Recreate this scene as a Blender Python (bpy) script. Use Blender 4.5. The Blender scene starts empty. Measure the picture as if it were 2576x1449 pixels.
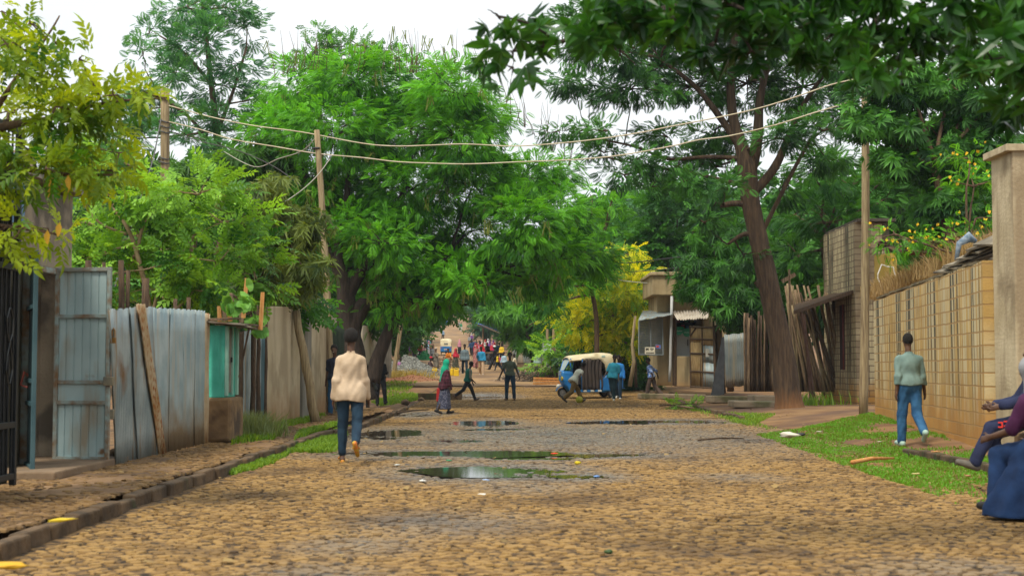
import bpy, bmesh, math, random
import numpy as np
from mathutils import Vector, Matrix, Euler
# ------------------------------------------------------------------ camera, sky, sun
S = bpy.context.scene
C = S.collection
F = 3578.0; CX = 1288.0; CY = 724.5; HZ = 926.0; CAMH = 1.3
PITCH = math.atan((HZ-CY)/F)
cam = bpy.data.cameras.new('camera'); camo = bpy.data.objects.new('camera', cam); C.objects.link(camo)
camo.location = (0, 0, CAMH); camo.rotation_euler = (math.pi/2+PITCH, 0, 0)
cam.sensor_width = 36; cam.lens = 36*F/2576.0; cam.clip_start = .1; cam.clip_end = 3000
cam.dof.use_dof = True; cam.dof.focus_distance = 46; cam.dof.aperture_fstop = 3.2
S.camera = camo
SUN_EL, SUN_AZ = math.radians(58), math.radians(215)
w = bpy.data.worlds.new("World"); S.world = w; w.use_nodes = True
wn = w.node_tree.nodes; wl = w.node_tree.links; wn.clear()
sky = wn.new('ShaderNodeTexSky'); sky.sky_type = 'NISHITA'; sky.sun_disc = False
sky.sun_elevation = SUN_EL; sky.sun_rotation = SUN_AZ; sky.dust_density = 4; sky.air_density = 1
tc = wn.new('ShaderNodeTexCoord'); mp = wn.new('ShaderNodeMapping'); mp.inputs['Scale'].default_value = (1, 1, 3.5)
nz = wn.new('ShaderNodeTexNoise'); nz.inputs['Scale'].default_value = 2.2; nz.inputs['Detail'].default_value = 5
cr = wn.new('ShaderNodeValToRGB'); cr.color_ramp.elements[0].position = .3; cr.color_ramp.elements[1].position = .75
cr.color_ramp.elements[0].color = (8.2, 8.7, 9.0, 1); cr.color_ramp.elements[1].color = (9.7, 9.9, 9.9, 1)
mx = wn.new('ShaderNodeMix'); mx.data_type = 'RGBA'; mx.inputs[0].default_value = .93
bg = wn.new('ShaderNodeBackground'); bg.inputs[1].default_value = .086
wo = wn.new('ShaderNodeOutputWorld')
wl.new(tc.outputs['Generated'], mp.inputs[0]); wl.new(mp.outputs[0], nz.inputs['Vector']); wl.new(nz.outputs[0], cr.inputs[0])
wl.new(sky.outputs[0], mx.inputs[6]); wl.new(cr.outputs[0], mx.inputs[7]); wl.new(mx.outputs[2], bg.inputs[0]); wl.new(bg.outputs[0], wo.inputs[0])
sun = bpy.data.lights.new('sun', 'SUN'); sun.energy = 2.3; sun.angle = math.radians(14); sun.color = (1, .93, .8)
suno = bpy.data.objects.new('sun', sun); C.objects.link(suno)
_d = Vector((-.55*math.cos(SUN_EL), -.83*math.cos(SUN_EL), math.sin(SUN_EL)))
suno.rotation_euler = _d.to_track_quat('Z', 'Y').to_euler()
S.view_settings.view_transform = 'Standard'; S.view_settings.look = 'None'; S.view_settings.exposure = 0.55; S.view_settings.gamma = 1
S.cycles.max_bounces = 5; S.cycles.diffuse_bounces = 2; S.cycles.glossy_bounces = 2; S.cycles.transmission_bounces = 3
S.cycles.transparent_max_bounces = 6; S.cycles.caustics_reflective = False; S.cycles.caustics_refractive = False
S.cycles.use_denoising = True; S.cycles.use_adaptive_sampling = True

# ------------------------------------------------------------------ helpers
_c, _s = math.cos(PITCH), math.sin(PITCH)
def W(px, py, y):
    """the point at distance y (metres ahead) that the photograph's pixel shows"""
    u = (px-CX)/F; v = (CY-py)/F
    dy = _c - v*_s; dz = _s + v*_c
    t = y/dy
    return Vector((u*t, y, CAMH+dz*t))
def PX(px, y): return W(px, HZ, y).x
def ppm(y): return F/y
R = np.random.default_rng(7)
rnd = random.Random(5)

PROF = [(0, 0), (46, 0), (57, .14), (70, .42), (87, .9), (120, 1.7), (163, 2.9), (205, 4.9), (248, 7.1), (298, 10.3), (400, 17.5), (520, 24), (700, 30)]
CEN = [(0, 1.1), (62, 1.1), (75, .2), (87, -1.3), (120, -3.5), (163, -6), (248, -12), (298, -13.2), (400, -18), (700, -30)]
def prof(y): return np.interp(y, [a for a, b in PROF], [b for a, b in PROF])
def cen(y): return np.interp(y, [a for a, b in CEN], [b for a, b in CEN])

def lump(x, y, s=1.0):
    x = np.asarray(x, float); y = np.asarray(y, float)
    return (np.sin(x*1.7*s+1.3*np.sin(y*.9*s))*np.cos(y*1.3*s+.7*np.sin(x*1.1*s+2)) + .5*np.sin(x*3.9*s+y*2.3*s+1)*np.cos(y*3.1*s-x*1.7*s))

def H(x, y):
    """height of the bare ground"""
    x = np.asarray(x, float); y = np.asarray(y, float)
    h = prof(y)
    side = np.clip((x-5.9)/2.5, 0, 1)*np.clip((60-y)/25, 0, 1)*.24
    far = np.clip((np.abs(x-cen(y))-9)/30, 0, 1)*np.clip((y-60)/80, 0, 1)*3
    return h + side + far*.6 + .02*lump(x, y, .6)*np.clip(np.abs(x-1.1)-4.2, 0, 1)

# ---- materials
def _n(nt, t, **kw):
    n = nt.nodes.new(t)
    for k, v in kw.items(): setattr(n, k, v)
    return n
_mats = {}
def M(name, c1, c2=None, scale=4, rough=.8, bump=0, bscale=None, streak=None, streak_sc=(6, 6, .4), detail=5, metal=0, spec=.4,
      c3=None, s3=1.2, lo=.35, hi=.65, trans=0, attr=None, dist=0, base_dirt=None, ramp3=(.5, .62), stretch=None, ao=0, sheen=0):
    if name in _mats: return _mats[name]
    m = bpy.data.materials.new(name); m.use_nodes = True; nt = m.node_tree; L = nt.links
    b = nt.nodes['Principled BSDF']; out = nt.nodes['Material Output']
    b.inputs['Roughness'].default_value = rough; b.inputs['Metallic'].default_value = metal
    b.inputs['Specular IOR Level'].default_value = spec
    tcn = _n(nt, 'ShaderNodeTexCoord'); vec = tcn.outputs['Object']
    if stretch:
        q = _n(nt, 'ShaderNodeMapping'); q.inputs['Scale'].default_value = stretch; L.new(vec, q.inputs[0]); vec = q.outputs[0]
    def noise(sc, det=detail, v=None):
        n = _n(nt, 'ShaderNodeTexNoise'); n.inputs['Scale'].default_value = sc; n.inputs['Detail'].default_value = det
        n.inputs['Distortion'].default_value = dist
        L.new(v or vec, n.inputs['Vector']); return n.outputs[0]
    def ramp(src, a, bb):
        r = _n(nt, 'ShaderNodeMapRange'); r.inputs['From Min'].default_value = a; r.inputs['From Max'].default_value = bb
        L.new(src, r.inputs['Value']); return r.outputs[0]
    def mix(fac, a, bcol):
        x = _n(nt, 'ShaderNodeMix', data_type='RGBA')
        L.new(fac, x.inputs[0])
        for i, v in ((6, a), (7, bcol)):
            if isinstance(v, tuple): x.inputs[i].default_value = (*v[:3], 1)
            else: L.new(v, x.inputs[i])
        return x.outputs[2]
    col = c1
    if c2 is not None:
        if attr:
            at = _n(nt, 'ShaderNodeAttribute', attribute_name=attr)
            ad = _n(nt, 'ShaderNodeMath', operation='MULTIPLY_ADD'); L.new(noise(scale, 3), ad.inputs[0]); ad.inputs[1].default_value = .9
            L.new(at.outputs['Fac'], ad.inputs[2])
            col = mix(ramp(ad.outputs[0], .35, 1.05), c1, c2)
        else: col = mix(ramp(noise(scale), lo, hi), c1, c2)
    if c3 is not None: col = mix(ramp(noise(s3, 6), *ramp3), col, c3)
    if streak is not None:
        q = _n(nt, 'ShaderNodeMapping'); q.inputs['Scale'].default_value = streak_sc; L.new(tcn.outputs['Object'], q.inputs[0])
        col = mix(ramp(noise(1, 4, q.outputs[0]), .5, .68), col, streak)
    if base_dirt is not None:   # splash-back dirt on the lowest part of a wall, by height
        z0, z1, dc = base_dirt
        sp = _n(nt, 'ShaderNodeSeparateXYZ'); L.new(tcn.outputs['Object'], sp.inputs[0])
        ad = _n(nt, 'ShaderNodeMath', operation='MULTIPLY_ADD'); L.new(noise(2.5), ad.inputs[0]); ad.inputs[1].default_value = -.9
        L.new(sp.outputs[2], ad.inputs[2])
        col = mix(ramp(ad.outputs[0], z1-.45, z0-.45), col, dc)
    if isinstance(col, tuple): b.inputs['Base Color'].default_value = (*col[:3], 1)
    else: L.new(col, b.inputs['Base Color'])
    if bump:
        bn = _n(nt, 'ShaderNodeBump'); bn.inputs['Strength'].default_value = min(1, bump); bn.inputs['Distance'].default_value = .02 if bump <= 1 else .02*bump
        L.new(noise(bscale or scale*6, 6), bn.inputs['Height']); L.new(bn.outputs[0], b.inputs['Normal'])
    if trans:
        tr = _n(nt, 'ShaderNodeBsdfTranslucent'); ms = _n(nt, 'ShaderNodeMixShader'); ms.inputs[0].default_value = trans
        if isinstance(col, tuple): tr.inputs[0].default_value = (*[min(1, v*1.6) for v in col[:3]], 1)
        else:
            g = _n(nt, 'ShaderNodeMix', data_type='RGBA', blend_type='MULTIPLY'); g.inputs[0].default_value = 1
            L.new(col, g.inputs[6]); g.inputs[7].default_value = (2.1, 1.7, .8, 1); L.new(g.outputs[2], tr.inputs[0])
        L.new(b.outputs[0], ms.inputs[1]); L.new(tr.outputs[0], ms.inputs[2]); L.new(ms.outputs[0], out.inputs[0])
    _mats[name] = m
    return m

# ---- objects
def link(o, parent=None):
    C.objects.link(o)
    if parent is not None: o.parent = parent
    return o
def tag(o, label=None, cat=None, group=None, kind=None):
    if label: o['label'] = label
    if cat: o['category'] = cat
    if group: o['group'] = group
    if kind: o['kind'] = kind
    return o
def E(name, loc=(0, 0, 0), label=None, cat=None, rz=0, group=None, scale=1):
    o = bpy.data.objects.new(name, None); o.location = loc; o.rotation_euler = (0, 0, rz); o.scale = (scale,)*3
    o.empty_display_size = .1
    return tag(link(o), label, cat, group)
def mesh_np(name, v, f, m, parent=None, loc=None, smooth=False, attr=None):
    """f: (n,k) int array, or list of such arrays (faces with differing corner counts)"""
    me = bpy.data.meshes.new(name)
    v = np.asarray(v, np.float32)
    fl = f if isinstance(f, list) else [np.asarray(f)]
    fl = [np.asarray(a) for a in fl if len(a)]
    me.vertices.add(len(v)); me.vertices.foreach_set('co', v.ravel())
    loops = np.concatenate([a.ravel() for a in fl]).astype(np.int32)
    tot = np.concatenate([np.full(len(a), a.shape[1]) for a in fl]).astype(np.int32)
    st = np.concatenate([[0], np.cumsum(tot)[:-1]]).astype(np.int32)
    me.loops.add(len(loops)); me.loops.foreach_set('vertex_index', loops)
    me.polygons.add(len(tot)); me.polygons.foreach_set('loop_start', st); me.polygons.foreach_set('loop_total', tot)
    me.polygons.foreach_set('use_smooth', np.full(len(tot), bool(smooth)))
    me.update(calc_edges=True)
    if attr is not None:
        a = me.attributes.new('v', 'FLOAT', 'FACE'); a.data.foreach_set('value', np.asarray(attr, np.float32))
    if m: me.materials.append(m)
    o = bpy.data.objects.new(name, me)
    if loc is not None: o.location = loc
    return link(o, parent)
class MB:
    """collects boxes, tubes and prisms into one mesh"""
    def __init__(s): s.v = []; s.f = []
    def add(s, v, f):
        n = len(s.v); s.v += [tuple(a) for a in v]; s.f += [tuple(i+n for i in q) for q in f]; return s
    def box(s, c, d, rot=None, taper=1.0):
        hx, hy, hz = d[0]/2, d[1]/2, d[2]/2; vs = []
        for z in (-1, 1):
            t = taper if z > 0 else 1
            for x, y in ((-1, -1), (1, -1), (1, 1), (-1, 1)): vs.append(Vector((x*hx*t, y*hy*t, z*hz)))
        if rot is not None:
            r = Euler(rot).to_matrix() if not isinstance(rot, Matrix) else rot
            vs = [r@q for q in vs]
        return s.add([q+Vector(c) for q in vs], [(3, 2, 1, 0), (4, 5, 6, 7), (0, 1, 5, 4), (1, 2, 6, 5), (2, 3, 7, 6), (3, 0, 4, 7)])
    def tube(s, pts, rad, n=8, jit=0, cap=True):
        pts = [Vector(p) for p in pts]; k = len(pts)
        if not hasattr(rad, '__len__'): rad = [rad]*k
        d0 = (pts[1]-pts[0]).normalized(); up = Vector((0, 0, 1)) if abs(d0.z) < .9 else Vector((1, 0, 0))
        a = d0.cross(up).normalized(); vs = []
        for i in range(k):
            d = (pts[min(i+1, k-1)]-pts[max(i-1, 0)]).normalized()
            a = (a-d*a.dot(d)).normalized(); b2 = d.cross(a)
            for j in range(n):
                t = 2*math.pi*j/n; r = rad[i]*(1+(rnd.random()-.5)*jit)
                vs.append(pts[i]+a*(math.cos(t)*r)+b2*(math.sin(t)*r))
        fs = [(i*n+j, i*n+(j+1) % n, (i+1)*n+(j+1) % n, (i+1)*n+j) for i in range(k-1) for j in range(n)]
        if cap: fs += [tuple(range(n-1, -1, -1)), tuple((k-1)*n+j for j in range(n))]
        return s.add(vs, fs)
    def prism(s, poly, h, axis='z', off=0.0, M4=None):
        """poly: 2-D outline, extruded by h"""
        n = len(poly)
        def P(p, t):
            a, b2 = p
            v = {'z': (a, b2, t), 'y': (a, t, b2), 'x': (t, a, b2)}[axis]
            return (M4@Vector(v)) if M4 is not None else Vector(v)
        vs = [P(p, off) for p in poly]+[P(p, off+h) for p in poly]
        fs = [tuple(range(n-1, -1, -1)), tuple(range(n, 2*n))]+[(i, (i+1) % n, n+(i+1) % n, n+i) for i in range(n)]
        return s.add(vs, fs)
    def quad(s, *p): return s.add(p, [tuple(range(len(p)))])
    def build(s, name, m, parent=None, smooth=False, loc=None, bevel=0, sub=0, solid=0):
        me = bpy.data.meshes.new(name)
        me.from_pydata([tuple(v) for v in s.v], [], s.f)
        bm = bmesh.new(); bm.from_mesh(me); bmesh.ops.recalc_face_normals(bm, faces=bm.faces); bm.to_mesh(me); bm.free()
        if m: me.materials.append(m)
        for p in me.polygons: p.use_smooth = smooth
        o = bpy.data.objects.new(name, me)
        if loc is not None: o.location = loc
        if bevel:
            x = o.modifiers.new('bevel', 'BEVEL'); x.width = bevel; x.segments = 2; x.limit_method = 'ANGLE'
        if solid:
            x = o.modifiers.new('solid', 'SOLIDIFY'); x.thickness = solid; x.offset = 0
        if sub:
            x = o.modifiers.new('sub', 'SUBSURF'); x.levels = x.render_levels = sub
        return link(o, parent)
def copy_tree(o, parent=None):
    c = o.copy(); C.objects.link(c); c.parent = parent
    for ch in [k for k in o.children]: copy_tree(ch, c)
    return c
def frame(o, b):  # local frame: origin o, x axis towards b (horizontal)
    d = Vector((b[0]-o[0], b[1]-o[1], 0)); L = d.length; d.normalize()
    return Matrix(((d.x, -d.y, 0, o[0]), (d.y, d.x, 0, o[1]), (0, 0, 1, o[2]), (0, 0, 0, 1))), L
# ------------------------------------------------------------------ ground, road, kerbs, puddles
KL, KR = -3.57, 5.8      # kerb lines of the near street
PUD = []                 # puddles: (x, y, rx, ry, depth)
def _pud(x0, x1, yc, ht, dep=.03, wob=0):
    y = 4651/(yc-HZ); dz = ht*y*y/4651
    PUD.append((PX((x0+x1)/2, y), y, (x1-x0)/2/ppm(y), dz/2, dep))
_pud(915, 1400, 1139, 13); _pud(1300, 1650, 1141, 8)
_pud(1060, 1400, 1182, 22); _pud(905, 1055, 1090, 18); _pud(1150, 1290, 1064, 12); _pud(1085, 1215, 1107, 6)
_pud(1180, 1330, 1078, 5); _pud(1000, 1245, 1312, 22, .016); _pud(825, 965, 1366, 12, .014); _pud(1235, 1400, 1221, 12, .016)
_pud(1010, 1100, 1042, 7); _pud(1140, 1270, 1006, 4); _pud(1790, 1910, 1197, 6, .018); _pud(2290, 2560, 1440, 22, .014)
_pud(1390, 1520, 1197, 7, .02); _pud(1480, 1800, 1061, 7, .02); _pud(730, 880, 1446, 16, .014); _pud(1250, 1420, 1150, 5, .02)
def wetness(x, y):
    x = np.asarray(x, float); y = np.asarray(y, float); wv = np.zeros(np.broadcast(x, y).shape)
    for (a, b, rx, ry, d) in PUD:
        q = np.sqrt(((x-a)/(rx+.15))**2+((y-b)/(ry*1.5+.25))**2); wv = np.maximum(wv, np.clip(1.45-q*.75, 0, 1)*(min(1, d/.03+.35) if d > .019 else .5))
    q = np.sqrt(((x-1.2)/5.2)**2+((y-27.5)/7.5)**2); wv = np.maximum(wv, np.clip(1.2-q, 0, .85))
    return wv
def RH(x, y):
    """height of the road surface, with the hollows the puddles stand in"""
    x = np.asarray(x, float); y = np.asarray(y, float)
    h = prof(y)+.012*lump(x, y, .8)+.006*lump(x+3, y, 2.3)
    for (a, b, rx, ry, d) in PUD:
        q = ((x-a)/rx)**2+((y-b)/ry)**2
        h = h-(d*1.3 if d > .019 else 0)*np.exp(-q*.9)
    return h
dirt = M('dirt', (.17, .085, .035), (.27, .155, .065), 1.3, .95, .6, 9, c3=(.13, .07, .04), s3=.35)
def _grid(xs, ys, hf):
    X, Y = np.meshgrid(xs, ys); Z = hf(X, Y)
    nx, ny = len(xs), len(ys); i = np.arange(nx*ny).reshape(ny, nx)
    f = np.stack([i[:-1, :-1], i[:-1, 1:], i[1:, 1:], i[1:, :-1]], -1).reshape(-1, 4)
    return np.stack([X, Y, Z], -1).reshape(-1, 3), f
def Hg(x, y):   # the bare earth lies under road and pavement
    inn = (np.clip((np.asarray(x)-(KL-.35))*4, 0, 1)*np.clip((KR+.1-np.asarray(x))*4, 0, 1))*np.clip((68-y)/3, 0, 1)
    return H(x, y)-inn*.14
xs = np.concatenate([np.arange(-600, -60, 30), np.arange(-60, -14, 2), np.arange(-14, 14, .35), np.arange(14, 60, 2), np.arange(60, 601, 30)])
ys = np.concatenate([np.arange(-30, 6, 3), np.arange(6, 70, .4), np.arange(70, 160, 2), np.arange(160, 700, 12), [900, 1500]])
v, f = _grid(xs, ys, Hg)
gr = mesh_np('ground', v, f, dirt, smooth=True); tag(gr, kind='structure')
# stone sett road: every sett is a small domed block in one sheet
def setts(name, x0, x1, y0, y1, hf, mat, sz=.125, seed=1, keep=None):
    r = np.random.default_rng(seed)
    nx = int((x1-x0)/sz); ny = int((y1-y0)/(sz*.9))
    ii, jj = np.meshgrid(np.arange(nx), np.arange(ny))
    cx = x0+(ii+.5+.5*(jj % 2)+r.uniform(-.2, .2, ii.shape))*sz; cy = y0+(jj+.5+r.uniform(-.2, .2, ii.shape))*sz*.9
    cx = cx.ravel(); cy = cy.ravel()
    k = (cx < x1)
    if keep is not None: k &= keep(cx, cy, r)
    cx = cx[k]; cy = cy[k]; n = len(cx)
    th = np.arange(6)*math.pi/3+math.pi/6
    rr = sz*.55*r.uniform(.8, 1.12, (n, 6)); ang = th[None]+r.uniform(-.2, .2, (n, 6))
    ox = cx[:, None]+np.cos(ang)*rr; oy = cy[:, None]+np.sin(ang)*rr*.93
    tl = r.normal(0, .05, (n, 2)); dh = r.normal(0, .005, n); hz = hf(cx, cy)+dh
    def ring(sc, dz): 
        X = cx[:, None]+(ox-cx[:, None])*sc; Y = cy[:, None]+(oy-cy[:, None])*sc
        Z = hz[:, None]+dz+(X-cx[:, None])*tl[:, :1]+(Y-cy[:, None])*tl[:, 1:]
        return np.stack([X, Y, Z], -1)
    V = np.concatenate([ring(1.0, -.02), ring(.90, -.003), ring(.6, .001)], 1).reshape(-1, 3)
    b = (np.arange(n)*18)[:, None]; fs = []
    for a in range(2):
        for j in range(6):
            q = (j+1) % 6; fs.append(np.concatenate([b+a*6+j, b+a*6+q, b+a*6+6+q, b+a*6+6+j], 1))
    top = np.concatenate([b+12+j for j in range(6)], 1)
    q4 = np.concatenate(fs)
    rv = r.uniform(0, 1, n); at = np.concatenate([np.tile(rv, 12), rv])
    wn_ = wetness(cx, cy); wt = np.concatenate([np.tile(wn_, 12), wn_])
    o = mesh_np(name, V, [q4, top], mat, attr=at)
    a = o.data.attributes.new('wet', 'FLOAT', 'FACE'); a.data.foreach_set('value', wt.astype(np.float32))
    return o
def road_mat(name, ca, cb, cd, dry=.85):
    m = M(name, ca, cb, 1.1, dry, .6, 40, attr='v', c3=cd, s3=.55, ramp3=(.52, .7))
    nt = m.node_tree; L = nt.links; b = nt.nodes['Principled BSDF']
    src0 = b.inputs['Base Color'].links[0].from_socket
    tq = _n(nt, 'ShaderNodeTexCoord'); nn_ = _n(nt, 'ShaderNodeTexNoise'); nn_.inputs['Scale'].default_value = 9.5; nn_.inputs['Detail'].default_value = 3; nn_.inputs['Distortion'].default_value = .6; L.new(tq.outputs['Object'], nn_.inputs['Vector'])
    nr = _n(nt, 'ShaderNodeMapRange'); nr.inputs['From Min'].default_value = .565; nr.inputs['From Max'].default_value = .63; nr.inputs['To Max'].default_value = .85; L.new(nn_.outputs[0], nr.inputs[0])
    sx = _n(nt, 'ShaderNodeMix', data_type='RGBA'); L.new(nr.outputs[0], sx.inputs[0]); L.new(src0, sx.inputs[6]); sx.inputs[7].default_value = (.05, .03, .016, 1); src = sx.outputs[2]
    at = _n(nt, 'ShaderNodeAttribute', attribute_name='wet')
    mu = _n(nt, 'ShaderNodeMix', data_type='RGBA', blend_type='MIX'); sky_sheen = _n(nt, 'ShaderNodeMix', data_type='RGBA', blend_type='MIX'); sky_sheen.inputs[0].default_value = .72
    L.new(src, sky_sheen.inputs[6]); sky_sheen.inputs[7].default_value = (.115, .125, .125, 1)  # grey sky reflection of the wet setts put into their base colour
    L.new(at.outputs['Fac'], mu.inputs[0]); L.new(src, mu.inputs[6]); L.new(sky_sheen.outputs[2], mu.inputs[7]); L.new(mu.outputs[2], b.inputs['Base Color'])
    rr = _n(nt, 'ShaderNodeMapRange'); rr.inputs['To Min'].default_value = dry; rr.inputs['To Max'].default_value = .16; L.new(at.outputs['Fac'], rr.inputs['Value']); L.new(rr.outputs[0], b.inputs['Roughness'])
    return m
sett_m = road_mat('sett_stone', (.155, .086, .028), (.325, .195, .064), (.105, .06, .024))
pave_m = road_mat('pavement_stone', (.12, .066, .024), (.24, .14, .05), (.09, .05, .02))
mud_m = M('joint_mud', (.03, .018, .009), (.19, .11, .04), 11, .95, .5, 30, lo=.44, hi=.58)
keep = lambda x, y, r: (r.uniform(0, 1, x.shape) > .05)
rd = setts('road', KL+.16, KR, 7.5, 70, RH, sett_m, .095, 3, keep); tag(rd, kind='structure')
v, f = _grid(np.arange(KL+.05, KR+.3, .3), np.arange(4, 70.6, .3), lambda x, y: RH(x, y)-.009)
tag(mesh_np('road_bed', v, f, mud_m, smooth=True), kind='structure')
# far road: packed earth strip that climbs the hill
ysr = np.concatenate([np.arange(69, 170, 2.), np.arange(170, 520, 6.)])
T = np.linspace(-1, 1, 15)
hw = np.interp(ysr, [69, 90, 163, 300, 520], [5.5, 5.0, 4.2, 3.6, 3.5])
X = cen(ysr)[:, None]+T[None]*hw[:, None]; Y = np.repeat(ysr[:, None], 15, 1); Z = prof(Y)+.05+.025*lump(X, Y, 1.0)
i = np.arange(X.size).reshape(X.shape); f = np.stack([i[:-1, :-1], i[:-1, 1:], i[1:, 1:], i[1:, :-1]], -1).reshape(-1, 4)
far_m = M('far_road_earth', (.24, .14, .06), (.36, .22, .10), .8, .9, .8, 8, c3=(.17, .10, .05), s3=.35)
tag(mesh_np('far_road', np.stack([X, Y, Z], -1).reshape(-1, 3), f, far_m, smooth=True), kind='structure')
# raised left pavement, its kerb, and the side street mouth
PVH = .10
def PH(x, y): return prof(y)+PVH+.015*lump(x, y, .9)+.008*lump(x, y, 3)
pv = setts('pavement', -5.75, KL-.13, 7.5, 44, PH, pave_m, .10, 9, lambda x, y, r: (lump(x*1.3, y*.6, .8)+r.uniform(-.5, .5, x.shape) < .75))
tag(pv, kind='structure')
v, f = _grid(np.arange(-9, KL-.05, .15), np.arange(4, 44.2, .25), lambda x, y: PH(x, y)-.008+.012*lump(x, y, 1.7))
pd_m = M('pavement_dirt', (.17, .095, .045), (.27, .165, .08), 2.2, .95, .7, 18, c3=(.11, .065, .035), s3=.7)
tag(mesh_np('pavement_bed', v, f, pd_m, smooth=True), kind='structure')
kerb_m = M('kerb_stone', (.055, .036, .02), (.15, .095, .05), 3, .9, .9, 16, c3=(.05, .06, .02), s3=1.9, ramp3=(.6, .7))
def kerb(name, pts, w=.15, h=.17, ln=.85, top=None):
    mb = MB()
    for (a, b) in zip(pts[:-1], pts[1:]):
        a = Vector((*a, 0)); b = Vector((*b, 0)); n = max(1, int((b-a).length/ln))
        for k in range(n):
            p = a.lerp(b, (k+.5)/n); d = b-a; z = float(prof(p.y))+h/2-.03
            mb.box((p.x+rnd.uniform(-.03, .03), p.y, z+rnd.uniform(-.03, .01)), (w, d.length/n-.015, h), (rnd.uniform(-.012, .012), rnd.uniform(-.08, .08), math.atan2(-d.x, d.y)+rnd.uniform(-.015, .015)))
    return tag(mb.build(name, kerb_m, bevel=.02), kind='structure')
kerb('kerb_west', [(KL, 5), (KL, 26), (-3.25, 30), (-3.3, 44.3)], .13, .15, .6)
kerb('kerb_east', [(KR+.15, 14.2), (KR+.1, 21.5)], .13, .15)
kerb('kerb_east_far', [(KR, 36), (6.1, 60)], .14, .15)
kerb('kerb_side_street', [(-3.6, 54.5), (-1.9, 54.5)], .2, .26)
kerb('kerb_cross', [(-9, 150), (-2, 150)], .3, .22)
water = M('puddle_water', (.055, .043, .026), rough=.05, spec=1.0)
water.node_tree.nodes['Principled BSDF'].inputs['IOR'].default_value = 1.45
for (a, b, rx, ry, d) in PUD:
    if d < .019: continue
    n = 36; vs = []
    lvl = float(prof(b))+.012*float(lump(a, b, .8))-d*.42+.002
    for j in range(n):
        t = 2*math.pi*j/n; q = 1.25+.12*math.sin(3*t+a)+.08*math.sin(5*t+b)
        vs.append((a+math.cos(t)*rx*q, b+math.sin(t)*ry*q, lvl))
    tag(MB().quad(*vs).build('puddle', water), kind='structure')
# ------------------------------------------------------------------ walls, fences, gates, shops
tin = M('zinc_sheet', (.22, .28, .29), (.38, .44, .44), 1.6, .48, .25, 20, metal=.25, streak=(.30, .22, .13), streak_sc=(7, 7, .35), c3=(.20, .12, .06), s3=.9, ramp3=(.66, .76))
tin_b = M('zinc_sheet_blue', (.24, .33, .35), (.42, .50, .50), 1.6, .45, .25, 20, metal=.25, streak=(.40, .40, .34), streak_sc=(9, 9, .5), base_dirt=(.3, .9, (.24, .18, .11)))
rust = M('rusty_sheet', (.40, .27, .13), (.52, .44, .30), 3, .85, .4, 20, streak=(.30, .10, .02), streak_sc=(22, 22, .6))
conc = M('plaster_wall', (.42, .34, .21), (.54, .45, .30), .8, .92, .5, 14, c3=(.33, .26, .16), s3=1.3, streak=(.34, .27, .17), streak_sc=(1.6, 1.6, .4), base_dirt=(.15, .9, (.30, .17, .075)))
conc2 = M('grey_render', (.20, .185, .15), (.30, .27, .22), 1.4, .92, .6, 30, streak=(.12, .115, .09), streak_sc=(3, 3, .3))
wood = M('weathered_wood', (.20, .13, .075), (.34, .235, .135), 9, .85, .8, 22, stretch=(6, 6, .7), streak=(.12, .075, .04), streak_sc=(30, 30, 1.5))
wood_o = M('fresh_orange_wood', (.50, .20, .05), (.62, .34, .12), 5, .8, .4, 20, stretch=(6, 6, .8))
wood_d = M('dark_wood', (.055, .035, .022), (.13, .08, .045), 8, .9, .8, 20, stretch=(5, 5, .8))
pole_m = M('pole_wood', (.27, .20, .105), (.40, .31, .17), 5, .85, .7, 20, stretch=(7, 7, .6), streak=(.15, .10, .055), streak_sc=(22, 22, .8))
teal = M('teal_paint', (.31, .43, .44), (.39, .51, .51), 2.2, .5, .15, 20, streak=(.30, .27, .20), streak_sc=(4, 4, .9), c3=(.2, .11, .05), s3=2.5, ramp3=(.66, .74))
teal_d = M('dark_teal_paint', (.035, .085, .10), (.06, .12, .135), 2.2, .5, .15, 20)
rustp = M('rusty_paint', (.20, .12, .06), (.27, .36, .35), 7, .8, .4, 22)
black = M('black_iron', (.008, .01, .012), (.02, .022, .025), 5, .45)
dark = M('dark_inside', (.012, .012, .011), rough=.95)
def corr(name, bl, br, tr, tl, m, parent=None, pitch=.076, amp=.015, rows=7, dent=.01, flip=False):
    bl, br, tr, tl = map(Vector, (bl, br, tr, tl)); L = max((br-bl).length, (tr-tl).length)
    n = max(6, int(L/pitch*6)); nrm = (br-bl).cross(tl-bl).normalized()
    V = []
    ph = rnd.random()*6
    for j in range(rows):
        t = j/(rows-1)
        for i in range(n+1):
            s_ = i/n; p = bl.lerp(br, s_).lerp(tl.lerp(tr, s_), t)
            d = amp*math.cos(2*math.pi*L*s_/pitch)+dent*math.sin(s_*5*L+ph+t*4)*math.sin(t*7+ph*2+s_*3)
            ed = (.012*math.sin(s_*19+ph) if j in (0, rows-1) else 0)
            V.append(p+nrm*d+Vector((0, 0, ed)))
    f = [(j*(n+1)+i, j*(n+1)+i+1, (j+1)*(n+1)+i+1, (j+1)*(n+1)+i) for j in range(rows-1) for i in range(n)]
    mb = MB(); mb.add(V, f); return mb.build(name, m, parent, smooth=True, solid=.002)
def ridge(name, bl, br, tr, tl, m, parent=None, pitch=.16, amp=.012):   # trapezoid-ribbed sheet
    bl, br, tr, tl = map(Vector, (bl, br, tr, tl)); L = (br-bl).length; nrm = (br-bl).cross(tl-bl).normalized()
    k = max(1, round(L/pitch)); V = []; ss = []
    for i in range(k): ss += [(i+.0, 0), (i+.78, 0), (i+.83, -1), (i+.95, -1)]
    ss.append((k, 0))
    for j in (0, 1):
        for a, d in ss:
            p = bl.lerp(br, a/k) if j == 0 else tl.lerp(tr, a/k); V.append(p+nrm*amp*d)
    n = len(ss); return MB().add(V, [(i, i+1, n+i+1, n+i) for i in range(n-1)]).build(name, m, parent, solid=.003)
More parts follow.
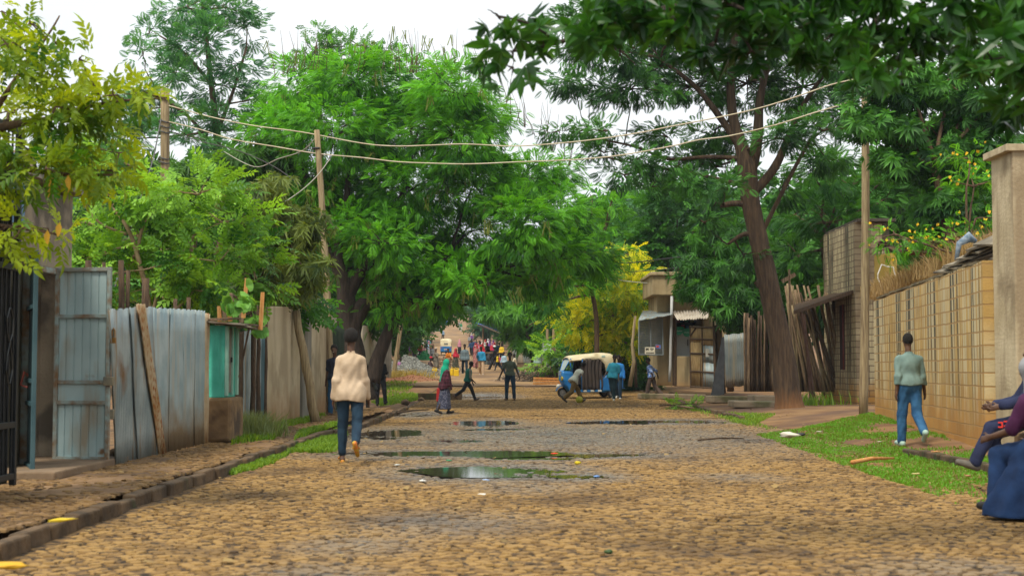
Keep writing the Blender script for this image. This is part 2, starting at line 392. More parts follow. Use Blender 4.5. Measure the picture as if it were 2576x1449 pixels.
def nth(n): return '%d%s' % (n, 'th' if 10 <= n % 100 <= 20 else {1: 'st', 2: 'nd', 3: 'rd'}.get(n % 10, 'th'))
def G(y, x=None): return float(prof(y))
PZ = .13
# --- compound gatehouse with the open doorway
X0 = -5.75
gh = E('gatehouse', (X0, 17.5, PZ), 'tall plastered wall head with a roof slab over the open teal doorway', 'gatehouse')
def wall(name, a, b, z0, z1, th, m, parent=None, z1b=None, bevel=.01):
    """wall between two ground points; th to the far side; z1b: height at b"""
    a = Vector((a[0], a[1], 0)); b = Vector((b[0], b[1], 0)); d = (b-a).normalized(); nn = Vector((-d.y, d.x, 0))*th
    z1b = z1 if z1b is None else z1b
    z0a, z0b = z0 if isinstance(z0, tuple) else (z0, z0)
    if parent is not None:
        o = parent.location; a = a-Vector((o.x, o.y, 0)); b = b-Vector((o.x, o.y, 0)); z0a -= o.z; z0b -= o.z; z1 -= o.z; z1b -= o.z
    vs = [a+Vector((0, 0, z0a)), b+Vector((0, 0, z0b)), b+nn+Vector((0, 0, z0b)), a+nn+Vector((0, 0, z0a)),
          a+Vector((0, 0, z1)), b+Vector((0, 0, z1b)), b+nn+Vector((0, 0, z1b)), a+nn+Vector((0, 0, z1))]
    return MB().add(vs, [(3, 2, 1, 0), (4, 5, 6, 7), (0, 1, 5, 4), (1, 2, 6, 5), (2, 3, 7, 6), (3, 0, 4, 7)]).build(name, m, parent, bevel=bevel)
mb = MB(); o = gh.location
def rel(p, e): return Vector(p)-Vector(e.location)
mb.box(rel((X0-.16, 16.35, 1.85), gh), (.3, .75, 3.5)); mb.box(rel((X0-.16, 17.5, 3.03), gh), (.3, 1.55, .96)); mb.box(rel((X0-.16, 18.42, 1.84), gh), (.3, .3, 3.44))
mb.box(rel((X0-1.1, 18.45, 1.75), gh), (1.6, .24, 3.3)); mb.box(rel((X0-1.35, 17.3, 1.6), gh), (.12, 2.0, 3.0))
mb.build('wall', M('gatehouse_render', (.22, .18, .125), (.33, .27, .19), 1.6, .92, .6, 30, c3=(.12, .10, .075), s3=1.1, ramp3=(.5, .6)), gh, bevel=.01)
MB().box(rel((X0-.75, 17.4, 3.58), gh), (1.75, 2.6, .1), (0, -.03, 0)).build('roof', conc2, gh, bevel=.01)
fr = MB()
fr.box(rel((X0+.02, 16.78, 1.3), gh), (.09, .07, 2.36)); fr.box(rel((X0+.02, 18.22, 1.3), gh), (.09, .07, 2.36)); fr.box(rel((X0+.02, 17.5, 2.5), gh), (.09, 1.37, .07))
fr.build('door_frame', rustp, gh, bevel=.006)
st = tag(MB().box((X0+.2, 17.0, .13), (1.2, 3.0, .1)).build('threshold_slab', M('slab_brown', (.15, .10, .06), (.24, .165, .10), 2, .95, .6, 16), bevel=.02), 'low bare concrete slab in front of the teal doorway', 'slab')
# the open teal leaf, square to the road
def leaf_door(name, a, b, z0, z1, label, mm, cat='gate leaf'):
    t = E(name, (a[0], a[1], z0), label, cat, rz=math.atan2(b[1]-a[1], b[0]-a[0])); L = math.hypot(b[0]-a[0], b[1]-a[1]); h = z1-z0
    fr = MB()
    for x in (.025, L-.025): fr.box((x, 0, h/2), (.05, .05, h))
    for z in (.025, h-.025, h*.755-.02, h*.405, h*.30): fr.box((L/2, 0, z), (L-.1, .046, .05))
    fr.build('frame', rustp if mm is teal else mm, t, bevel=.006)
    for (za, zb) in ((.01, .31), (.40, .74), (.74, .995)):
        ridge('panel', (.05, .012, za*h), (L-.05, .012, za*h), (L-.05, .012, zb*h), (.05, .012, zb*h), mm, t, .1, .012)
    MB().box((L/2, .012, h*.352), (L-.1, .02, h*.12)).build('panel', mm, t, bevel=.004)
    return t, L, h
ld, L, h = leaf_door('gate_leaf', (-5.70, 17.75), (-4.97, 17.62), .16, 2.55, 'pale teal metal gate leaf with rusty frame and padlock, standing open', teal)
hs = MB(); hs.box((L+.0, -.03, h*.41), (.13, .05, .11)); hs.box((L+.05, -.04, h*.65), (.05, .03, .14)); hs.box((L+.05, -.03, h*.24), (.05, .03, .12)); hs.build('hasp', M('worn_steel', (.2, .19, .15), (.3, .26, .18), 9, .5, metal=.6), ld, bevel=.006)
pk = MB(); pk.box((L+.07, -.07, h*.62), (.065, .03, .07)); pk.tube([(L+.05, -.07, h*.64), (L+.05, -.07, h*.67), (L+.07, -.07, h*.685), (L+.09, -.07, h*.67), (L+.09, -.07, h*.64)], .007, 6)
pk.build('padlock', M('brass', (.35, .18, .05), rough=.4, metal=.8), ld, bevel=.006)
ld2, L2, h2 = leaf_door('gate_leaf', (-5.72, 16.8), (-5.33, 15.9), .16, 2.62, 'darker teal gate leaf seen edge-on beside the black iron gate', teal_d)
MB().tube([(L2*.5, -.03, 1.06), (L2*.55, -.07, 1.1), (L2*.45, -.1, .95), (L2*.5, -.03, .92)], .012, 6).build('handle', M('faded_red_rope', (.35, .09, .07), rough=.8), ld2)
# black iron gate at the edge of the frame
bg_ = E('iron_gate', (-4.85, 11.9, PZ), 'black barred iron gate with scrollwork at the near end of the street', 'gate', rz=math.atan2(2.1, -.03))
g = MB()
for z in (.12, .62, 2.15, 2.75, 3.5): g.box((1.05, 0, z), (2.1, .05, .06))
for x in (0, 2.08): g.box((x, 0, 1.78), (.06, .06, 3.5))
g.build('frame', black, bg_, bevel=.006)
g = MB()
for i in range(17): g.tube([((i+.5)*.122, 0, .1), ((i+.5)*.122, 0, 3.5)], .011, 6)
g.build('bar', black, bg_)['kind'] = 'stuff'
g = MB()
for i in range(5):
    x = .25+i*.4
    for s in (-1, 1):
        g.tube([(x+s*.02, -.02, 1.75), (x+s*.09, -.02, 1.65), (x+s*.07, -.02, 1.5), (x+s*.0, -.02, 1.42), (x-s*.06, -.02, 1.3), (x-s*.09, -.02, 1.15), (x-s*.02, -.02, 1.02)], .013, 6)
g.build('scrollwork', M('worn_iron', (.03, .035, .04), (.08, .08, .075), 9, .4, metal=.6), bg_)
MB().box((1.05, .06, 1.7), (2.06, .01, 3.3)).build('backing_sheet', dark, bg_)
tag(ridge('roof_sheet', W(-60, 560, 14), W(62, 560, 14.6), W(62, 385, 16), W(-60, 385, 15.4), M('blue_zinc', (.03, .07, .12), (.05, .11, .17), 3, .5, metal=.3)), 'dark blue ribbed metal sheet above the black iron gate', 'metal sheet')
tag(wall('upper_wall', (-7.6, 17.2), (-5.85, 17.2), 3.64, 3.95, .2, conc), 'short ochre parapet above the dark blue metal sheet', 'parapet')
for i, (px, py, s, lb) in enumerate(((252, 1150, .17, 'round stone wedged under the open teal gate leaf'), (290, 1140, .22, 'larger brown stone at the foot of the first zinc sheet'))):
    pass
# --- zinc sheet fence
XF = -4.95
def FZ(px): return -F*XF/(CX-px)*-1 if False else F*(-XF)/(CX-px)
fence_things = []
def fsheet(px0, px1, y0, y1, m, label, leanb=0, leant=0, off=0, cat='metal sheet', pitch=.076, grp='sheets of the corrugated fence'):
    z0, z1 = FZ(px0), FZ(px1)
    a = Vector((XF+off, z0, .1)); b = Vector((XF+off, z1, .1))
    tl = Vector((XF+off, z0+leant, W(px0, y0, z0).z)); tr = Vector((XF+off, z1+leant, W(px1, y1, z1).z))
    a.y += leanb; b.y += leanb
    o = corr('corrugated_sheet', a, b, tr, tl, m, pitch=pitch); tag(o, label, cat, grp); return o
fsheet(281, 334, 780, 778, tin, 'grey zinc sheet next to the open teal gate leaf, first of the fence', .25, -.15)
fsheet(332, 388, 775, 775, tin, 'grey zinc sheet between the dark post and the rust-streaked strip', .25, -.25, .03)
fsheet(379, 399, 773, 775, rust, 'narrow rust-orange corrugated strip leaning in the zinc fence', .3, -1.0, .06)
for k, (p0, p1, n_) in enumerate(((384, 424, 'just right of the rusty strip'), (423, 458, 'second right of the rusty strip'), (457, 488, 'third right of the rusty strip'), (487, 513, 'last before the green kiosk'))):
    fsheet(p0, p1, 775+k*2, 777+k*2, tin_b, 'blue-grey corrugated zinc sheet, '+n_, 0, 0, .01+.008*(k % 2))
fsheet(513, 526, 788, 790, rust, 'brown edge strip of sheet against the green kiosk')
# posts rising behind the sheets
def post(px0, py0, px1, py1, y, r, m, label, cat='post', group='wooden posts behind the zinc fence', name='wooden_post', base=None, n=7):
    p0 = W(px0, py0, y); p1 = W(px1, py1, y)
    if base is not None: p0 = Vector((p0.x, p0.y, base))
    k = 6; pts = [p0.lerp(p1, i/k)+Vector((rnd.uniform(-1, 1), rnd.uniform(-1, 1), 0))*r*.25 for i in range(k+1)]
    o = MB().tube(pts, [r*(1.1-.25*i/k) for i in range(k+1)], n, .18).build(name, m, smooth=True)
    return tag(o, label, cat, group)
post(318, 1100, 303, 655, 18.6, .045, wood_d, 'dark leaning post seen in the gap between the first zinc sheets', base=0)
post(328, 1000, 322, 680, 19.4, .035, wood_d, 'thin brown post just right of the dark leaning post', base=0)
post(366, 1000, 368, 700, 20, .06, wood_d, 'thick dark stump top above the rusty strip', base=0)
post(224, 1000, 222, 655, 19.5, .05, wood_d, 'dark post behind the top of the teal gate leaf', base=0)
post(262, 1000, 262, 660, 19.8, .03, wood_d, 'thin dark post behind the right corner of the teal gate leaf', base=0)
post(443, 1000, 441, 752, 22, .035, wood_d, 'short dark post top above the wide zinc sheets', base=0)
post(475, 1000, 474, 748, 22.4, .04, wood_d, 'short dark post top left of the kiosk roof', base=0)
# --- green kiosk
kx0, kx1, ky0, ky1 = -5.7, -4.70, 23.3, 24.25
kk = E('kiosk', (kx1, ky0, PZ), 'small green painted kiosk on a stone base with a tin roof', 'kiosk')
def kb(x0, x1, y0, y1, z0, z1, mb): mb.box(rel(((x0+x1)/2, (y0+y1)/2, (z0+z1)/2), kk), (abs(x1-x0), abs(y1-y0), z1-z0)); return mb
green = M('green_paint', (.05, .38, .27), (.08, .48, .36), 3, .7, .3, 30, streak=(.06, .22, .16), streak_sc=(5, 5, .6), c3=(.12, .2, .13), s3=4, ramp3=(.68, .75))
kb(kx0, kx1, ky0, ky1, .82, 2.0, MB()).build('body', green, kk, bevel=.01)
stone_b = M('kiosk_stone', (.13, .075, .035), (.27, .17, .08), 3.2, .9, 1, 7, c3=(.08, .05, .03), s3=2.2)
m_ = kb(kx0, kx1+.12, ky0-.05, ky1+.1, .1, .82, MB())
bo = m_.build('base', stone_b, kk, bevel=.05)
fr = MB(); x = kx1+.02
kb(kx1, kx1+.05, ky0+.0, ky0+.1, .85, 1.98, fr); kb(kx1, kx1+.05, ky0+.44, ky0+.5, .85, 1.98, fr); kb(kx1, kx1+.05, ky1-.1, ky1, .85, 1.98, fr); fr.build('frame', M('pale_green_paint', (.22, .42, .33), (.3, .5, .4), 5, .7), kk, bevel=.006)
sh = MB(); kb(kx1, kx1+.025, ky0+.1, ky0+.44, .9, 1.95, sh); sh.build('shutter', M('grey_brown_board', (.12, .12, .09), (.2, .19, .14), 6, .8), kk)
lk = MB(); kb(kx1+.02, kx1+.05, ky0+.36, ky0+.41, 1.4, 1.48, lk); lk.build('lock', black, kk)
rf = MB()
rf.box(rel((-5.0, 23.8, 2.07), kk), (1.3, 1.5, .03), (.02, .07, .03)); rf.box(rel((-4.75, 23.9, 2.03), kk), (.85, 1.5, .025), (.0, .14, .1)); rf.box(rel((-5.2, 23.8, 2.11), kk), (1.0, 1.3, .03), (.05, -.02, -.08))
rf.build('roof', M('roof_scrap', (.10, .085, .06), (.22, .19, .14), 3, .85, .5, 12, c3=(.14, .07, .03), s3=1.7), kk)
MB().tube([rel((-4.5, 23.5, 1.15), kk), rel((-4.32, 23.45, 2.03), kk)], .018, 6).build('prop_stick', wood_d, kk)
for (a, b, c_, d, m, nm) in ((612, 800, 621, 700, wood_o, 'bright orange stake, left of the pair above the kiosk roof'), (655, 830, 661, 735, wood_o, 'bright orange stake, right of the pair above the kiosk roof'), (553, 808, 551, 770, wood_o, 'short pale board end standing on the kiosk roof, first'), (566, 808, 563, 762, wood, 'tall middle board end standing on the kiosk roof'), (579, 808, 576, 768, wood_o, 'third short board end on the kiosk roof'), (608, 812, 606, 765, wood, 'grey-brown board end beside the left orange stake')):
    p0 = W(a, b, 24.6); p1 = W(c_, d, 24.6); mb = MB(); q = (p1-p0); mb.box((p0+p1)/2, (.075, .03, q.length), Vector((0, 0, 1)).rotation_difference(q.normalized()).to_matrix(), .85)
    tag(mb.build('board', m), nm, 'board', 'board ends above the green kiosk')
# panels beyond the kiosk
for k, (p0, p1, m, n_) in enumerate(((597, 612, wood_d, 'dark purple-brown board panel just beyond the green kiosk'), (611, 628, tin, 'grey zinc panel second beyond the kiosk'), (627, 641, tin_b, 'narrow zinc panel midway between kiosk and plaster wall'), (640, 655, tin, 'greenish zinc panel second from the plaster wall'), (654, 670, teal_d, 'dark blue-teal panel against the plaster wall'))):
    fsheet(p0, p1, 836-k*2, 834-k*2, m, n_, 0, 0, .01*(k % 2), cat='fence panel', grp='fence panels between kiosk and plaster wall')
for k, (p0, y0, n_) in enumerate(((638, 750, 'dark blue board top between the two orange stakes'), (650, 770, 'dark plank end just left of the right orange stake'), (668, 745, 'dark post at the start of the plaster wall'))):
    post(p0, 900, p0, y0, 26.5+k, .05, wood_d, n_, base=.1, group='dark posts over the kiosk')
# plaster wall, leaning prop, pillars
zA, zB, zC, zD = FZ(672), FZ(756), FZ(778), FZ(842)
pw = wall('plaster_wall', (XF, zA), (XF, zB), .05, 2.55, .22, conc, z1b=2.72); tag(pw, 'long ochre plaster wall streaked with damp beyond the kiosk', 'wall')
pw2 = wall('pillar', (XF+.06, zB+.02), (XF+.06, zC), .05, 2.95, .4, conc2); tag(pw2, 'grey rendered pillar at the far end of the plaster wall', 'pillar')
pw3 = wall('plaster_wall', (XF, zC+.02), (XF, zD-1), .05, 2.6, .22, conc); tag(pw3, 'shorter brown plaster wall between grey pillar and dark gate', 'wall')
cap = wall('coping', (XF+.12, zB-.1), (XF+.12, zC+1.4), 2.952, 3.04, .55, conc2); cap.parent = pw2
dg = E('sheet_gate', (XF+.05, zD-.9, .1), 'dark green barred metal gate behind the crooked pole', 'gate', rz=math.pi/2)
g = MB()
for i in range(9): g.box((.2+i*.3, 0, 1.2), (.07, .04, 2.3))
g.build('bar', M('dark_green_paint', (.03, .05, .035), (.06, .08, .05), 4, .6), dg)
MB().box((1.4, .05, 1.2), (2.8, .03, 2.4)).build('panel', teal_d, dg)
post(795, 1046, 745, 782, 32, .1, pole_m, 'thick round timber prop leaning against the plaster wall', 'prop', None, 'timber_prop', base=.05, n=10)
# left side beyond the gate, behind the big tree
def simple_wall(name, px0, z0, px1, z1, ytop0, ytop1, m, label, th=.2, cat='wall'):
    a = PX(px0, z0); b = PX(px1, z1)
    o = wall(name, (a, z0), (b, z1), (G(z0)-.3, G(z1)-.3), W(px0, ytop0, z0).z, th, m, z1b=W(px1, ytop1, z1).z); return tag(o, label, cat)
cream = M('cream_plaster', (.42, .37, .28), (.55, .49, .38), 1.5, .9, .4, 14, streak=(.28, .22, .15), streak_sc=(4, 4, .3), base_dirt=(0, 1.0, (.30, .18, .09)))
simple_wall('plaster_wall', 810, 52, 905, 62, 790, 800, cream, 'pale cream wall behind the left trunks of the big tree')
simple_wall('plaster_wall', 912, 64, 955, 74, 818, 824, cream, 'pale cream wall section right of the leaning trunk')
simple_wall('pillar', 955, 76, 985, 77, 838, 838, conc2, 'weathered grey pillar end beyond the leaning trunk', .5, 'pillar')
# --- right side: oblique block wall
bA = Vector((8.50, 32.6, 0)); bB = Vector((7.12, 20.85, 0))
def block_mat(name, ca, cb, mort, sc, off=(0, 0)):
    m = M(name, ca, cb, 1.5, .9, .4, 30)
    nt = m.node_tree; L = nt.links; b = nt.nodes['Principled BSDF']
    tcn = _n(nt, 'ShaderNodeTexCoord'); sp = _n(nt, 'ShaderNodeSeparateXYZ'); L.new(tcn.outputs['Object'], sp.inputs[0])
    br = _n(nt, 'ShaderNodeTexBrick'); cb_ = _n(nt, 'ShaderNodeCombineXYZ'); L.new(sp.outputs[0], cb_.inputs[0]); L.new(sp.outputs[2], cb_.inputs[1]); nd = _n(nt, 'ShaderNodeTexNoise'); nd.inputs['Scale'].default_value = 2.2; nd.inputs['Detail'].default_value = 4; L.new(tcn.outputs['Object'], nd.inputs['Vector']); vm = _n(nt, 'ShaderNodeVectorMath', operation='MULTIPLY_ADD'); L.new(nd.outputs['Color'], vm.inputs[0]); vm.inputs[1].default_value = (.04, .035, 0); L.new(cb_.outputs[0], vm.inputs[2]); L.new(vm.outputs[0], br.inputs['Vector'])
    br.inputs['Scale'].default_value = 1; br.inputs['Brick Width'].default_value = sc[0]; br.inputs['Row Height'].default_value = sc[1]; br.inputs['Mortar Size'].default_value = sc[2]; br.inputs['Mortar Smooth'].default_value = .3
    br.inputs['Color1'].default_value = (1, 1, 1, 1); br.inputs['Color2'].default_value = (.74, .74, .76, 1); br.inputs['Mortar'].default_value = (0, 0, 0, 1)
    src = b.inputs['Base Color'].links[0].from_socket
    # rain streaks running down block by block
    q = _n(nt, 'ShaderNodeMapping'); q.inputs['Scale'].default_value = (2.4, 0, .12); L.new(tcn.outputs['Object'], q.inputs[0])
    ns = _n(nt, 'ShaderNodeTexNoise'); ns.inputs['Scale'].default_value = 1; ns.inputs['Detail'].default_value = 4; L.new(q.outputs[0], ns.inputs['Vector'])
    mr = _n(nt, 'ShaderNodeMapRange'); mr.inputs['From Min'].default_value = .50; mr.inputs['From Max'].default_value = .55; L.new(ns.outputs[0], mr.inputs[0])
    zf = _n(nt, 'ShaderNodeMapRange'); zf.inputs['From Min'].default_value = -.2; zf.inputs['From Max'].default_value = 2.0; L.new(sp.outputs[2], zf.inputs[0])
    pr = _n(nt, 'ShaderNodeMath', operation='MULTIPLY'); L.new(mr.outputs[0], pr.inputs[0]); L.new(zf.outputs[0], pr.inputs[1])
    x1 = _n(nt, 'ShaderNodeMix', data_type='RGBA'); L.new(pr.outputs[0], x1.inputs[0]); L.new(src, x1.inputs[6]); x1.inputs[7].default_value = (.085, .075, .045, 1)
    q2 = _n(nt, 'ShaderNodeMapping'); q2.inputs['Scale'].default_value = (8, 0, .3); q2.inputs['Location'].default_value = (4, 0, 3); L.new(tcn.outputs['Object'], q2.inputs[0])
    n2 = _n(nt, 'ShaderNodeTexNoise'); n2.inputs['Scale'].default_value = 1; L.new(q2.outputs[0], n2.inputs['Vector'])
    m2 = _n(nt, 'ShaderNodeMapRange'); m2.inputs['From Min'].default_value = .50; m2.inputs['From Max'].default_value = .55; L.new(n2.outputs[0], m2.inputs[0])
    x2 = _n(nt, 'ShaderNodeMix', data_type='RGBA'); L.new(m2.outputs[0], x2.inputs[0]); L.new(x1.outputs[2], x2.inputs[6]); x2.inputs[7].default_value = (.60, .50, .29, 1)
    # red soil splashed up the foot
    n3 = _n(nt, 'ShaderNodeTexNoise'); n3.inputs['Scale'].default_value = 1.6; L.new(tcn.outputs['Object'], n3.inputs['Vector'])
    ma = _n(nt, 'ShaderNodeMath', operation='MULTIPLY_ADD'); L.new(n3.outputs[0], ma.inputs[0]); ma.inputs[1].default_value = -1.6; L.new(sp.outputs[2], ma.inputs[2])
    m3 = _n(nt, 'ShaderNodeMapRange'); m3.inputs['From Min'].default_value = .25; m3.inputs['From Max'].default_value = -.5; L.new(ma.outputs[0], m3.inputs[0])
    x3 = _n(nt, 'ShaderNodeMix', data_type='RGBA'); L.new(m3.outputs[0], x3.inputs[0]); L.new(x2.outputs[2], x3.inputs[6]); x3.inputs[7].default_value = (.50, .25, .06, 1)
    x4 = _n(nt, 'ShaderNodeMix', data_type='RGBA', blend_type='MULTIPLY'); x4.inputs[0].default_value = .8; L.new(x3.outputs[2], x4.inputs[6]); L.new(br.outputs['Color'], x4.inputs[7])
    x5 = _n(nt, 'ShaderNodeMix', data_type='RGBA'); L.new(br.outputs['Fac'], x5.inputs[0]); L.new(x4.outputs[2], x5.inputs[6]); x5.inputs[7].default_value = (*mort, 1)
    L.new(x5.outputs[2], b.inputs['Base Color'])
    bp = _n(nt, 'ShaderNodeBump'); bp.inputs['Distance'].default_value = .02; bp.invert = True; L.new(br.outputs['Fac'], bp.inputs['Height'])
    old = b.inputs['Normal'].links[0].from_socket; L.new(old, bp.inputs['Normal']); L.new(bp.outputs[0], b.inputs['Normal'])
    return m
blk = block_mat('yellow_block', (.44, .26, .065), (.60, .40, .14), (.40, .24, .09), (.42, .2, .012))
blk2 = block_mat('grey_block', (.26, .19, .11), (.42, .33, .2), (.17, .115, .07), (.4, .2, .014))
def block_wall(name, a, b, z0, h0, h1, th, mat, label, cat='wall', segs=14, rough=.015, parent=None):
    fm, L = frame((a[0], a[1], z0), b)
    V = []; 
    n = segs
    for s_ in (0, th):
        for i in range(n+1):
            x = L*i/n; hh = h0+(h1-h0)*i/n+rough*math.sin(i*2.3)
            V += [(x, s_, 0), (x, s_, hh)]
    k = 2*(n+1); f = []
    for i in range(n):
        f += [(2*i, 2*i+2, 2*i+3, 2*i+1), (k+2*i, k+2*i+1, k+2*i+3, k+2*i+2), (2*i+1, 2*i+3, k+2*i+3, k+2*i+1)]
    f += [(0, 1, k+1, k), (2*n, k+2*n, k+2*n+1, 2*n+1)]
    o = MB().add(V, f).build(name, mat, parent); 
    if parent is None: o.matrix_world = fm
    return tag(o, label, cat) if label else o
bw = block_wall('block_wall', bA, bB, .05, 2.78, 2.82, -.2, blk, 'long rain-streaked yellow block wall behind the walking man in blue jeans')
# wall foot plinth and coping
fm, L = frame((bA.x, bA.y, 0), bB)
mb = MB(); mb.box((L/2, -.03, .28), (L-.1, .05, .38))
pl = mb.build('plinth', M('plinth', (.42, .22, .06), (.46, .32, .15), 1.4, .9, .6, 16, c3=(.16, .10, .06), s3=.9), bw, bevel=.01); pl.location = (0, 0, 0)
mb = MB()
for i in range(22): 
    x = -.1+i*L/23.5+rnd.uniform(-.05, .05)
    mb.box((x+.25, .06, 2.86+.02*rnd.random()), (.6, .36, .04), (rnd.uniform(-.05, .05), rnd.uniform(-.03, .03), 0))
mb.build('coping', M('mossy_coping', (.09, .075, .045), (.2, .16, .09), 3, .95, .6, 14), bw)
mb = MB()
for x in (L*.30, L*.57, L*.79): mb.box((x, -.06, 1.9), (.3, .14, 2.75))
mb.build('buttress', blk, bw, bevel=.01) if False else None
# corner building of blocks
cb = E('block_building', (11.36, 46, 0), 'tall narrow block building at the corner behind the wooden utility pole', 'building')
zt = W(2200, 552, 46).z
def bwall(a, b, z0, h, th, mat, par, nm='wall'):
    o = block_wall(nm, (0, 0), (b[0]-a[0], b[1]-a[1]), 0, h, h, th, mat, None, parent=par); fm, L = frame((0, 0, 0), (b[0]-a[0], b[1]-a[1], 0))
    o.matrix_local = Matrix.Translation((a[0]-par.location.x, a[1]-par.location.y, z0))@fm; return o
bwall((11.36, 46), (12.25, 46), 0, zt-.12, .25, blk2, cb); bwall((11.36, 50.6), (11.36, 45.98), 0, zt-.1, -.25, blk2, cb)
MB().box(rel((11.8, 48.2, zt-.04), cb), (1.25, 4.8, .1)).build('roof', M('dark_slab', (.05, .04, .03), (.1, .08, .06), 3, .9), cb, bevel=.01)
MB().box(rel((11.8, 45.9, W(2190, 722, 46).z), cb), (1.05, .3, .12)).build('ledge', M('dark_slab', (.05, .04, .03)), cb)
# maroon shutter box, lean-to awning and its posts
sb = E('shutter_box', W(2120, 930, 47.6), 'maroon corrugated metal shutter box fixed on the block building', 'shutter')
p = [W(2122, 930, 43.2), W(2152, 930, 42.4)]
zlo, zhi = W(2135, 930, 47.4).z, W(2135, 765, 47.4).z
maroon = M('maroon_sheet', (.11, .015, .012), (.16, .03, .02), 4, .5, .2, 20)
ridge('door', (0, 0, 0), (.42, -.2, 0), (.42, -.2, zhi-zlo), (0, 0, zhi-zlo), maroon, sb, .07, .015)
MB().box((.30, .25, (zhi-zlo)/2), (.5, .7, zhi-zlo-.02)).build('body', M('maroon_dark', (.03, .008, .008)), sb)
MB().box((.12, -.09, (zhi-zlo)*.72), (.12, .012, .22), (0, 0, math.atan2(-.2, .42))).build('notice', M('paper', (.5, .48, .42), (.6, .58, .5), 30), sb)
aw = E('awning', W(2065, 760, 43.5), 'dark sloping lean-to awning on thin posts beside the stick fence', 'awning')
a, b, c_, d = W(1996, 782, 46.2), W(2150, 728, 46.2), W(2150, 722, 49), W(2000, 765, 49)
m = MB(); vs = [a, b, c_, d]; vs = vs+[q+Vector((0, 0, -.12)) for q in vs]; m.add([rel(q, aw) for q in vs], [(0, 1, 2, 3), (7, 6, 5, 4), (0, 4, 5, 1), (1, 5, 6, 2), (2, 6, 7, 3), (3, 7, 4, 0)])
m.build('roof', wood_d, aw)
for (a0, a1, b0, b1) in ((2050, 1012, 2016, 785), (2040, 1005, 2022, 790)):
    p0, p1 = W(a0, a1, 46.3), W(b0, b1, 46.3); MB().tube([rel(p0, aw), rel(p1, aw)], .05, 8).build('post', M('redbrown_post', (.06, .025, .015), (.1, .05, .03), 6, .7), aw)
# stick fence: leaning poles, every one its own
nst = 0
for i in range(46):
    t = i/45; y = 49.6+rnd.uniform(-.25, .25)+t*-.6
    pxb = 1985+t*148+rnd.uniform(-1.3, 1.3); lean = -(40+60*math.sin(t*2.6))*(.6+.5*rnd.random()); top = 735+t*12+rnd.uniform(-28, 32)
    if t < .12: lean *= .2
    o = post(pxb+8, 985, pxb+8+lean*.75, top, y, rnd.uniform(.035, .06), rnd.choice([wood, pole_m, wood_d, pole_m, wood]), 'rough split stick, %s from the left in the leaning stick fence by the lean-to' % nth(i+1), 'stick', 'sticks of the leaning stick fence', 'fence_stick', n=5)
for i in range(20):
    t = i/19; px = 1876+t*76+rnd.uniform(-1.5, 1.5)
    post(px, 985, px-rnd.uniform(-4, 6), 800-t*15+rnd.uniform(-14, 22), 49+rnd.uniform(-.2, .2), rnd.uniform(.035, .06), rnd.choice([wood_d, wood, wood_d]), 'dark upright stick, %s from the left in the fence behind the big trunk' % nth(i+1), 'stick', 'upright sticks behind the trunk', 'fence_stick', n=5)
p0, p1 = W(1990, 760, 46), W(1985, 678, 46)
xb = E('cross_post', p0, 'thin post with a short cross board above the stick fence', 'post'); MB().tube([(0, 0, -1.5), p1-p0], .04, 6).build('post', wood, xb)
MB().box((-.08, -.05, .78), (.5, .03, .13), (0, -.5, 0)).build('board', wood, xb)
# corrugated sheet, dark tarpaulin and patched door by the shop
def sheet4(pts, y, m, name, label, cat='metal sheet', pitch=.076):
    q = [W(a, b, yy) for (a, b), yy in zip(pts, y if isinstance(y, tuple) else (y,)*4)]; o = corr(name, *q, m, pitch=pitch); return tag(o, label, cat)
tin_r = M('zinc_sheet_rustfoot', (.17, .20, .20), (.27, .30, .29), 1.6, .5, .25, 20, metal=.4, streak=(.30, .27, .2), streak_sc=(8, 8, .4), base_dirt=(.2, 1.1, (.33, .19, .09)))
sheet4(((1826, 975), (1897, 968), (1893, 836), (1822, 842)), (50, 49.5, 49.5, 50), tin_r, 'corrugated_sheet', 'free-standing corrugated zinc sheet left of the big trunk')
m = MB(); q = [W(1788, 998, 50.4), W(1822, 992, 50.0), W(1824, 845, 50.6), W(1816, 850, 50.8)]; m.quad(*q); tag(m.build('tarpaulin', M('black_tarp', (.012, .013, .015), (.03, .03, .032), 5, .6, .8, 6), solid=.02), 'black tarpaulin slanting down beside the free-standing zinc sheet', 'tarpaulin')
pd_ = E('patched_door', W(1735, 975, 53), 'tall patched gate of old boards and zinc standing open near the shop', 'gate')
q = [W(1737, 975, 53), W(1801, 980, 51.5), W(1796, 822, 51.5), W(1736, 820, 53)]; q = [rel(a, pd_) for a in q]
def bil(s_, t): return q[0].lerp(q[1], s_).lerp(q[3].lerp(q[2], s_), t)
yel = M('yellowed_board', (.34, .22, .09), (.46, .33, .16), 5, .85, .4, 18, stretch=(5, 5, .8), streak=(.16, .1, .05), streak_sc=(10, 10, .6))
for (s0, s1, t0, t1, mm) in ((0, .46, .74, 1, yel), (.46, .97, .7, .98, wood_o if False else yel), (0, .5, .03, .74, yel), (.5, .97, .42, .7, tin), (.5, .97, .03, .42, tin)):
    corr('panel', bil(s0, t0), bil(s1, t0), bil(s1, t1), bil(s0, t1), mm, pd_, rows=3)
fr = MB(); fo = Vector((0, -.05, 0))
for t in (.02, .27, .56, .79, .985): fr.tube([bil(0, t)+fo, bil(1, t)+fo], .035, 6)
for s_ in (0, .5, 1): fr.tube([bil(s_, 0)+fo, bil(s_, 1)+fo], .035, 6)
fr.tube([bil(.02, .85)+fo, bil(.25, .98)+fo], .03, 6); fr.build('frame', wood_d, pd_)
pn = MB(); c0 = bil(.72, .58)+Vector((0, -.09, 0)); pn.box(c0, (.18, .012, .3)); pn.build('notice', M('paper', (.5, .48, .42)), pd_)
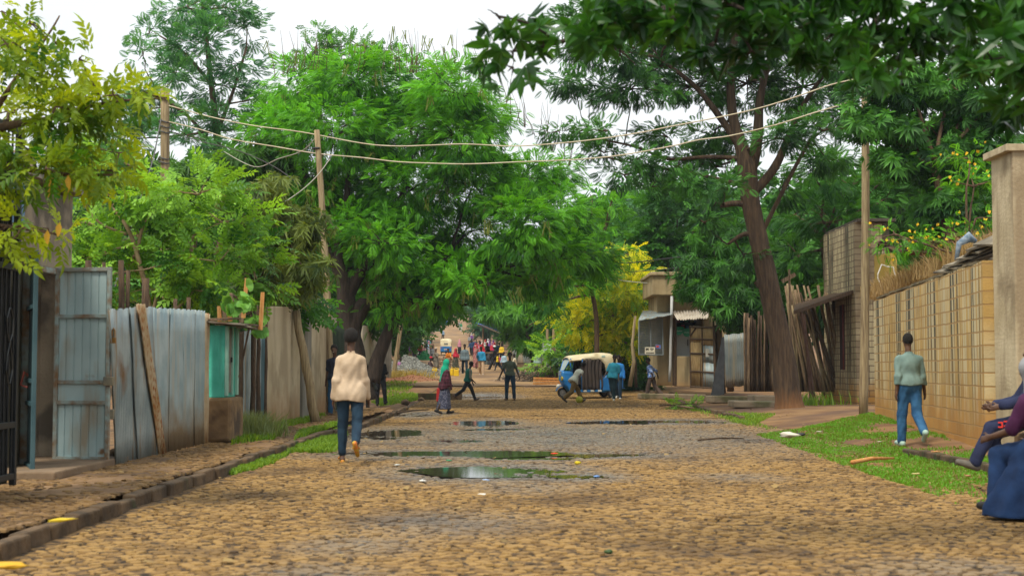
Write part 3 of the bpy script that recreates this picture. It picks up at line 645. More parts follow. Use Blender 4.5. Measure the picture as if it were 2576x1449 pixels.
for i in range(7):
    post(1800+i*4, 990, 1800+i*3-6, 800+rnd.uniform(-10, 60), 51.5+.1*i, .045, rnd.choice([wood, rustp, wood_d]), 'rough stake, %s from the left of those beside the patched gate' % nth(i+1), 'stick', 'stakes beside the patched gate', n=5)
# --- corner shop
sx0 = PX(1652, 56); 
shp = E('shop', (PX(1692, 56), 56, .15), 'small ochre corner shop with open counter, tin awning and roof parapet', 'shop')
sc = ppm(56)
def sw(px, py, y=56): return rel(W(px, py, y), shp)
def sbx(mb, px0, px1, py0, py1, y0, y1):
    a = sw(px0, py0, y0); b = sw(px1, py1, y0); mb.box(((a.x+b.x)/2, (y0+y1)/2-56, (a.z+b.z)/2), (abs(b.x-a.x), y1-y0, abs(b.z-a.z))); return mb
osh = M('ochre_shop', (.33, .24, .12), (.44, .34, .19), 1.2, .92, .5, 12, streak=(.20, .16, .09), streak_sc=(3, 3, .4), base_dirt=(0, .9, (.42, .22, .08)))
m = MB(); sbx(m, 1652, 1696, 735, 970, 56.5, 60); sbx(m, 1696, 1830, 760, 802, 56.5, 60); sbx(m, 1697, 1830, 896, 972, 56.0, 56.3); sbx(m, 1770, 1830, 802, 896, 56.2, 60); sbx(m, 1697, 1830, 802, 972, 59.8, 60)
m.build('wall', osh, shp, bevel=.02)
m = MB(); sbx(m, 1641, 1760, 692, 742, 55.8, 60); sbx(m, 1636, 1766, 684, 693, 55.7, 60.1); m.build('parapet', osh, shp, bevel=.03)
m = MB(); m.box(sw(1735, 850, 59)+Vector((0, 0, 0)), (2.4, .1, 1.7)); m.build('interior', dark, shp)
shelf = MB(); [shelf.box(sw(1735, y, 58.6), (2.2, .35, .04)) for y in (812, 835, 858, 880)]; shelf.build('shelf', wood_d, shp)
goods = [('red', (.45, .05, .06)), ('yellow', (.5, .42, .1)), ('blue', (.08, .2, .45)), ('grey', (.4, .42, .4)), ('green', (.12, .35, .12))]
for ri_, (yy, rn) in enumerate(((812, 'top'), (835, 'second'), (858, 'third'), (880, 'bottom'))):
    for k in range(6):
        cn, col = goods[(k*2+ri_*3) % 5]; mm = M('package_'+cn, col, rough=.5); p = sw(1704+k*11.5+rnd.uniform(-2, 2), yy, 58.5); hh = rnd.uniform(.14, .28)
        o = MB().box((p.x+shp.location.x, p.y+shp.location.y-.05, p.z+shp.location.z+.02+hh/2), (rnd.uniform(.09, .15), .12, hh)).build('package', mm, bevel=.01)
        tag(o, '%s packet, %s from the left on the %s shelf of the corner shop' % (cn, nth(k+1), rn), 'packet', 'packets on the shop shelves')
aw1 = [sw(1698, 794, 56), sw(1702, 806, 54.6)]
corr('awning', sw(1703, 806, 54.4), sw(1782, 800, 54.4), sw(1784, 778, 56.3), sw(1690, 782, 56.3), M('pale_zinc', (.42, .36, .28), (.55, .49, .4), 3, .6, metal=.2), shp, rows=3, pitch=.12, amp=.025)
corr('awning', sw(1606, 806, 55.4), sw(1690, 792, 55.4), sw(1694, 784, 56.6), sw(1618, 782, 56.8), tin, shp, rows=3)
m = MB(); m.tube([sw(1690, 745, 55.7), sw(1689, 800, 55.7), sw(1686, 925, 55.8), sw(1684, 960, 55.8)], .055, 10); m.build('drain_pipe', M('grey_pipe', (.4, .42, .42), (.5, .5, .48), 5, .5), shp, smooth=True)
m = MB(); m.tube([sw(1697, 800, 56), sw(1697, 970, 56)], .08, 8); m.build('post', wood_d, shp)
sh = E('shutter', W(1607, 892, 55.8), 'grey slatted metal shutter door standing open at the corner shop', 'shutter')
m = MB(); pts = [W(1607, 892, 55.6), W(1668, 893, 55.9), W(1666, 800, 55.9), W(1607, 808, 55.6)]; pts = [rel(a, sh) for a in pts]
slat_m = M('grey_slats', (.20, .235, .24), (.27, .30, .30), 3, .5, metal=.2)
for k in range(22):
    t0 = k/22; t1 = (k+.85)/22
    a, b, c_, d = pts[0].lerp(pts[3], t0), pts[1].lerp(pts[2], t0), pts[1].lerp(pts[2], t1), pts[0].lerp(pts[3], t1)
    m.quad(a, b, c_+Vector((0, -.025, 0)), d+Vector((0, -.025, 0)))
m.build('panel', slat_m, sh, solid=.01)
m = MB(); 
for a, b in ((0, 1), (1, 2), (2, 3), (3, 0)): m.tube([pts[a]+Vector((0, -.03, 0)), pts[b]+Vector((0, -.03, 0))], .03, 6)
m.tube([pts[0].lerp(pts[1], .5)+Vector((0, -.03, 0)), pts[3].lerp(pts[2], .5)+Vector((0, -.03, 0))], .025, 6); m.build('frame', slat_m, sh)
# hand-lettered board and small sticker on the shutter (blocky marks as in the photograph)
sgn = E('sign_board', W(1635, 882, 55.5), 'small white board with black lettering on the open shutter', 'sign'); 
MB().box((0, 0, 0), (.40, .02, .27)).build('board', M('white_board', (.72, .66, .5), rough=.6), sgn, bevel=.004)
m = MB()
def glyph(m, x, z, s_, pat, y=-.014):
    for r_, row in enumerate(pat):
        for c2, ch in enumerate(row):
            if ch == '#': m.box((x+c2*s_, y, z-r_*s_), (s_*1.02, .006, s_*1.02))
glyph(m, -.15, .09, .018, ('######', '#..#.#', '######', '.#..#.', '##..##'))
glyph(m, .02, .09, .018, ('#######', '#..#..#', '##.#.##', '...#...', '..###..'))
for k in range(7): glyph(m, -.14+k*.045, -.07, .013, (('#.#', '###', '#.#') if k % 2 else ('###', '#..', '###')))
m.build('lettering', black, sgn)
stk = E('sticker', W(1656, 872, 55.6), 'small red and blue sticker on the open shutter', 'sticker'); MB().box((0, 0, 0), (.2, .012, .15)).build('backing', M('blue_print', (.12, .16, .4), rough=.5), stk); MB().box((-.03, -.01, .01), (.1, .008, .07)).build('mark', M('red_print', (.6, .08, .05), rough=.5), stk)
# green pennants, hanging clothes and the fridge inside
for k in range(3):
    p = W(1708+k*20, 826+(4 if k == 1 else 0), 56.1); pe = []
    for j in range(9): t = math.pi*j/8; pe.append((.19*math.cos(t), -.27*math.sin(t)))
    o = MB().prism([(.19, .06)]+[(a, b) for a, b in pe]+[(-.19, .06)], .01, 'y').build('pennant', M('green_cloth', (.02, .24, .12), rough=.7), loc=p); tag(o, 'green rounded pennant hanging in the shop opening, %s of three' % ('left', 'middle', 'right')[k], 'pennant', 'green pennants in the shop opening')
    tx = MB(); [tx.box((-.1+j*.035, -.012, -.1+.004*math.sin(j*2)), (.02, .006, .03)) for j in range(7)]; tx.build('lettering', M('pale_print', (.55, .7, .6)), o)
fg = E('fridge', W(1706, 893, 56.9), 'small white fridge behind the shop counter', 'fridge'); MB().box((.1, .3, .2), (.75, .6, 1.35)).build('body', M('white_enamel', (.6, .64, .66), rough=.35), fg, bevel=.02)
MB().box((.1, -.01, .62), (.72, .03, .3)).build('door', M('white_enamel', (.6, .64, .66)), fg, bevel=.01); MB().box((.38, -.04, .5), (.03, .03, .25)).build('handle', black, fg)
for k, (px, py, col, lb) in enumerate(((1712, 848, (.2, .04, .3), 'purple'), (1724, 845, (.12, .4, .1), 'lime green'), (1736, 855, (.04, .22, .25), 'dark teal'))):
    o = MB().box((0, 0, 0), (.2, .06, .45), taper=.3).build('garment', M('cloth_'+str(k), col), loc=W(px, py, 57.3), bevel=.03); tag(o, '%s cloth item hanging inside the shop opening' % lb, 'cloth')
slab_m = M('stone_slab', (.22, .17, .11), (.34, .26, .17), 2, .9, .6, 12, c3=(.12, .11, .05), s3=1.1)
for k, (a, b, y, lx, ly, hz, lb) in enumerate(((1920, 1020, 44, 2.0, 1.3, .2, 'lower'), (1950, 1002, 46, 1.6, 1.0, .3, 'upper'), (1850, 988, 49, 1.9, .8, .25, 'leaf-covered'), (1690, 968, 55, 2.6, .7, .22, 'shop-front'))):
    p = W(a, b, y); o = MB().box((p.x, p.y, float(H(p.x, p.y))+hz/2-.02), (lx, ly, hz), (0, .02, .1*k)).build('stone_step', slab_m, bevel=.04); tag(o, '%s stone step slab by the right fences' % lb, 'step')
# crooked post before the yellow tree, extra small posts
p0, p1 = W(1584, 972, 55), W(1598, 795, 55)
tag(MB().tube([p0, p0.lerp(p1, .35)+Vector((.1, 0, 0)), p0.lerp(p1, .6)+Vector((-.03, 0, 0)), p1], [.09, .075, .06, .045], 9, .15).build('wooden_post', pole_m, smooth=True), 'crooked single post beside the yellow-leaved tree', 'post')
# right edge plaster gate pillar
rp = E('gate_pillar', (7.49, 20.33, 0), 'tall pale plaster gate pillar at the right edge of the street', 'pillar')
zt = W(2530, 372, 20).z
MB().box((0, 0, zt/2), (.9, .9, zt)).build('shaft', M('pillar_plaster', (.40, .32, .19), (.55, .46, .30), 1.3, .9, .5, 20, c3=(.25, .19, .11), s3=.9, ramp3=(.52, .6), streak=(.3, .23, .14), streak_sc=(4, 4, .4)), rp, bevel=.02)
MB().box((-.02, 0, zt-.02), (1.06, 1.0, .1)).build('capping', M('pillar_plaster', (1,)), rp, bevel=.01)
tag(wall('plaster_wall', (7.75, 19.8), (12.5, 13), 0, 4.4, .25, M('pillar_plaster', (1, 1, 1))), 'pale plaster wall past the gate pillar at the right edge', 'wall')
# yellow wall and rubble roof behind the block wall
yw = W(2215, 700, 43.5); 
tag(wall('yellow_wall', (PX(2203, 41.9), 41.9), (PX(2245, 41), 41), 2.0, W(2220, 640, 41.5).z, .2, M('mustard_plaster', (.42, .28, .05), (.5, .36, .09), 2, .9)), 'mustard yellow wall stub above the end of the block wall', 'wall')
m = MB()
for i in range(70):
    t = rnd.random(); p = W(2215+t*300, 625+rnd.uniform(-18, 15)-t*20, 38-t*10); m.box(p, (rnd.uniform(.3, .9), rnd.uniform(.2, .9), .03), (rnd.uniform(-.4, .4), rnd.uniform(-.3, .3), rnd.uniform(0, 3)))
tag(m.build('scrap_roof', M('scrap_rust', (.10, .04, .03), (.2, .12, .09), 4, .9, .4, 12)), 'broken rusty scrap roof under the yellow flowering shrub', 'roof')
m = MB()
for i in range(9):
    t = i/8; p = W(2425+t*100, 668-t*75, 24-t*2.5); m.box(p, (.7, .9, .03), (rnd.uniform(-.1, .1), -.35+rnd.uniform(-.1, .1), rnd.uniform(-.2, .2)))
tag(m.build('roof_slate', M('pale_slate', (.12, .10, .07), (.30, .26, .19), 2, .9, .4, 10)), 'slanting layers of pale stone sheets on top of the wall end', 'slabs')
mb = MB()
for i in range(1): 
    p = W(2432, 632, 23.6)
    mb.tube([p+Vector((-.18, 0, -.15)), p+Vector((-.12, 0, .12)), p+Vector((.05, 0, .24)), p+Vector((.16, 0, .16))], [.03, .06, .08, .04], 8, .6)
tag(mb.build('rag', M('blue_grey_rag', (.10, .16, .22), (.30, .35, .40), 14), smooth=True), 'crumpled blue-grey rag lying on the slates of the wall top', 'rag')
mb = MB(); p = W(2230, 700, 39); pts = [p+Vector((.25*math.cos(t*.7), 0, .32*math.sin(t*.7)+.1*(t % 2))) for t in range(10)]; mb.tube(pts, .02, 6)
tag(mb.build('white_cable', M('white_cable', (.6, .58, .5))), 'loop of white cable by the mustard wall stub', 'cable')
mb = MB(); p = W(2220, 1050, 36); mb.tube([p+Vector((0, 0, -.3)), p+Vector((.02, 0, .1)), p+Vector((.25, 0, .38)), p+Vector((.42, 0, .5))], .035, 7); tag(mb.build('iron_pipe', M('worn_iron', (.05, .05, .05)), smooth=True), 'bent black pipe stub at the foot of the block wall', 'pipe')
# --- poles and wires
def utility(px0, py0, px1, py1, y, d0, d1, label, base=None, bend=0):
    p0, p1 = W(px0, py0, y), W(px1, py1, y)
    if base is not None: p0 = p0+(p0-p1)*((p0.z-base)/(p1.z-p0.z))
    t = E('utility_pole', p0, label, 'pole', group='wooden utility poles'); k = 12
    pts = [(p1-p0)*(i/k)+Vector((bend*math.sin(math.pi*i/k), 0, 0)) for i in range(k+1)]
    MB().tube(pts, [(d0+(d1-d0)*i/k)/2 for i in range(k+1)], 14, .04).build('shaft', pole_m, t, smooth=True); return t, p1-p0
u1, top1 = utility(415, 432, 415, 224, 40, .28, .24, 'thick utility pole rising from the trees at left with coiled wires', base=0)
m = MB()
for zz in (-.32, -.95, -1.1, -1.25, -2.0, -2.12): m.tube([top1+Vector((.15*math.cos(a), .15*math.sin(a), zz+.03*math.sin(a*2))) for a in np.linspace(0, 6.28, 14)], .022, 5)
m.tube([top1+Vector((-.12, -.1, -1.8)), top1+Vector((-.35, -.1, -2.0)), top1+Vector((-.3, -.1, -2.4)), top1+Vector((-.1, -.1, -2.5))], .015, 5)
m.build('wire_binding', M('grey_wire', (.09, .09, .085), rough=.6), u1)
u2, top2 = utility(833, 1030, 797, 328, 38, .22, .15, 'thin crooked utility pole in front of the big green tree', base=.05, bend=.05)
m = MB(); m.tube([top2+Vector((.09*math.cos(a), .09*math.sin(a), -.5)) for a in np.linspace(0, 6.28, 12)], .03, 5); m.build('wire_binding', black, u2)
u3, top3 = utility(2172, 1044, 2176, 215, 33.4, .215, .17, 'utility pole on the right verge in front of the block building', base=.12, bend=.03)
def wire(pts, y0, y1, r, m, name, label, grp=None):
    n = len(pts); x0, x1 = pts[0][0], pts[-1][0]
    P = [W(a, b, y0+(y1-y0)*(a-x0)/(x1-x0)) for a, b in pts]
    # smooth it
    Q = []
    for i in range(n-1):
        p_, a, b, q_ = P[max(i-1, 0)], P[i], P[i+1], P[min(i+2, n-1)]
        for k in range(6):
            t = k/6; Q.append(.5*((2*a)+(b-p_)*t+(2*p_-5*a+4*b-q_)*t*t+(3*a-p_-3*b+q_)*t**3))
    Q.append(P[-1]); tag(MB().tube(Q, r, 6).build(name, m, smooth=True), label, 'wire', grp)
cab = M('cream_cable', (.50, .42, .27), (.62, .55, .38), 3, .6)
wire([(425, 266), (471, 279), (540, 297), (640, 317), (760, 333), (911, 361), (995, 368), (1080, 366), (1169, 363), (1285, 368), (1382, 363), (1500, 351), (1611, 334), (1681, 320), (1816, 294), (1912, 272), (2003, 244), (2090, 214), (2170, 196)], 39.9, 33.4, .016, cab, 'overhead_cable', 'upper cream overhead cable sagging across the street', 'cream overhead cables')
wire([(425, 307), (500, 325), (580, 350), (690, 369), (800, 387), (911, 397), (995, 407), (1080, 411), (1181, 413), (1300, 408), (1444, 402), (1560, 391), (1685, 369), (1760, 352), (1837, 342), (1950, 315), (2046, 285), (2110, 266), (2174, 243)], 39.9, 33.4, .016, cab, 'overhead_cable', 'lower cream overhead cable sagging across the street', 'cream overhead cables')
gw = M('grey_wire', (.09, .09, .085)); pw_ = M('pale_wire', (.4, .38, .3), rough=.6)
wire([(405, 300), (385, 400), (360, 480), (320, 610), (290, 720)], 39.9, 30, .018, gw, 'stay_wire', 'thin grey stay wire slanting down from the left pole')
wire([(560, 380), (640, 420), (700, 400), (760, 380), (796, 345)], 45, 38, .012, pw_, 'service_wire', 'thin wire drooping left of the crooked pole')
wire([(700, 520), (760, 478), (800, 440), (830, 400)], 36, 38, .012, pw_, 'service_wire', 'thin wire running down left from below the crooked pole top')
wire([(1515, 664), (1600, 660), (1720, 646), (1900, 637)], 62, 50, .025, black, 'service_wire', 'black wire above the corner shop parapet')
wire([(1530, 700), (1600, 710), (1680, 713), (1750, 706)], 60, 55, .018, pw_, 'service_wire', 'pale wire crossing the shop parapet')
wire([(1560, 687), (1640, 680), (1750, 670)], 62, 52, .018, black, 'service_wire', 'thin black wire just below the upper black wire')
wire([(427, 330), (500, 355), (600, 380), (690, 420), (760, 470)], 40, 40, .014, gw, 'service_wire', 'grey wire from the left pole into the trees')
# ------------------------------------------------------------------ foliage
DK = 2.7
def leafm(name, a, b, tr=.30, rough=.5, c3=None):
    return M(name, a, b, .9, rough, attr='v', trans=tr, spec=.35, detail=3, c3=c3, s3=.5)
L_bright = leafm('leaf_bright', (.010, .095, .006), (.17, .52, .02))
L_fern = leafm('leaf_fern', (.008, .05, .014), (.08, .27, .035))
L_fern2 = leafm('leaf_fern_blue', (.02, .12, .05), (.12, .36, .09))
L_guava = leafm('leaf_guava', (.02, .11, .008), (.26, .52, .04))
L_mango = leafm('leaf_mango', (.014, .07, .012), (.08, .21, .025))
L_mango2 = leafm('leaf_mango_dark', (.007, .048, .012), (.09, .29, .035), .33)
L_yel = leafm('leaf_yellow', (.05, .24, .008), (.66, .68, .02), .42)
L_fg = leafm('leaf_foreground_yellow', (.03, .13, .006), (.34, .46, .015), .42)
L_dark = leafm('leaf_foreground_dark', (.008, .045, .008), (.04, .15, .014), .34, .35)
L_far = leafm('leaf_far', (.015, .075, .03), (.06, .19, .055))
L_flow = M('flower_yellow', (.75, .5, .02), rough=.7)
L_pod = M('seed_pod', (.12, .16, .02), (.26, .30, .05), 5, .6)
L_old = M('leaf_orange', (.55, .28, .02), (.62, .40, .04), 3, .6, trans=.3)
bark = M('bark', (.10, .062, .038), (.19, .12, .07), 4, .95, 1.6, 9, stretch=(4, 4, .6), streak=(.05, .03, .02), streak_sc=(9, 9, .8))
bark_r = M('bark_red', (.045, .028, .017), (.105, .066, .036), 4, .95, 2.5, 8, stretch=(5, 5, .45), streak=(.045, .028, .018), streak_sc=(9, 9, .55), base_dirt=(.1, .8, (.24, .11, .04)))
bark_d = M('bark_dark', (.028, .02, .015), (.06, .042, .03), 4, .95, 1.5, 10, stretch=(4, 4, .6))
bark_l = M('bark_light', (.26, .17, .09), (.38, .27, .16), 5, .8)
def T_pinnate(L=.42, k=9, wl=.12, lw=.044, droop=.5):
    V = []; F_ = []
    for i in range(k):
        t = (i+.6)/k; x = L*t*(1-.15*droop*t); z = -droop*L*t*t*.6
        wd = wl*math.sin(math.pi*min(1, .18+.8*t))**.7
        for s in (-1, 1):
            a = len(V); dx = .35*wd
            V += [(x-lw*.45, 0, z), (x+dx*.5-lw*.5, s*wd*.55, z-.008), (x+dx, s*wd, z-wd*.28), (x+dx*.5+lw*.55, s*wd*.5, z-.01)]
            F_.append((a, a+1, a+2, a+3))
    return np.array(V), np.array(F_)
def T_leafset(leaves):
    """leaves: list of (origin, direction, up, L, w, bend): folded pointed leaf of four quads"""
    V = []; F_ = []
    for (o, d, u, L, w, bend) in leaves:
        o = Vector(o); d = Vector(d).normalized(); u = Vector(u); sd = d.cross(u).normalized(); u = sd.cross(d)
        a = len(V)
        def P(t, s): return o+d*(L*t)-Vector((0, 0, 1))*(bend*L*t*t)+sd*(s*w/2)+u*(abs(s)*w*.14)
        V += [P(0, 0), P(.33, 1), P(.38, 0), P(.33, -1), P(.72, .72), P(.75, 0), P(.72, -.72), P(1, 0)]
        F_ += [(a, a+2, a+1, a+1), (a, a+3, a+2, a+2), (a+1, a+2, a+5, a+4), (a+2, a+3, a+6, a+5), (a+4, a+5, a+7, a+7), (a+5, a+6, a+7, a+7)]
    return np.array([tuple(v) for v in V]), np.array(F_)
def T_whorl(n=11, L=.2, w=.042, bend=.5, seed=0, el=.35):
    r = random.Random(seed); ls = []
    for i in range(n):
        a = i*2.4+r.random()*.4; e = el+r.uniform(-.5, .5)
        d = (math.sin(e)+.15, math.cos(a)*math.cos(e), math.sin(a)*math.cos(e)); ls.append(((0, 0, 0), d, (1, 0, .2), L*r.uniform(.7, 1.1), w*r.uniform(.85, 1.15), bend*r.uniform(.5, 1.3)))
    return T_leafset(ls)
def T_sprig(n=9, L=.11, w=.055, tw=.34, seed=0, bend=.3):
    r = random.Random(seed); ls = []
    for i in range(n):
        x = tw*(i+1)/n; s = 1 if i % 2 else -1
        ls.append(((x*.9, 0, -.1*x), (.6+r.random()*.3, s*(.9+r.random()*.3), r.uniform(-.15, .35)), (0, 0, 1), L*r.uniform(.75, 1.15), w, bend*r.random()*1.5))
    ls.append(((tw*.92, 0, -.03), (1, 0, 0), (0, 0, 1), L, w, bend)); return T_leafset(ls)
def inst(T, pos, dirs, sc, r, roll=.5):
    """place template T (x axis = growth direction) at every pos"""
    V, F_ = T; n = len(pos); d = dirs/np.linalg.norm(dirs, axis=1, keepdims=True)
    up = np.tile([0, 0, 1.], (n, 1))+r.normal(0, roll, (n, 3)); y = np.cross(up, d); y /= np.linalg.norm(y, axis=1, keepdims=True)+1e-9; z = np.cross(d, y)
    P = pos[:, None]+sc[:, None, None]*(V[None, :, 0:1]*d[:, None]+V[None, :, 1:2]*y[:, None]+V[None, :, 2:3]*z[:, None])
    f = F_[None]+(np.arange(n)*len(V))[:, None, None]
    return P.reshape(-1, 3), f.reshape(-1, F_.shape[1])
def tri_clean(f):   # split quads written with a doubled corner
    if f.shape[1] != 4: return [f]
    t = f[:, 2] == f[:, 3]; return [f[~t], f[t][:, :3]]
def crown(blobs, T, dens, sc=1.0, seed=1, droop=.25, clump=.3, outward=1.0, shell=.72, gap=.0, flat=1.0, per=22):
    """blobs: (centre, rx, ry, rz, density factor). returns verts, faces, per-face tone, subclump centres"""
    r = np.random.default_rng(seed); Ps = []; Ds = []; Tn = []; sub = []
    for (c, rx, ry, rz, k) in blobs:
        n = max(4, int(dens*DK*k*(rx*rz+ry*rz*.5+rx*ry*.5)/2*3)); m = max(3, int(n/per/1.7))
        u = r.normal(0, 1, (m, 3)); u /= np.linalg.norm(u, axis=1, keepdims=True); rad = r.uniform(shell, 1.0, (m, 1))**.8
        inner = r.uniform(0, 1, m) < .22; rad[inner] *= .5
        cc = u*rad*np.array([rx, ry, rz]); tone = r.normal(0, .16, m)
        idx = r.integers(0, m, n); g = r.normal(0, 1, (n, 3))*clump*np.array([1, 1, .55*flat]); q = cc[idx]+g
        out = q/np.array([rx, ry, rz]); od = out/(np.linalg.norm(out, axis=1, keepdims=True)+1e-6)
        dd = od*outward+r.normal(0, .45, (n, 3))+g/clump*.35; dd[:, 2] -= droop
        Ps.append(q+np.array(c)); Ds.append(dd)
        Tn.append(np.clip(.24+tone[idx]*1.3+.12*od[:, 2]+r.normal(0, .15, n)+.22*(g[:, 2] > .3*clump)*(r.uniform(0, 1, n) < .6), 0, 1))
        sub += [(Vector(c), Vector(c)+Vector(a)) for a in cc[:: max(1, m//9)]]
    P = np.concatenate(Ps); D = np.concatenate(Ds); t = np.concatenate(Tn)
    V, f = inst(T, P, D, sc*r.uniform(.75, 1.25, len(P)), r)
    fa = np.repeat(t, len(T[1])); 
    if f.shape[1] == 4:
        q = f[:, 2] == f[:, 3]; return V, [f[~q], f[q][:, :3]], np.concatenate([fa[~q], fa[q]]), sub, P
    return V, [f], fa, sub, P
def limb(mb, p, q, r0, r1, sag=.12, n=6, jit=.1, k=7):
    L = (q-p).length; o = Vector((rnd.uniform(-1, 1), rnd.uniform(-1, 1), rnd.uniform(-.3, 1)))*L*sag
    pts = [p.lerp(q, i/n)+o*math.sin(math.pi*i/n)*(.6+.4*math.sin(i*2.1)) for i in range(n+1)]
    mb.tube(pts, [r0+(r1-r0)*i/n for i in range(n+1)], k, jit)
def tree(name, label, cat, y, trunks, blobs, T, mat, dens=60, size=1.0, bm=None, fork=None, seed=1, clump=.3, droop=.25, depth=.8, group=None, twig=.018, limb_r=.07, dy=1.5, twigs=True, extra=None, dense_trunk=12, per=22, outward=1.0, haswood=True):
    """trunks: lists of (px, py, radius px[, dy]); blobs: (px, py, rx px, rz px[, dy[, k]])"""
    sc = 1/ppm(y); bm = bm or bark
    b0 = W(trunks[0][0][0], trunks[0][0][1], y+(trunks[0][0][3] if len(trunks[0][0]) > 3 else 0)) if trunks else W(blobs[0][0], HZ, y)
    root = E(name, b0, label, cat, group=group); rr = np.random.default_rng(seed)
    B = []
    for b in blobs:
        d = b[4] if len(b) > 4 and b[4] is not None else rr.uniform(-dy, dy)
        yy = y+d; c = W(b[0], b[1], yy); rx = b[2]/ppm(yy); rz = b[3]/ppm(yy)
        B.append((c-b0, rx, max(.4, (rx+rz)/2*depth*1.2), rz, b[5] if len(b) > 5 else 1))
    V, f, t, sub, P = crown(B, T, dens, size, seed, droop, clump, per=per, outward=outward)
    co = mesh_np('crown', V, f, mat, root, attr=t); 
    if trunks:
        mb = MB(); ends = []
        for tr in trunks:
            pts = [W(p[0], p[1], y+(p[3] if len(p) > 3 else 0))-b0 for p in tr]; rs = [p[2]*sc for p in tr]
            # densify
            PP = []; RR = []
            for i in range(len(pts)-1):
                a, b, p_, q_ = pts[i], pts[i+1], pts[max(i-1, 0)], pts[min(i+2, len(pts)-1)]
                for k in range(4):
                    s = k/4; PP.append(.5*((2*a)+(b-p_)*s+(2*p_-5*a+4*b-q_)*s*s+(3*a-p_-3*b+q_)*s**3)); RR.append(rs[i]+(rs[i+1]-rs[i])*s)
            PP.append(pts[-1]); RR.append(rs[-1]); mb.tube(PP, RR, dense_trunk, .09)
            ends += list(zip(PP[len(PP)//2:], RR[len(RR)//2:]))
        mb.build('trunk', bm, root, smooth=True)
        if twigs:
            mb = MB()
            for (c, rx, ry, rz, k) in B:
                e, er = min(ends, key=lambda q: (q[0]-c).length+(2 if q[0].z > c.z+.5 else 0))
                r0 = min(er*.7, limb_r); limb(mb, e, c, r0, r0*.4, .1)
            for (a, b) in sub: limb(mb, a, b, twig*1.4, twig*.4, .08, 4, .1, 5)
            mb.build('branches', bm, root, smooth=True)
    return root, B, P, b0
PIN = T_pinnate(); PINS = T_pinnate(.34, 8, .10, .034, .7); FERN = T_pinnate(.36, 10, .14, .032, .35)
WH = T_whorl(); WHL = T_whorl(10, .24, .05, .8, 3, .2); SPR = T_sprig(); SPRS = T_sprig(10, .09, .05, .36, 4)
NEAR = T_whorl(7, .165, .06, .25, 5, .6); NEARS = T_sprig(8, .115, .042, .21, 7, .7)
# big central tree
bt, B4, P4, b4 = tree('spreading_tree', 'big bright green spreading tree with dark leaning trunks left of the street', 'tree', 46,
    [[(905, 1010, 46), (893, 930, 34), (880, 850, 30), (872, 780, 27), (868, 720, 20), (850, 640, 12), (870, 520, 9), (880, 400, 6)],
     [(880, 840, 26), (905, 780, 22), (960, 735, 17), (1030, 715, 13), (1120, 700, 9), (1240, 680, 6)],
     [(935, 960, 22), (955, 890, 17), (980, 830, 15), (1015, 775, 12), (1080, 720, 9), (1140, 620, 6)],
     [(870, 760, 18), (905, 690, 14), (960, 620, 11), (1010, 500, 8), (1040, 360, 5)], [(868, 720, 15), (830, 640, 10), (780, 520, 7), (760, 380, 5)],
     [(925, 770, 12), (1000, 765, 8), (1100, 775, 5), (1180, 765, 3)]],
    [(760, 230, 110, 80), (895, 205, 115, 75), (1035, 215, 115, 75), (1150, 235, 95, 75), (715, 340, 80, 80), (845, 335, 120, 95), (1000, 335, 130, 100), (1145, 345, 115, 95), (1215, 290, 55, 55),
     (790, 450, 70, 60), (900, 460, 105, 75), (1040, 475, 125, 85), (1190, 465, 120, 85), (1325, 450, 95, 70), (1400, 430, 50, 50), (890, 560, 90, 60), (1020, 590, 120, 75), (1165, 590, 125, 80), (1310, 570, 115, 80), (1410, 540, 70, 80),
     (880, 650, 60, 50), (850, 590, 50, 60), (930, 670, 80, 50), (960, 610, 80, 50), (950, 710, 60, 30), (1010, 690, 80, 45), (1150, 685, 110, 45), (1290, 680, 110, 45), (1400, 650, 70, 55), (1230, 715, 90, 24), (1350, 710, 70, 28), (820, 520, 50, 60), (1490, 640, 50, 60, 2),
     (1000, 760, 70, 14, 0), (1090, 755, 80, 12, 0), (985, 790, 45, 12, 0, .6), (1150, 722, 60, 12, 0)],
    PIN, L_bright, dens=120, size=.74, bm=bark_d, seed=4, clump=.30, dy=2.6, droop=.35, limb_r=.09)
# bare twigs with hanging pods on its top
mb = MB(); pods = MB()
for i in range(95):
    px = rnd.uniform(690, 1440); ytop = np.interp(px, [690, 760, 1200, 1290, 1440], [170, 150, 165, 270, 400])
    y_ = 46+rnd.uniform(-2, 2); p = W(px, ytop+25, y_)-b4; q = W(px+rnd.uniform(-25, 25), ytop-rnd.uniform(15, 95), y_)-b4
    mb.tube([p, p.lerp(q, .5)+Vector((.05, 0, .02)), q], [.012, .009, .004], 4)
    if rnd.random() < .16:
        for k in range(3): pods.tube([q+Vector((rnd.uniform(-.08, .08), 0, 0)), q+Vector((rnd.uniform(-.12, .12), rnd.uniform(-.1, .1), -rnd.uniform(.25, .55)))], [.012, .016], 4)
for i in range(90):
    B = rnd.choice(B4); p = B[0]+Vector((rnd.uniform(-.9, .9)*B[1], -B[2]*rnd.uniform(.6, 1.05), rnd.uniform(-.9, .4)*B[3]))
    for k in range(rnd.randint(3, 6)): pods.tube([p+Vector((rnd.uniform(-.12, .12), rnd.uniform(-.1, .1), 0)), p+Vector((rnd.uniform(-.2, .2), rnd.uniform(-.1, .1), -rnd.uniform(.2, .55)))], [.010, .016], 4)
mb.build('bare_twigs', bark, bt); pods.build('seed_pods', L_pod, bt)
tree('small_leaved_tree', 'thin dark-topped tree poking above the big green tree crown', 'tree', 56, [[(810, 500, 8), (805, 300, 6), (800, 150, 3)]],
     [(800, 90, 30, 30), (790, 130, 45, 25), (840, 120, 50, 30), (900, 115, 60, 22), (760, 160, 50, 30), (960, 130, 50, 20), (870, 150, 70, 22)], SPR, L_mango2, 34, .9, seed=6, clump=.22)
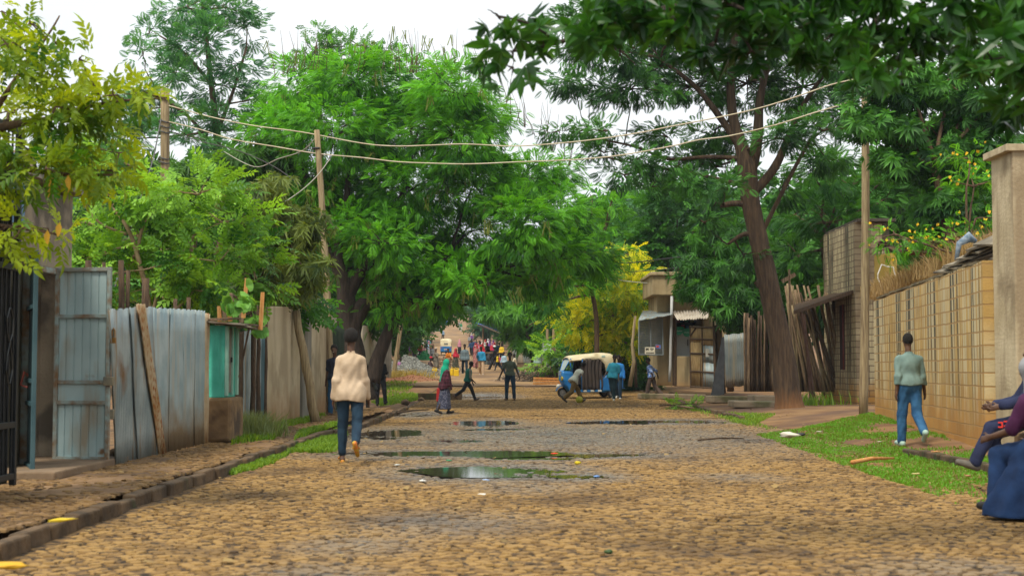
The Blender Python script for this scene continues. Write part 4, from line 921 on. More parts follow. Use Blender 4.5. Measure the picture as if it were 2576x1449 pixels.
# tall feathery tree at left
tree('feathery_tree', 'tall feathery blue-green tree rising above the left pole', 'tree', 62,
     [[(560, 960, 14), (552, 700, 13), (548, 420, 10), (545, 330, 9), (530, 200, 7), (515, 60, 5), (505, -40, 3)], [(548, 330, 6), (590, 220, 4), (620, 120, 3)], [(545, 380, 6), (480, 300, 4), (400, 240, 3)], [(530, 210, 5), (460, 130, 3), (400, 90, 2)]],
     [(470, 20, 95, 40), (560, 20, 80, 50), (620, 70, 45, 55), (520, 110, 90, 50), (440, 110, 60, 40), (375, 85, 40, 30, None, .7), (360, 140, 35, 40, None, .6), (600, 160, 50, 50), (440, 185, 95, 35), (545, 215, 80, 45), (350, 225, 60, 35), (430, 270, 95, 40), (330, 290, 50, 35), (560, 300, 75, 45), (470, 340, 90, 35), (630, 330, 50, 45), (340, 350, 60, 30), (640, 250, 35, 40)],
     FERN, L_fern2, 30, 1.05, seed=11, clump=.34, droop=-.1, dy=2.5, limb_r=.06, group='feathery dark trees')
# trees behind the zinc fence
tree('mango_tree', 'hazy green mango tree behind the left utility pole', 'tree', 47, [[(470, 1000, 12), (480, 700, 10), (500, 500, 6)]],
     [(240, 430, 70, 40), (320, 455, 85, 55), (420, 465, 80, 50), (540, 410, 90, 50), (620, 430, 80, 55), (500, 470, 80, 50), (255, 530, 80, 60), (680, 390, 60, 45), (710, 450, 60, 60), (380, 540, 90, 60), (580, 500, 80, 60), (220, 380, 60, 35, None, .7)], WHL, L_mango, 30, 1.5, seed=15, clump=.32)
tree('feathery_shrub', 'pale feathery shrub top behind the gatehouse roof', 'tree', 40, [[(240, 1000, 8), (230, 600, 6)]], [(230, 370, 60, 25), (300, 385, 60, 30), (210, 450, 50, 50), (190, 560, 40, 60), (200, 660, 40, 60)], PIN, L_guava, 34, .9, seed=17)
gt, Bg, Pg, bgv = tree('guava_tree', 'bright leafy guava tree with pale bare branches over the zinc fence', 'tree', 25.5,
     [[(400, 1050, 8), (380, 800, 7), (345, 640, 6), (318, 570, 5), (280, 520, 3)], [(345, 640, 5), (360, 570, 4), (400, 520, 3), (470, 470, 2)], [(380, 800, 5), (410, 700, 4), (455, 640, 3), (490, 590, 2)], [(318, 590, 4), (250, 560, 3), (200, 500, 2)], [(400, 830, 5), (480, 740, 3), (560, 680, 2)]],
     [(220, 560, 55, 45), (300, 500, 75, 40), (400, 490, 90, 50), (500, 490, 85, 50), (265, 640, 75, 45), (350, 590, 70, 45, 1.2), (450, 560, 90, 50), (560, 560, 80, 55), (215, 710, 45, 45), (330, 690, 80, 45), (440, 660, 95, 55), (550, 660, 90, 60), (280, 740, 70, 30), (400, 740, 90, 35), (520, 735, 80, 30), (620, 620, 50, 50), (640, 690, 50, 40)],
     SPR, L_guava, 62, 1.0, bm=bark_l, seed=21, clump=.2, dy=.9, droop=.1, twig=.012)
tree('mango_tree', 'olive-green mango tree drooping over the kiosk and plaster wall', 'tree', 31.5,
     [[(735, 1000, 14, 5), (735, 800, 11, 5), (730, 650, 8, 3), (700, 540, 5)]],
     [(660, 500, 55, 45), (730, 540, 65, 50), (700, 600, 70, 50), (765, 610, 45, 60), (640, 570, 60, 50), (620, 650, 70, 50), (700, 680, 80, 50), (770, 690, 45, 55), (640, 735, 60, 30), (730, 745, 60, 28), (600, 520, 50, 40), (680, 560, 60, 50, 1.5)], WHL, leafm('leaf_mango_olive', (.03, .065, .012), (.16, .22, .03)), 62, 1.0, seed=24, clump=.24, dy=.9)
tree('dark_shrubbery', 'dark bushes filling the gap behind the kiosk stakes', 'shrub', 34, [[(600, 1000, 8), (600, 800, 5)]], [(560, 730, 70, 50), (650, 770, 70, 40), (480, 750, 60, 40), (750, 740, 60, 50), (360, 760, 90, 50), (230, 760, 70, 60)], SPR, L_mango2, 46, 1.3, seed=29, clump=.25)
tree('pumpkin_vine', 'big pale-leaved climbing plant spilling over the kiosk roof', 'plant', 25.2, [[(600, 850, 3), (590, 770, 2)]],
     [(540, 755, 30, 22), (580, 740, 32, 24), (620, 750, 26, 26), (635, 790, 14, 24), (560, 770, 30, 14)], T_leafset([((0, 0, 0), (1, .3*s, .1), (0, 0, 1), .17, .19, .5) for s in (-1, 0, 1)]), leafm('leaf_pumpkin', (.10, .30, .04), (.24, .48, .08)), 60, 1.0, seed=31, clump=.1, per=8)
# foreground branches, top left
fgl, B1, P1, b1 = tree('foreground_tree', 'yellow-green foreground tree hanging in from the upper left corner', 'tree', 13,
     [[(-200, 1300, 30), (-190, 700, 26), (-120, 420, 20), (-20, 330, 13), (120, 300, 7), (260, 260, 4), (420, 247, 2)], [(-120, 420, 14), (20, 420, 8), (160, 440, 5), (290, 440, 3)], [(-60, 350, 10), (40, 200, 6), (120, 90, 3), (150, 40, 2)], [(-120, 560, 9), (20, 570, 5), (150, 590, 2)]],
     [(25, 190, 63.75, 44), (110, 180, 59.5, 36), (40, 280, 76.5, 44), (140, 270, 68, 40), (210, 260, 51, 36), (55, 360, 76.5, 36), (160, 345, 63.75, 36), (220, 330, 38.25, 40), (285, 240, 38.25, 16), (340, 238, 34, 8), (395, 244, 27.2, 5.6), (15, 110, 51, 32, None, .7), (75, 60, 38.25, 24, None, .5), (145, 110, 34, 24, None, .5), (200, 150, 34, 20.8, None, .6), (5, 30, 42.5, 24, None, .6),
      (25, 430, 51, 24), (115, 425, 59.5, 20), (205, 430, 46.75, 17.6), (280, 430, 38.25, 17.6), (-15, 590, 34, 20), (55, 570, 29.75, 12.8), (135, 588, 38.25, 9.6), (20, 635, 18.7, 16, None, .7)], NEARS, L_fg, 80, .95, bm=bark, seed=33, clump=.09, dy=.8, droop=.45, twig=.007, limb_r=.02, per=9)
lv = MB()
for (px, py) in ((138, 440), (172, 440), (120, 578), (150, 560)):
    o = W(px, py, 12.4)-b1; V, f = T_leafset([((0, 0, 0), (rnd.uniform(-.5, .5), 0, -1), (0, -1, 0), rnd.uniform(.12, .2), .055, .1)]); lv.add([Vector(v)+o for v in V], [tuple(dict.fromkeys(q)) for q in f.tolist()])
lv.build('old_leaves', L_old, fgl)
# foreground branches, top right
fgr, B7, P7, b7 = tree('foreground_tree', 'dark glossy-leaved foreground tree hanging across the upper right corner', 'tree', 9.6,
     [[(2900, 1500, 60), (2880, 700, 55), (2800, 200, 45), (2600, -10, 30), (2300, -40, 18), (1900, -10, 12), (1600, 40, 8), (1400, 110, 5), (1290, 130, 3)], [(2800, 200, 25), (2640, 180, 16), (2560, 240, 8)], [(2300, -40, 12), (2200, 60, 8), (2130, 150, 5)], [(1400, 105, 4), (1330, 60, 3), (1250, 40, 2)]],
     [(1255, 45, 35.7, 17.16, None, .5), (1330, 70, 35.7, 18.72, None, .5), (1290, 130, 51, 20.28, None, .6), (1370, 130, 42.5, 23.4, None, .8), (1440, 90, 51, 29.64), (1290, 170, 34, 14.04, None, .5), (1530, 18, 68, 42.9), (1490, 98, 34, 19.5, None, .6), (1620, 8, 76.5, 46.8), (1700, 68, 51, 31.2), (1760, 8, 85, 54.6), (1800, 108, 51, 31.2, None, .8), (1880, 28, 85, 54.6), (1890, 128, 46.75, 31.2, None, .8), (2000, 8, 85, 50.7), (1990, 88, 51, 31.2), (2090, 88, 68, 46.8), (2130, 168, 42.5, 35.1), (2190, 188, 34, 27.3), (2120, -2, 85, 46.8), (2250, 38, 76.5, 54.6), (2260, 128, 51, 31.2), (2380, 8, 85, 39), (2370, 83, 42.5, 23.4, None, .8), (2490, 38, 76.5, 62.4), (2540, 148, 51, 62.4), (2560, 268, 29.75, 62.4), (2480, 128, 42.5, 31.2), (1600, 88, 34, 31.2, None, .6), (2600, 38, 68, 70.2), (2620, 238, 42.5, 70.2), (2250, -62, 255, 46.8), (1850, -62, 221, 39)],
     NEAR, L_dark, 62, .95, bm=bark_d, seed=37, clump=.085, dy=.7, droop=.55, twig=.006, limb_r=.02, per=8)
# silky oak on the right verge
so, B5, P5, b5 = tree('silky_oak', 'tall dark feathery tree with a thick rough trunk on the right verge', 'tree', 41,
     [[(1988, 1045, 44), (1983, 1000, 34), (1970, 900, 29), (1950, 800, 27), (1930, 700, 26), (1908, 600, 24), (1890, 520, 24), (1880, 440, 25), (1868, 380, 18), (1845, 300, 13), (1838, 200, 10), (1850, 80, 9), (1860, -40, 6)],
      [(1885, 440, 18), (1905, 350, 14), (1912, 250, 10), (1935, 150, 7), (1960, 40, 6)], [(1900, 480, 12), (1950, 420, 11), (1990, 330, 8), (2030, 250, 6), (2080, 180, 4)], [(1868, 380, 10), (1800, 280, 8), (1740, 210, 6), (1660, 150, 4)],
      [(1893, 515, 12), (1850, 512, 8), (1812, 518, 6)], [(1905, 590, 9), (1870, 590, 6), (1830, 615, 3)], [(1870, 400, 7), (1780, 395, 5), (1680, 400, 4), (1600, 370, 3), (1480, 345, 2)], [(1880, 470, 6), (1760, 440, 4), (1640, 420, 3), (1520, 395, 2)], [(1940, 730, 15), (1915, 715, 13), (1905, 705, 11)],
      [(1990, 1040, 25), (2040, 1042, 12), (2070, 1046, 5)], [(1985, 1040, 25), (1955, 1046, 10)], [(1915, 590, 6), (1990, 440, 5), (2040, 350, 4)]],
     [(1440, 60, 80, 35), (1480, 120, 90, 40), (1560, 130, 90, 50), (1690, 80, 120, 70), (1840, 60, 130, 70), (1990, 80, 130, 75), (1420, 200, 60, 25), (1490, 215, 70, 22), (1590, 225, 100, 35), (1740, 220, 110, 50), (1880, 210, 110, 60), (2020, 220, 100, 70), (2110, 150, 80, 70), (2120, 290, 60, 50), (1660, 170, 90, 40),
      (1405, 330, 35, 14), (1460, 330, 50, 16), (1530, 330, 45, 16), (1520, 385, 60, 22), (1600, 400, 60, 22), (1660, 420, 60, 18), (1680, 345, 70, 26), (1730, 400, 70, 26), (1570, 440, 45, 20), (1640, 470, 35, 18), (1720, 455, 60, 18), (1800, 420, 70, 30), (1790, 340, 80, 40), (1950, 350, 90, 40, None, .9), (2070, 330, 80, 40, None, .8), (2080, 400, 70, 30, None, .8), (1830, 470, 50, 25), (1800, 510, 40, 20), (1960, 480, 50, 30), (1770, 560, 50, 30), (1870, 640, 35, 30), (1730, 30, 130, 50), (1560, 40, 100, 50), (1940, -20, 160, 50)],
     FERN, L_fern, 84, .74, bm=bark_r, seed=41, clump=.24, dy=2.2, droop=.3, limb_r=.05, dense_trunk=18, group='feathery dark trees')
# right: mango, yellow flowering shrub, greenery behind
tree('mango_tree', 'glossy mango tree with reddish flower tips above the block wall', 'tree', 31,
     [[(2400, 900, 20), (2390, 600, 16), (2350, 420, 10)]],
     [(2190, 250, 60, 50), (2270, 220, 80, 55), (2380, 210, 90, 60), (2480, 180, 80, 60), (2230, 320, 75, 45), (2330, 310, 85, 55), (2440, 310, 80, 60), (2170, 310, 40, 40), (2310, 400, 70, 50), (2390, 400, 75, 55), (2480, 400, 60, 50), (2350, 480, 70, 45), (2420, 520, 80, 50), (2480, 280, 60, 60), (2320, 550, 60, 40)], WH, L_mango2, 64, 1.15, seed=45, clump=.24, dy=.9)
fsr, B8, P8, b8 = tree('flowering_shrub', 'shrub with small yellow flowers sprawling over the block wall top', 'shrub', 28.5, [[(2430, 900, 10), (2430, 650, 6)]],
     [(2440, 400, 60, 35), (2450, 470, 65, 45), (2455, 550, 60, 45), (2400, 600, 75, 35), (2320, 600, 70, 28), (2250, 590, 50, 22), (2470, 620, 45, 35), (2230, 625, 40, 18)], PINS, L_bright, 62, .55, seed=49, clump=.18, dy=.6, per=14)
r_ = np.random.default_rng(3); k = r_.choice(len(P8), 95, replace=False); V, f = inst((np.array([(0, 0, 0), (.05, .03, .02), (.07, 0, .05), (.05, -.03, .02), (0, .03, .05), (.02, 0, .08)])*.85, np.array([(0, 1, 2, 3), (0, 4, 5, 2)])), P8[k]+np.array([0, -.15, .03]), r_.normal(0, 1, (95, 3)), r_.uniform(.7, 1.3, 95), r_)
mesh_np('flowers', V, f, L_flow, fsr)
tree('dark_tree', 'deep green small-leaved tree filling the space behind the block building', 'tree', 52, [[(2080, 1000, 14), (2085, 760, 11), (2070, 600, 8)]],
     [(2050, 430, 70, 50), (2140, 470, 80, 60), (2230, 500, 80, 60), (2000, 540, 70, 55), (2090, 560, 80, 60), (2180, 590, 80, 60), (2010, 640, 70, 55), (2100, 660, 80, 60), (2060, 720, 80, 45), (2270, 560, 80, 60), (2330, 500, 90, 80), (2150, 720, 70, 50), (2250, 430, 80, 60), (2400, 560, 90, 70)], PIN, leafm('leaf_mid', (.015, .09, .01), (.07, .24, .02)), 36, 1.1, seed=53, clump=.34)
tree('mango_tree', 'dark mango tree leaning over the corner shop awning', 'tree', 51.5, [[(1838, 985, 9), (1835, 850, 8), (1825, 720, 6)]],
     [(1790, 610, 60, 45), (1850, 600, 50, 45), (1770, 670, 55, 45), (1840, 680, 65, 50), (1800, 740, 70, 40), (1870, 740, 45, 45), (1860, 790, 45, 25), (1750, 720, 35, 25), (1810, 790, 50, 20), (1900, 660, 40, 50)], WHL, L_mango2, 60, 1.25, seed=57, clump=.26, dy=1.2)
tree('leafy_tree', 'mid green tree behind the shop parapet', 'tree', 72, [[(1700, 960, 8), (1700, 700, 6)]],
     [(1690, 500, 60, 35), (1750, 530, 60, 40), (1640, 560, 70, 45), (1720, 600, 80, 45), (1620, 630, 60, 45), (1700, 660, 70, 40), (1790, 600, 50, 60), (1560, 600, 50, 50), (1590, 690, 60, 30), (1660, 610, 60, 40), (1790, 690, 50, 60), (1700, 480, 60, 20, None, .5)], SPR, leafm('leaf_mid', (1, 1, 1), (1, 1, 1)), 24, 2.0, seed=61, clump=.45)
yt = tree('yellow_tree', 'bright yellow-leaved tree beside the parked three-wheeler', 'tree', 63, [[(1560, 975, 6), (1555, 860, 5), (1540, 780, 4)], [(1600, 975, 4), (1595, 850, 3), (1580, 720, 2)]],
     [(1480, 700, 50, 25), (1545, 690, 60, 30), (1600, 690, 40, 30), (1560, 735, 70, 35), (1470, 760, 60, 25), (1430, 790, 35, 18), (1520, 790, 80, 30), (1460, 820, 50, 22), (1540, 830, 60, 25), (1600, 780, 40, 40), (1490, 850, 60, 22), (1570, 860, 40, 20), (1580, 640, 50, 25)], SPRS, L_yel, 34, 1.35, seed=65, clump=.27, dy=1)
tree('dark_shrubbery', 'dark green bushes under and behind the yellow tree', 'shrub', 66, [[(1600, 985, 5), (1600, 900, 4)]],
     [(1600, 850, 40, 60), (1560, 900, 60, 40), (1610, 930, 30, 40), (1480, 890, 50, 30), (1640, 760, 40, 60), (1540, 760, 60, 60), (1580, 950, 40, 25), (1500, 930, 50, 25)], SPR, L_mango2, 30, 1.9, seed=67, clump=.35)
tree('roadside_bush', 'light green bush at the debris edge left of the three-wheeler', 'shrub', 74, [[(1400, 960, 4), (1400, 900, 3)]],
     [(1395, 890, 35, 25), (1420, 870, 40, 25), (1380, 920, 25, 15), (1440, 900, 30, 25)], SPR, L_guava, 26, 1.8, seed=69, clump=.3)
tree('broad_tree', 'dark broad-leaved tree over the distant market fence', 'tree', 93, [[(1340, 940, 6), (1338, 880, 5), (1320, 830, 4)]],
     [(1270, 795, 45, 22), (1330, 800, 50, 28), (1290, 835, 45, 22), (1350, 840, 50, 28), (1395, 800, 40, 30), (1400, 860, 35, 30), (1330, 872, 40, 14), (1240, 790, 30, 12), (1370, 770, 60, 20), (1420, 760, 40, 30)], WHL, leafm('leaf_broad', (.02, .12, .01), (.12, .34, .02)), 22, 2.1, seed=71, clump=.4)
tree('shaggy_tree', 'dark shaggy tree between the big tree and the market crowd', 'tree', 96, [[(1010, 940, 6), (1015, 870, 5), (1030, 830, 4)]],
     [(985, 800, 30, 22), (1015, 815, 30, 24), (1005, 850, 28, 22), (1035, 845, 22, 16), (980, 850, 20, 26), (1035, 805, 26, 14)], SPR, L_mango2, 22, 2.2, seed=73, clump=.4)
tree('dark_shrubbery', 'dark bushes behind the left trunks of the big tree', 'shrub', 68, [[(850, 1000, 6), (850, 850, 5)]],
     [(790, 760, 60, 60), (860, 780, 70, 60), (930, 780, 60, 40), (820, 840, 50, 40), (1000, 750, 60, 50), (1100, 740, 80, 40), (760, 680, 60, 80)], SPR, L_mango2, 26, 2.2, seed=75, clump=.4)
tree('feathery_tree', 'pale feathery greenery to the right of the big tree crown', 'tree', 60, [[(1500, 980, 7), (1500, 800, 6), (1480, 700, 5)]],
     [(1470, 560, 45, 35), (1500, 620, 45, 40), (1530, 560, 40, 50), (1460, 640, 40, 40), (1430, 720, 50, 40), (1500, 690, 40, 30), (1380, 760, 50, 25), (1540, 500, 40, 30, None, .6), (1490, 500, 40, 30, None, .7)], PIN, L_bright, 30, 1.1, seed=77, clump=.34)
# far trees: templates, copied along the climbing road
def fartree(seed, mat, T):
    B = []; r = random.Random(seed)
    for i in range(9): a = r.random()*6.28; q = r.uniform(.3, 2.3); B.append((Vector((math.cos(a)*q, math.sin(a)*q, r.uniform(2.6, 6.6))), r.uniform(1, 1.7), r.uniform(1, 1.7), r.uniform(.7, 1.2), 1))
    root = E('roadside_tree', (0, 0, 0)); V, f, t, sub, P = crown(B, T, 6.5, 3.2, seed, .2, .5, per=14)
    mesh_np('crown', V, f, mat, root, attr=t); mb = MB(); limb(mb, Vector((0, 0, -.5)), Vector((.2, .1, 3.6)), .22, .13, .03)
    for b in B: limb(mb, Vector((.2, .1, 3.4)), b[0], .1, .04, .08)
    mb.build('trunk', bark, root, smooth=True); return root
FT = [fartree(101, L_far, SPR), fartree(102, L_mango2, WHL), fartree(103, leafm('leaf_mid', (1,), (1,)), SPR), fartree(104, L_far, WHL)]
used = set(); rowi = 0
ords = ['first', 'second', 'third', 'fourth', 'fifth', 'sixth', 'seventh', 'eighth', 'ninth', 'tenth', 'eleventh', 'twelfth', 'thirteenth', 'fourteenth', 'fifteenth', 'sixteenth', 'seventeenth', 'eighteenth', 'nineteenth', 'twentieth']
def put_tree(x, y, s, k, label, grp):
    t = FT[k] if k not in used else copy_tree(FT[k]); used.add(k)
    t.location = (x, y, float(H(x, y))-.1); t.rotation_euler = (0, 0, rnd.uniform(0, 6.28)); t.scale = (s, s, s*rnd.uniform(.9, 1.15)); tag(t, label, 'tree', grp)
ri = le = 0
for (px, y, s, k) in ((1225, 200, .9, 0), (1262, 178, .9, 3), (1225, 230, 1.1, 0), (1205, 265, 1.1, 3), (1215, 310, 1.2, 0), (1190, 350, 1.2, 3), (1160, 385, 1.2, 0), (1128, 405, 1.3, 3), (1290, 190, 1.0, 1), (1335, 150, 1.0, 0), (1395, 122, .9, 3), (1400, 112, 1.1, 1), (1440, 100, 1.1, 2), (1178, 420, 1.5, 0), (1310, 215, 1.6, 0), (1400, 180, 1.6, 3), (1490, 130, 1.6, 0), (1560, 140, 2.0, 3), (1640, 150, 2.2, 0)):
    put_tree(PX(px, y), y, s, k, '%s tree up the right side of the far climbing road' % ords[ri], 'trees along the right of the far road'); ri += 1
for (px, y, s, k) in ((1012, 150, .9, 1), (1015, 190, 1.0, 0), (1040, 215, .9, 3), (1032, 255, .8, 0), (1048, 320, .9, 3), (1000, 130, 1.2, 2), (950, 120, 1.4, 1), (880, 110, 1.4, 2), (1075, 370, 1.1, 0), (1140, 440, 1.6, 3), (960, 200, 2, 0), (1035, 290, 1.6, 3), (1160, 500, 1.5, 0), (1090, 480, 1.6, 3)):
    put_tree(PX(px, y), y, s, k, '%s tree up the left side of the far climbing road' % ords[le], 'trees along the left of the far road'); le += 1
bk = 0
for (px, y, s, k) in ((700, 90, 1.7, 2), (560, 80, 1.5, 2), (430, 75, 1.4, 0), (300, 70, 1.4, 2), (180, 60, 1.2, 3), (1900, 85, 1.5, 2), (2000, 78, 1.6, 1), (2120, 76, 1.6, 2), (2280, 70, 1.6, 1), (1780, 95, 1.7, 0), (2450, 60, 1.4, 2), (620, 110, 2.0, 0), (820, 95, 1.4, 1)):
    put_tree(PX(px, y), y, s, k, '%s of the trees closing the view behind the compounds' % ords[bk], 'trees behind the compounds'); bk += 1
# ------------------------------------------------------------------ people: one continuous surface each, grown from a distance field
def nets(fn, lo, hi, h):
    n = np.ceil((hi-lo)/h).astype(int)+2
    ax = [lo[i]+h*np.arange(n[i]) for i in range(3)]
    Pt = np.stack(np.meshgrid(*ax, indexing='ij'), -1).astype(np.float32); D = fn(Pt)
    ins = D < 0; c = ins[:-1, :-1, :-1].astype(np.int8)
    tot = sum(ins[i:n[0]-1+i, j:n[1]-1+j, k:n[2]-1+k].astype(np.int8) for i in (0, 1) for j in (0, 1) for k in (0, 1))
    act = (tot > 0) & (tot < 8); idx = -np.ones(act.shape, int); I = np.argwhere(act); idx[tuple(I.T)] = np.arange(len(I))
    acc = np.zeros((len(I), 3)); cnt = np.zeros(len(I))
    cor = [(i, j, k) for i in (0, 1) for j in (0, 1) for k in (0, 1)]
    for a in range(8):
        for b in range(a+1, 8):
            A, B = cor[a], cor[b]
            if sum(abs(A[i]-B[i]) for i in range(3)) != 1: continue
            da = D[tuple((I+A).T)]; db = D[tuple((I+B).T)]; m = (da < 0) != (db < 0)
            t = np.where(m, da/np.where(da-db == 0, 1, da-db), 0)[:, None]
            acc += (np.array(A)+t*(np.array(B)-np.array(A)))*m[:, None]; cnt += m
    V = lo+(I+acc/np.maximum(cnt, 1)[:, None])*h; F_ = []
    for ax_ in range(3):
        o = [i for i in range(3) if i != ax_]; s0 = [slice(0, -1)]*3
        s1 = [slice(None)]*3; s1[ax_] = slice(0, n[ax_]-1); s2 = [slice(None)]*3; s2[ax_] = slice(1, n[ax_])
        A = ins[tuple(s1)]; B = ins[tuple(s2)]; E_ = np.argwhere(A != B); 
        ok = (E_[:, o[0]] > 0) & (E_[:, o[1]] > 0) & (E_[:, o[0]] < n[o[0]]-1) & (E_[:, o[1]] < n[o[1]]-1); E_ = E_[ok]
        def g(a, b): e = E_.copy(); e[:, o[0]] -= a; e[:, o[1]] -= b; return idx[tuple(e.T)]
        q = np.stack([g(0, 0), g(1, 0), g(1, 1), g(0, 1)], 1); fl = A[tuple(E_.T)]
        if ax_ == 1: fl = ~fl
        q[~fl] = q[~fl][:, ::-1]; F_.append(q[(q >= 0).all(1)][:, ::-1])
    return V, np.concatenate(F_)
def cap(P, a, b, ra, rb, sq=None):
    a = np.array(a, np.float32); b = np.array(b, np.float32); ab = b-a; pa = P-a
    if sq is not None: w_ = np.array(sq, np.float32); t = np.clip((pa@ab)/max(ab@ab, 1e-9), 0, 1); d = (pa-t[..., None]*ab)*w_; return np.sqrt((d*d).sum(-1))/w_.max()*1.0-(ra+(rb-ra)*t)/w_.max()*1.0
    t = np.clip((pa@ab)/max(ab@ab, 1e-9), 0, 1); d = pa-t[..., None]*ab
    return np.sqrt((d*d).sum(-1))-(ra+(rb-ra)*t)
def ell(P, c, r, R3=None):
    d = P-np.array(c, np.float32)
    if R3 is not None: d = d@np.array(R3, np.float32)
    r = np.array(r, np.float32); k0 = np.sqrt(((d/r)**2).sum(-1)); k1 = np.sqrt(((d/(r*r))**2).sum(-1))+1e-6; return k0*(k0-1)/k1
def smin(a, b, k): hh = np.clip(.5+.5*(b-a)/k, 0, 1); return b+(a-b)*hh-k*hh*(1-hh)
def rot(ax, a): return np.array(Matrix.Rotation(a, 3, ax))
def cloth(name, col, col2=None, kind='plain'):
    if name in _mats: return _mats[name]
    if kind == 'check':
        m = M(name, col, None, rough=.9); nt = m.node_tree; L = nt.links; b = nt.nodes['Principled BSDF']; t = _n(nt, 'ShaderNodeTexCoord')
        fac = None
        for ax_, dn in (('X', 1), ('Z', 1)):
            wv = _n(nt, 'ShaderNodeTexWave', bands_direction=ax_); wv.inputs['Scale'].default_value = 3.2; L.new(t.outputs['Object'], wv.inputs[0])
            r = _n(nt, 'ShaderNodeMapRange'); r.inputs[1].default_value = .6; r.inputs[2].default_value = .75; L.new(wv.outputs[1], r.inputs[0])
            if fac is None: fac = r.outputs[0]
            else:
                mm = _n(nt, 'ShaderNodeMath', operation='ADD'); L.new(fac, mm.inputs[0]); L.new(r.outputs[0], mm.inputs[1]); m2 = _n(nt, 'ShaderNodeMath', operation='MULTIPLY'); L.new(mm.outputs[0], m2.inputs[0]); m2.inputs[1].default_value = .5; fac = m2.outputs[0]
        x = _n(nt, 'ShaderNodeMix', data_type='RGBA'); L.new(fac, x.inputs[0]); x.inputs[6].default_value = (*col, 1); x.inputs[7].default_value = (*col2, 1); L.new(x.outputs[2], b.inputs['Base Color']); return m
    if kind == 'floral': return M(name, col, col2, 26, .9, 0, detail=2, lo=.48, hi=.54)
    if kind == 'stripe':
        m = M(name, col, None, rough=.9); nt = m.node_tree; L = nt.links; t = _n(nt, 'ShaderNodeTexCoord'); wv = _n(nt, 'ShaderNodeTexWave', bands_direction='Z'); wv.inputs['Scale'].default_value = 9; L.new(t.outputs['Object'], wv.inputs[0])
        x = _n(nt, 'ShaderNodeMix', data_type='RGBA'); L.new(wv.outputs[1], x.inputs[0]); x.inputs[6].default_value = (*col, 1); x.inputs[7].default_value = (*col2, 1); L.new(x.outputs[2], nt.nodes['Principled BSDF'].inputs['Base Color']); return m
    c2 = col2 or tuple(min(1, v*1.25+.004) for v in col); return M(name, col, c2, 5, .88, .25, 30)
skin = M('skin', (.085, .040, .022), (.125, .062, .034), 8, .5); skin_d = M('skin_dark', (.035, .018, .012), (.055, .028, .018), 8, .5); hair_m = M('hair', (.008, .006, .005), (.02, .016, .013), 60, .95, 1, 120)
shoe_w = M('shoe_white', (.55, .55, .5), rough=.6); shoe_k = M('shoe_dark', (.02, .018, .016), rough=.6); shoe_b = M('shoe_brown', (.09, .05, .03), rough=.6)
